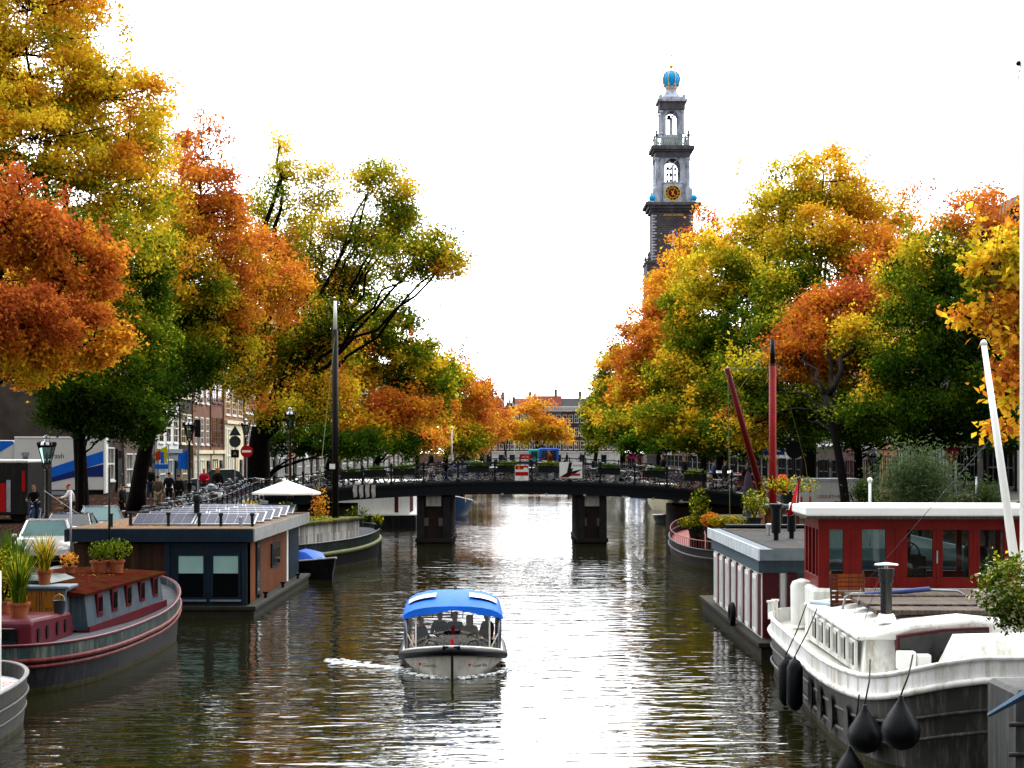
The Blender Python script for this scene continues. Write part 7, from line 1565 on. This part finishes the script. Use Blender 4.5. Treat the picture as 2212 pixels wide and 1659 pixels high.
# ---------------------------------------------------------------- vehicles
def car(label, x, y, z, rz, col, cname, L=4.1, W=1.7, H=1.48, name='parked_car', group=None, glass=None):
    t = thing(name, label, 'car', (x, y, z), rz, group); h = L/2; pm = M('carpaint_'+cname, col, .25, .08, 3, coat=.6, metal=.2)
    pl = [(-h, .32), (-h+.02, .7), (-h+.12, .86), (h-1.15, .93), (h-.25, .78), (h-.02, .6), (h, .35), (h-.15, .22)]
    for cx in (h-.82, -h+.75): pl += [(cx+.36, .22), (cx+.31, .45), (cx, .64), (cx-.31, .45), (cx-.36, .22)]
    pl += [(-h+.12, .22)]; b = MB(); n = len(pl)
    secs = []
    for u, k in ((-W/2, .0), (-W/2+.1, .04), (W/2-.1, .04), (W/2, .0)):
        secs.append([(px*(1 if k else .985), u, pz+(k if pz > .6 else 0)) for px, pz in pl])
    vs = [p for s_ in secs for p in s_]; fs = []
    for i in range(3):
        for k in range(n): a = i*n+k; c = i*n+(k+1) % n; fs.append((a, c, c+n, a+n))
    fs += [tuple(range(n-1, -1, -1)), tuple(3*n+k for k in range(n))]; b.add(vs, fs).build('body', pm, t, smooth='auto')
    ca = [(-h+.25, .88), (h-1.3, .95), (h-1.95, H-.06), (-h+.95, H-.04), (-h+.5, H-.2)]; w1 = W/2-.08; w2 = W/2-.26
    def cabin(e, zt_): return [(x_, s*(w1 if zz < 1 else w2)+s*e, zz) for s in (-1, 1) for x_, zz in ca]
    vs = cabin(0, 0); m = len(ca); MB().add(vs, [tuple(range(m)), tuple(range(2*m-1, m-1, -1))]+[(k, k+m, (k+1) % m+m, (k+1) % m) for k in range(m)]).build('cabin', DARKG if not glass else glass, t)
    b = MB(); b.add([(x_, s*(w2+.012), zz+.012) for x_, zz in ((h-1.97, H-.06), (-h+.93, H-.04), (-h+.48, H-.2)) for s in (-1, 1)], [(0, 1, 3, 2), (2, 3, 5, 4)])
    for s in (-1, 1):
        b.tube([(h-1.28, s*(w1+.005), .95), (h-1.97, s*(w2+.01), H-.05)], .035, 5).tube([(-h+.93, s*(w2+.01), H-.04), (h-1.97, s*(w2+.01), H-.05)], .03, 5).tube([(-h+.5, s*(w2+.01), H-.2), (-h+.23, s*(w1+.01), .88)], .06, 5).tube([(-.15, s*(w1+.01), .93), (-.25, s*(w2+.01), H-.04)], .03, 5).tube([(-h+.93, s*(w2+.01), H-.04), (-h+.48, s*(w2+.01), H-.2)], .03, 5)
    b.build('roof', pm, t, smooth='auto')
    for cx in (h-.82, -h+.75):
        for s in (-1, 1):
            wv = MB().lathe([(.2, -.1), (.3, -.1), (.31, -.06), (.31, .06), (.3, .1), (.2, .1)], n=18); wv.v = [(cx+v[0], s*(W/2-.1)+v[2], .31+v[1]) for v in wv.v]; wh_ = wv.build('wheel', RUBBER, t, smooth='auto')
            wv = MB().lathe([(.19, -.11), (.19, .11)], n=12); wv.v = [(cx+v[0], s*(W/2-.1)+v[2], .31+v[1]) for v in wv.v]; wv.build('rim', STEEL, wh_)
    for s in (-1, 1):
        MB().ball((h-.1, s*(W/2-.28), .62), .1, 8, 6, (.6, 1.3, .7)).build('headlight', WHITEC, t, smooth=True); MB().box(-h-.01, -h+.06, s*(W/2-.22)-.1, s*(W/2-.22)+.1, .62, .82).build('tail_light', REDP, t, bevel=.02)
        MB().ball((h-1.45, s*(W/2+.1), .98), .09, 8, 6, (.5, 1, .7)).build('mirror', pm, t, smooth=True)
    MB().box(-h-.02, -h-.004, -.26, .26, .42, .53).build('number_plate', M('plate_yellow', (.6, .45, .02), .5, .05, 3), t)
    MB().box(h-.04, h+.015, -W/2+.12, W/2-.12, .26, .42).box(-h-.03, -h+.03, -W/2+.1, W/2-.1, .26, .4).build('bumper', BLACKP, t, bevel=.03)
    return t
TG = M('tinted_glass', (.05, .09, .09), .08, .3, 2)
car('grey hatchback with a rounded roof parked behind the two women on the left quay', X(455, 112), 113, zq(112), R(190), (.09, .1, .11), 'grey', glass=TG)
LG = M('sky_glass', (.16, .25, .25), .1, .15, 2)
car('small pale car with a light blue windscreen behind the roof of the blue houseboat', X(205, 67), 68, zq(67), R(-75), (.1, .11, .12), 'dark', glass=LG)
car('small silver white car on the near left quay behind the reedy plants', X(75, 58), 59.5, zq(58), R(-80), (.5, .5, .5), 'silver', glass=LG)
car('dark car between the silver car and the houseboat on the near left quay', X(140, 63), 63.8, zq(63), R(-84), (.02, .025, .03), 'black')
for k, (px, d, c, cn, lb) in enumerate(((1560, 120, (.6, .6, .6), 'white', 'white car parked beyond the bridge railing on the right bank, left of the red car'), (1610, 124, (.35, .03, .02), 'red', 'red car parked on the right bank behind the bridge end'), (1380, 250, (.05, .12, .4), 'blue', 'small blue car far along the right bank'), (1010, 228, (.6, .62, .62), 'white', 'white car with dark windows on the far second bridge'), (640, 135, (.03, .03, .035), 'black', 'black car on the left bank beyond the bridge corner'))):
    z_ = zq(d) if d != 228 else 3.05; car(lb, X(px, d), d, z_, R(0 if d == 228 else 80), c, cn)
# big lorry
LX0, LX1, LY = X(45, 109), X(233, 109), 109.0; zb = 1.95
t = thing('lorry', 'white lorry with a blue wave, a crown emblem and dark blue lettering on its side', 'lorry', ((LX0+LX1)/2-.3, LY, zb), R(9)); hw_ = (LX1-LX0)/2; LW = M('lorry_white', (.5, .5, .48), .4, .06, 1.5); zt2 = Z(945, 109)-zb; zbm = Z(1059, 109)-zb
MB().box(-hw_, hw_, 0, 2.5, zbm, zt2).build('box_body', LW, t, bevel=.04); MB().box(-hw_, hw_, -.03, 2.53, zt2-.03, zt2+.06).box(hw_, hw_+.12, -.02, 2.5, zbm-.2, zt2-.0).build('edge_frame', WHITEC, t)
def q(px, py): return (X(px, LY)-(LX0+LX1)/2, Z(py, LY)-zb)
MB().prism([q(46, 1048), q(46, 1032), q(110, 1014), q(170, 994), q(232, 974), q(232, 1000), q(170, 1018), q(120, 1034)], 'y', -.012, -.003).build('blue_wave', M('wave_blue', (.02, .16, .7), .4, .08, 2), t)
MB().prism([q(46, 1056), q(46, 1046), q(120, 1032), q(170, 1017), q(232, 1003), q(232, 1030), q(175, 1030), q(120, 1042)], 'y', -.022, -.013).build('dark_blue_wave', M('wave_navy', (.02, .05, .28), .4, .08, 2), t)
cx_, cz2 = q(68, 985); b = MB()
for k in range(5): a = (k-2)*.32; b.tube([(cx_+(k-2)*.05, -.01, cz2-.12), (cx_+.3*math.sin(a), -.01, cz2+.02+.12*math.cos(a))], .018, 5).ball((cx_+.33*math.sin(a), -.01, cz2+.05+.15*math.cos(a)), .035, 6, 4)
b.box(cx_-.16, cx_+.16, -.015, -.003, cz2-.17, cz2-.12); b.build('crown_emblem', M('emblem_blue', (.04, .07, .22), .5, .1, 3), t)
text('sFash', .42, MC['emblem_blue'], t, (q(133, 0)[0], -.008, q(0, 985)[1]), ext=.003)
for s, x_ in enumerate((-hw_+1.0, hw_-1.4, hw_-.5)):
    wv = MB().lathe([(.25, -.15), (.46, -.15), (.48, -.1), (.48, .1), (.46, .15), (.25, .15)], n=20); wv.v = [(x_+v[0], .25+v[2], .48+v[1]) for v in wv.v]; wv.build('wheel', RUBBER, t, smooth='auto')
    wv = MB().lathe([(.24, -.12), (.24, .12)], n=12); wv.v = [(x_+v[0], .25+v[2], .48+v[1]) for v in wv.v]; wv.build('rim', STEEL, t)
MB().box(-hw_+.3, hw_-.1, .3, 2.3, .5, zbm-.01).build('chassis', BLACKP, t); MB().box(-hw_+1.6, hw_-2.2, .0, .1, .45, zbm-.05).build('side_skirt', GRP, t)
x1 = X(-60, LY); t = thing('lorry', 'blue and white lorry cut off by the left edge, ahead of the larger lorry', 'lorry', (X(-20, LY), LY+.3, zb)); MB().box(-2.6, X(34, LY)-X(-20, LY), 0, 2.5, .9, zt2-.15).build('box_body', LW, t, bevel=.3)
MB().prism([(-2.6, zt2-.9), (.4, zt2-.9), (1.3, zt2-.35), (1.2, zt2-.2), (-2.6, zt2-.2)], 'y', -.012, -.003).build('blue_panel', MC['wave_blue'], t); MB().box(-2.2, -1.2, -.0, 2.4, 0, .9).box(.2, 1.2, .0, 2.4, 0, .9).build('wheel', RUBBER, t, bevel=.2)
# dark trailer at the left edge
t = thing('trailer', 'dark grey box trailer with a white top edge and red panel at the left edge', 'trailer', (X(60, 81), 81, zq(81)), 0); zz = Z(1000, 81)-zq(81)
MB().box(-3.2, 0, 0, 4.2, .35, zz, ch=.05).build('body', M('trailer_grey', (.035, .033, .03), .5, .25, 2, dirt=(.08, .075, .06), damt=.4), t); MB().box(-3.22, .02, -.03, 4.23, zz, zz+.14, ch=.04).build('top_edge', WHITEP, t)
MB().box(-1.35, -.95, -.02, -.003, .5, 1.75).build('red_panel', REDP, t); MB().box(-.93, -.75, -.02, -.003, .5, 1.9).build('grey_strip', STEEL, t); MB().box(-.25, -.12, -.02, -.003, 1.4, 2.3).build('red_mark', REDP, t)
for x_ in (-2.4, -.5): MB().lathe([(.3, -.1), (.34, -.06), (.34, .06), (.3, .1)], n=16).move(Matrix.Translation((x_, .3, .34)) @ Matrix.Rotation(R(90), 4, 'X')).build('wheel', RUBBER, t, smooth='auto')
# second bridge with vans
SB = thing('canal_bridge', 'far second bridge with dark railings crossing the canal below the gabled houses', 'bridge', (3, 226, 0)); xs2 = [-16+i for i in range(33)]; z2 = lambda x: 3.3-.004*x*x
def rib2(y0, y1, f0, f1):
    b = MB(); vs = []
    for x in xs2: vs += [(x, y0, f1(x)), (x, y1, f1(x)), (x, y1, f0(x)), (x, y0, f0(x))]
    return b.add(vs, [(4*i+k, 4*i+4+k, 4*i+4+(k+1) % 4, 4*i+(k+1) % 4) for i in range(len(xs2)-1) for k in range(4)]+[(0, 1, 2, 3), (131, 130, 129, 128)])
rib2(0, 9, lambda x: z2(x)-.6, z2).build('deck', Mbrick('bridge_brick', (.1, .06, .05), (.08, .05, .045)), SB)
for x0 in (-16, -4.5, 4, 15): MB().box(x0, x0+1.6, .1, 8.9, -1, 2.0 if abs(x0) > 10 else 2.6).build('pier', MC['bridge_brick'], SB)
for yy in (.1, 8.9):
    MB().tube([(x, yy, z2(x)+1.0) for x in xs2], .05, 5).tube([(x, yy, z2(x)+.5) for x in xs2], .035, 5).build('railing_bar', DKGREEN, SB)
    b = MB()
    for x in xs2[::2]: b.box(x-.06, x+.06, yy-.06, yy+.06, z2(x), z2(x)+1.15)
    b.build('railing_posts', DKGREEN, SB)
for i in range(16):
    x = -9+i*1.75; k = [0, 4, 0, 0, 5, 0, 2, 0][i % 8]; bike(k, 3+x-2, 226.7, z2(x-2)+.02, rb.choice([0, PI]), f'{BN[k]} bicycle on the far second bridge, {(OR+["thirteenth","fourteenth","fifteenth","sixteenth"])[i]} from the left', 'bicycles on the far second bridge')
def van(label, px0, px1, pyt, d, col, cn, zb, back=False):
    x0, x1 = X(px0, d), X(px1, d); t = thing('van', label, 'van', ((x0+x1)/2, d, zb)); hw = (x1-x0)/2; H = Z(pyt, d)-zb; pm = M('vanpaint_'+cn, col, .35, .08, 2, coat=.3)
    MB().box(-hw, hw, 0, 4.5, .3, H, ch=.1).build('body', pm, t)
    MB().box(-hw+.3, hw-.3, -.02, -.003, H*.45 if not back else .7, H-.3).build('rear_opening' if back else 'windscreen', DARKG, t); MB().box(-hw+.1, hw-.1, -.08, .0, .3, .55).build('bumper', BLACKP, t)
    for s in (-1, 1): MB().box(s*(hw-.25)-.12, s*(hw-.25)+.12, .4, 1.05, 0, .6).build('wheel', RUBBER, t, bevel=.1); MB().box(s*(hw-.22)-.08, s*(hw-.22)+.08, -.03, -.004, .7, 1.0).build('light', REDP if back else WHITEC, t)
    return t
van('bright blue van with a blue framed open back on the far second bridge', 1165, 1207, 968, 229, (.02, .16, .75), 'blue', 3.3, True); van('turquoise and white small lorry left of the bright blue van', 1142, 1166, 970, 231, (.05, .5, .48), 'teal', 3.3)
t = thing('roadworks_sign', 'small red and white sign on the far bridge left of the turquoise lorry', 'sign', (X(1135, 225.5), 225.6, 0)); MB().box(-.7, .7, 0, .04, Z(992, 225.5), Z(981, 225.5)-.0).build('plate', REDP, t); text('ACTIE', .3, WHITEC, t, (0, -.01, Z(987, 225.5)), ext=.004)

# ---------------------------------------------------------------- people on the streets
BRN = (.12, .075, .045); 
def W(label, px, d, rz, top, legs, z=None, **kw): return person(label, (X(px, d), d, (zq(d) if z is None else z)), R(rz), top, legs, **kw)
W('man in a brown quilted jacket and beige trousers walking away on the left quay', 341, 90, 0, (.14, .1, .07), (.3, .24, .16), hair=(.02, .018, .015))
W('man in a long dark coat walking beside the brown jacketed man', 365, 93, 5, DK, DK, ph=-1)
W('person in a black jacket walking away, rightmost of the dark group', 386, 91, -5, (.01, .01, .013), (.01, .012, .02), hair=(.03, .02, .02))
W('person in black with a pale face walking towards the viewer above the brown jacketed man', 325, 99, 180, (.012, .012, .016), (.02, .05, .12))
W('person in navy at the left side of the dark walking group beside the brown trunk', 305, 100, 175, (.02, .02, .04), (.02, .07, .18), ph=-1)
W('dark haired person with an orange glove beside the leaning brown tree trunk', 266, 80, 90, (.02, .025, .03), (.02, .02, .025), ph=-1)
W('bald woman in a bright red jacket walking with a pram on the left quay', 441, 97, 180, (.5, .02, .05), (.03, .04, .08), hair=(.4, .22, .13), arms='push')
W('woman with long ginger hair and a dark coat walking beside the pram', 470, 97.5, 180, (.015, .015, .02), DK, hair=(.4, .15, .05), long_hair=True, ph=-1)
t = thing('pram', 'pram under a grey plastic rain cover between the two women', 'pram', (X(457, 95.5), 95.5, zq(95.5)), 0); MB().ball((0, 0, .75), .38, 12, 8, (.9, 1.1, .75)).build('rain_cover', M('grey_plastic', (.22, .24, .26), .25, .25, 8), t, smooth=True); b = MB()
for s in (-1, 1): b.tube([(s*.25, -.4, .15), (s*.25, .35, .6), (s*.25, .65, 1.0)], .015, 5).tube([(s*.25, .4, .15), (s*.25, -.2, .6)], .015, 5)
b.tube([(-.25, .65, 1.0), (.25, .65, 1.0)], .018, 5).build('frame', STEEL, t)
for s in (-1, 1):
    for y_ in (-.4, .4): MB().tube([(s*.3, y_+.12*math.cos(2*PI*k/12), .14+.12*math.sin(2*PI*k/12)) for k in range(12)], .02, 5, closed=True).build('wheel', RUBBER, t)
# cyclists
for (px, d, rz, kind, top, legs, lb, hair) in ((76, 78, 180, 1, (.015, .018, .025), (.02, .04, .1), 'cyclist in a dark coat riding towards the viewer in front of the lorry', (.03, .02, .015)), (157, 80, 105, 6, (.6, .58, .54), (.12, .1, .07), 'cyclist in a white jacket with a red cap riding away past the thin trunk', (.5, .02, .03))):
    z_ = zq(d); person(lb, (X(px, d), d, z_), R(rz-0), top, legs, hair=hair, pose='cycle', bag=(.5, .05, .05) if kind == 6 else None)
    a = R(rz+90); bb_ = bike(kind, X(px, d)-.15*math.cos(a)*0, d, z_, a, ('orange tyred bicycle ridden by the cyclist in white' if kind == 6 else 'blue bicycle ridden by the cyclist in the dark coat'), None)
# on the bridge
W('man in a black jacket and pale trousers walking left along the bridge', 932, 105.5, 90, (.012, .014, .018), (.42, .4, .38), z=zd(-4.5)+.1, hair=(.02, .015, .012))
W('cyclist in a dark red coat passing over the middle of the bridge', 1185/1.0+232/1*0+3, 108.5, 90, (.2, .025, .02), DK, z=zd(2)+.05, hair=(.15, .03, .03), arms='fwd')
W('person in dark clothes standing at the right part of the bridge railing, left of two', 1432, 106, 90, DK, (.02, .04, .12), z=zd(8.5)+.1)
W('person with reddish hair in a dark coat near the right bridge end', 1479, 106.5, 60, DK, DK, z=zd(9.8)+.1, hair=(.3, .1, .04), ph=-1)
W('person in blue grey walking behind the bridge end on the right bank', 1541, 108, -90, (.05, .12, .25), DK, z=zd(11.7)+.05)
W('person bending in a dark jacket beside the red derrick', 1565, 105, -80, DK, DK, z=zd(12)+.1, hair=(.1, .05, .03)); W('woman with a pale face near the red mast on the right quay', 1612, 109, 180, DK, DK, hair=(.12, .06, .03), ph=-1)
for k, (px, d) in enumerate(((1428, 227), (1442, 227.6), (1420, 228))): W(['left', 'middle', 'right'][[1, 2, 0][k]]+' one of three people in bright pink on the far second bridge', px-60, d, 170, (.7, .05, .35), DK, z=3.2, group='people in pink on the far bridge')
for k, (px, d) in enumerate(((1255, 227.4), (1090, 227.2), (1225, 227.8), (1040, 227.5))): W(['person in dark blue', 'person in grey', 'person in black', 'person in brown'][k]+' walking on the far second bridge '+['right of the blue van', 'left of the turquoise lorry', 'directly beside the blue van', 'near the white car'][k], px, d, 90, [(.03, .05, .15), (.2, .2, .2), DK, BRN][k], DK, z=3.2, ph=1 if k % 2 else -1)
# foam wake of the tour boat
FOAM = M('foam', (.75, .77, .78), .6, .1, 9)
b = MB(); rf = random.Random(3)
for k in range(220):
    s = rf.choice((-1, 1)); u = rf.random(); x_ = s*(.15+u*1.25+rf.gauss(0, .06)); y_ = -3.1+u**1.5*1.6+rf.gauss(0, .08)
    r_ = rf.uniform(.012, .05)*(1.1-.5*u); b.ball((x_, y_, rf.uniform(0, .05)), r_, 5, 4, (1.6, 1, .6))
for k in range(200):
    s = -1 if rf.random() < .75 else 1; u = rf.random(); x_ = s*(1.1+u*1.9+rf.gauss(0, .1)); y_ = -1.2+u*1.7+rf.gauss(0, .1+.25*u)
    b.ball((x_, y_, .0), rf.uniform(.015, .05), 5, 4, (2.4, 1.1, .3))
b.move(TB.matrix_basis).build('wake_foam', FOAM, None, smooth=True); tag(bpy.data.objects['wake_foam'], kind='stuff')

# turn the lettering into real meshes
bpy.context.view_layer.update(); dg = bpy.context.evaluated_depsgraph_get()
for o in TEXTS:
    me = bpy.data.meshes.new_from_object(o.evaluated_get(dg)); me.name = o.name
    n = bpy.data.objects.new(o.name+'_', me); COL.objects.link(n); n.parent = o.parent; n.location = o.location; n.rotation_euler = o.rotation_euler; n.scale = o.scale
    nm = o.name; bpy.data.objects.remove(o); n.name = nm
print('LEAVES', NLF[0])
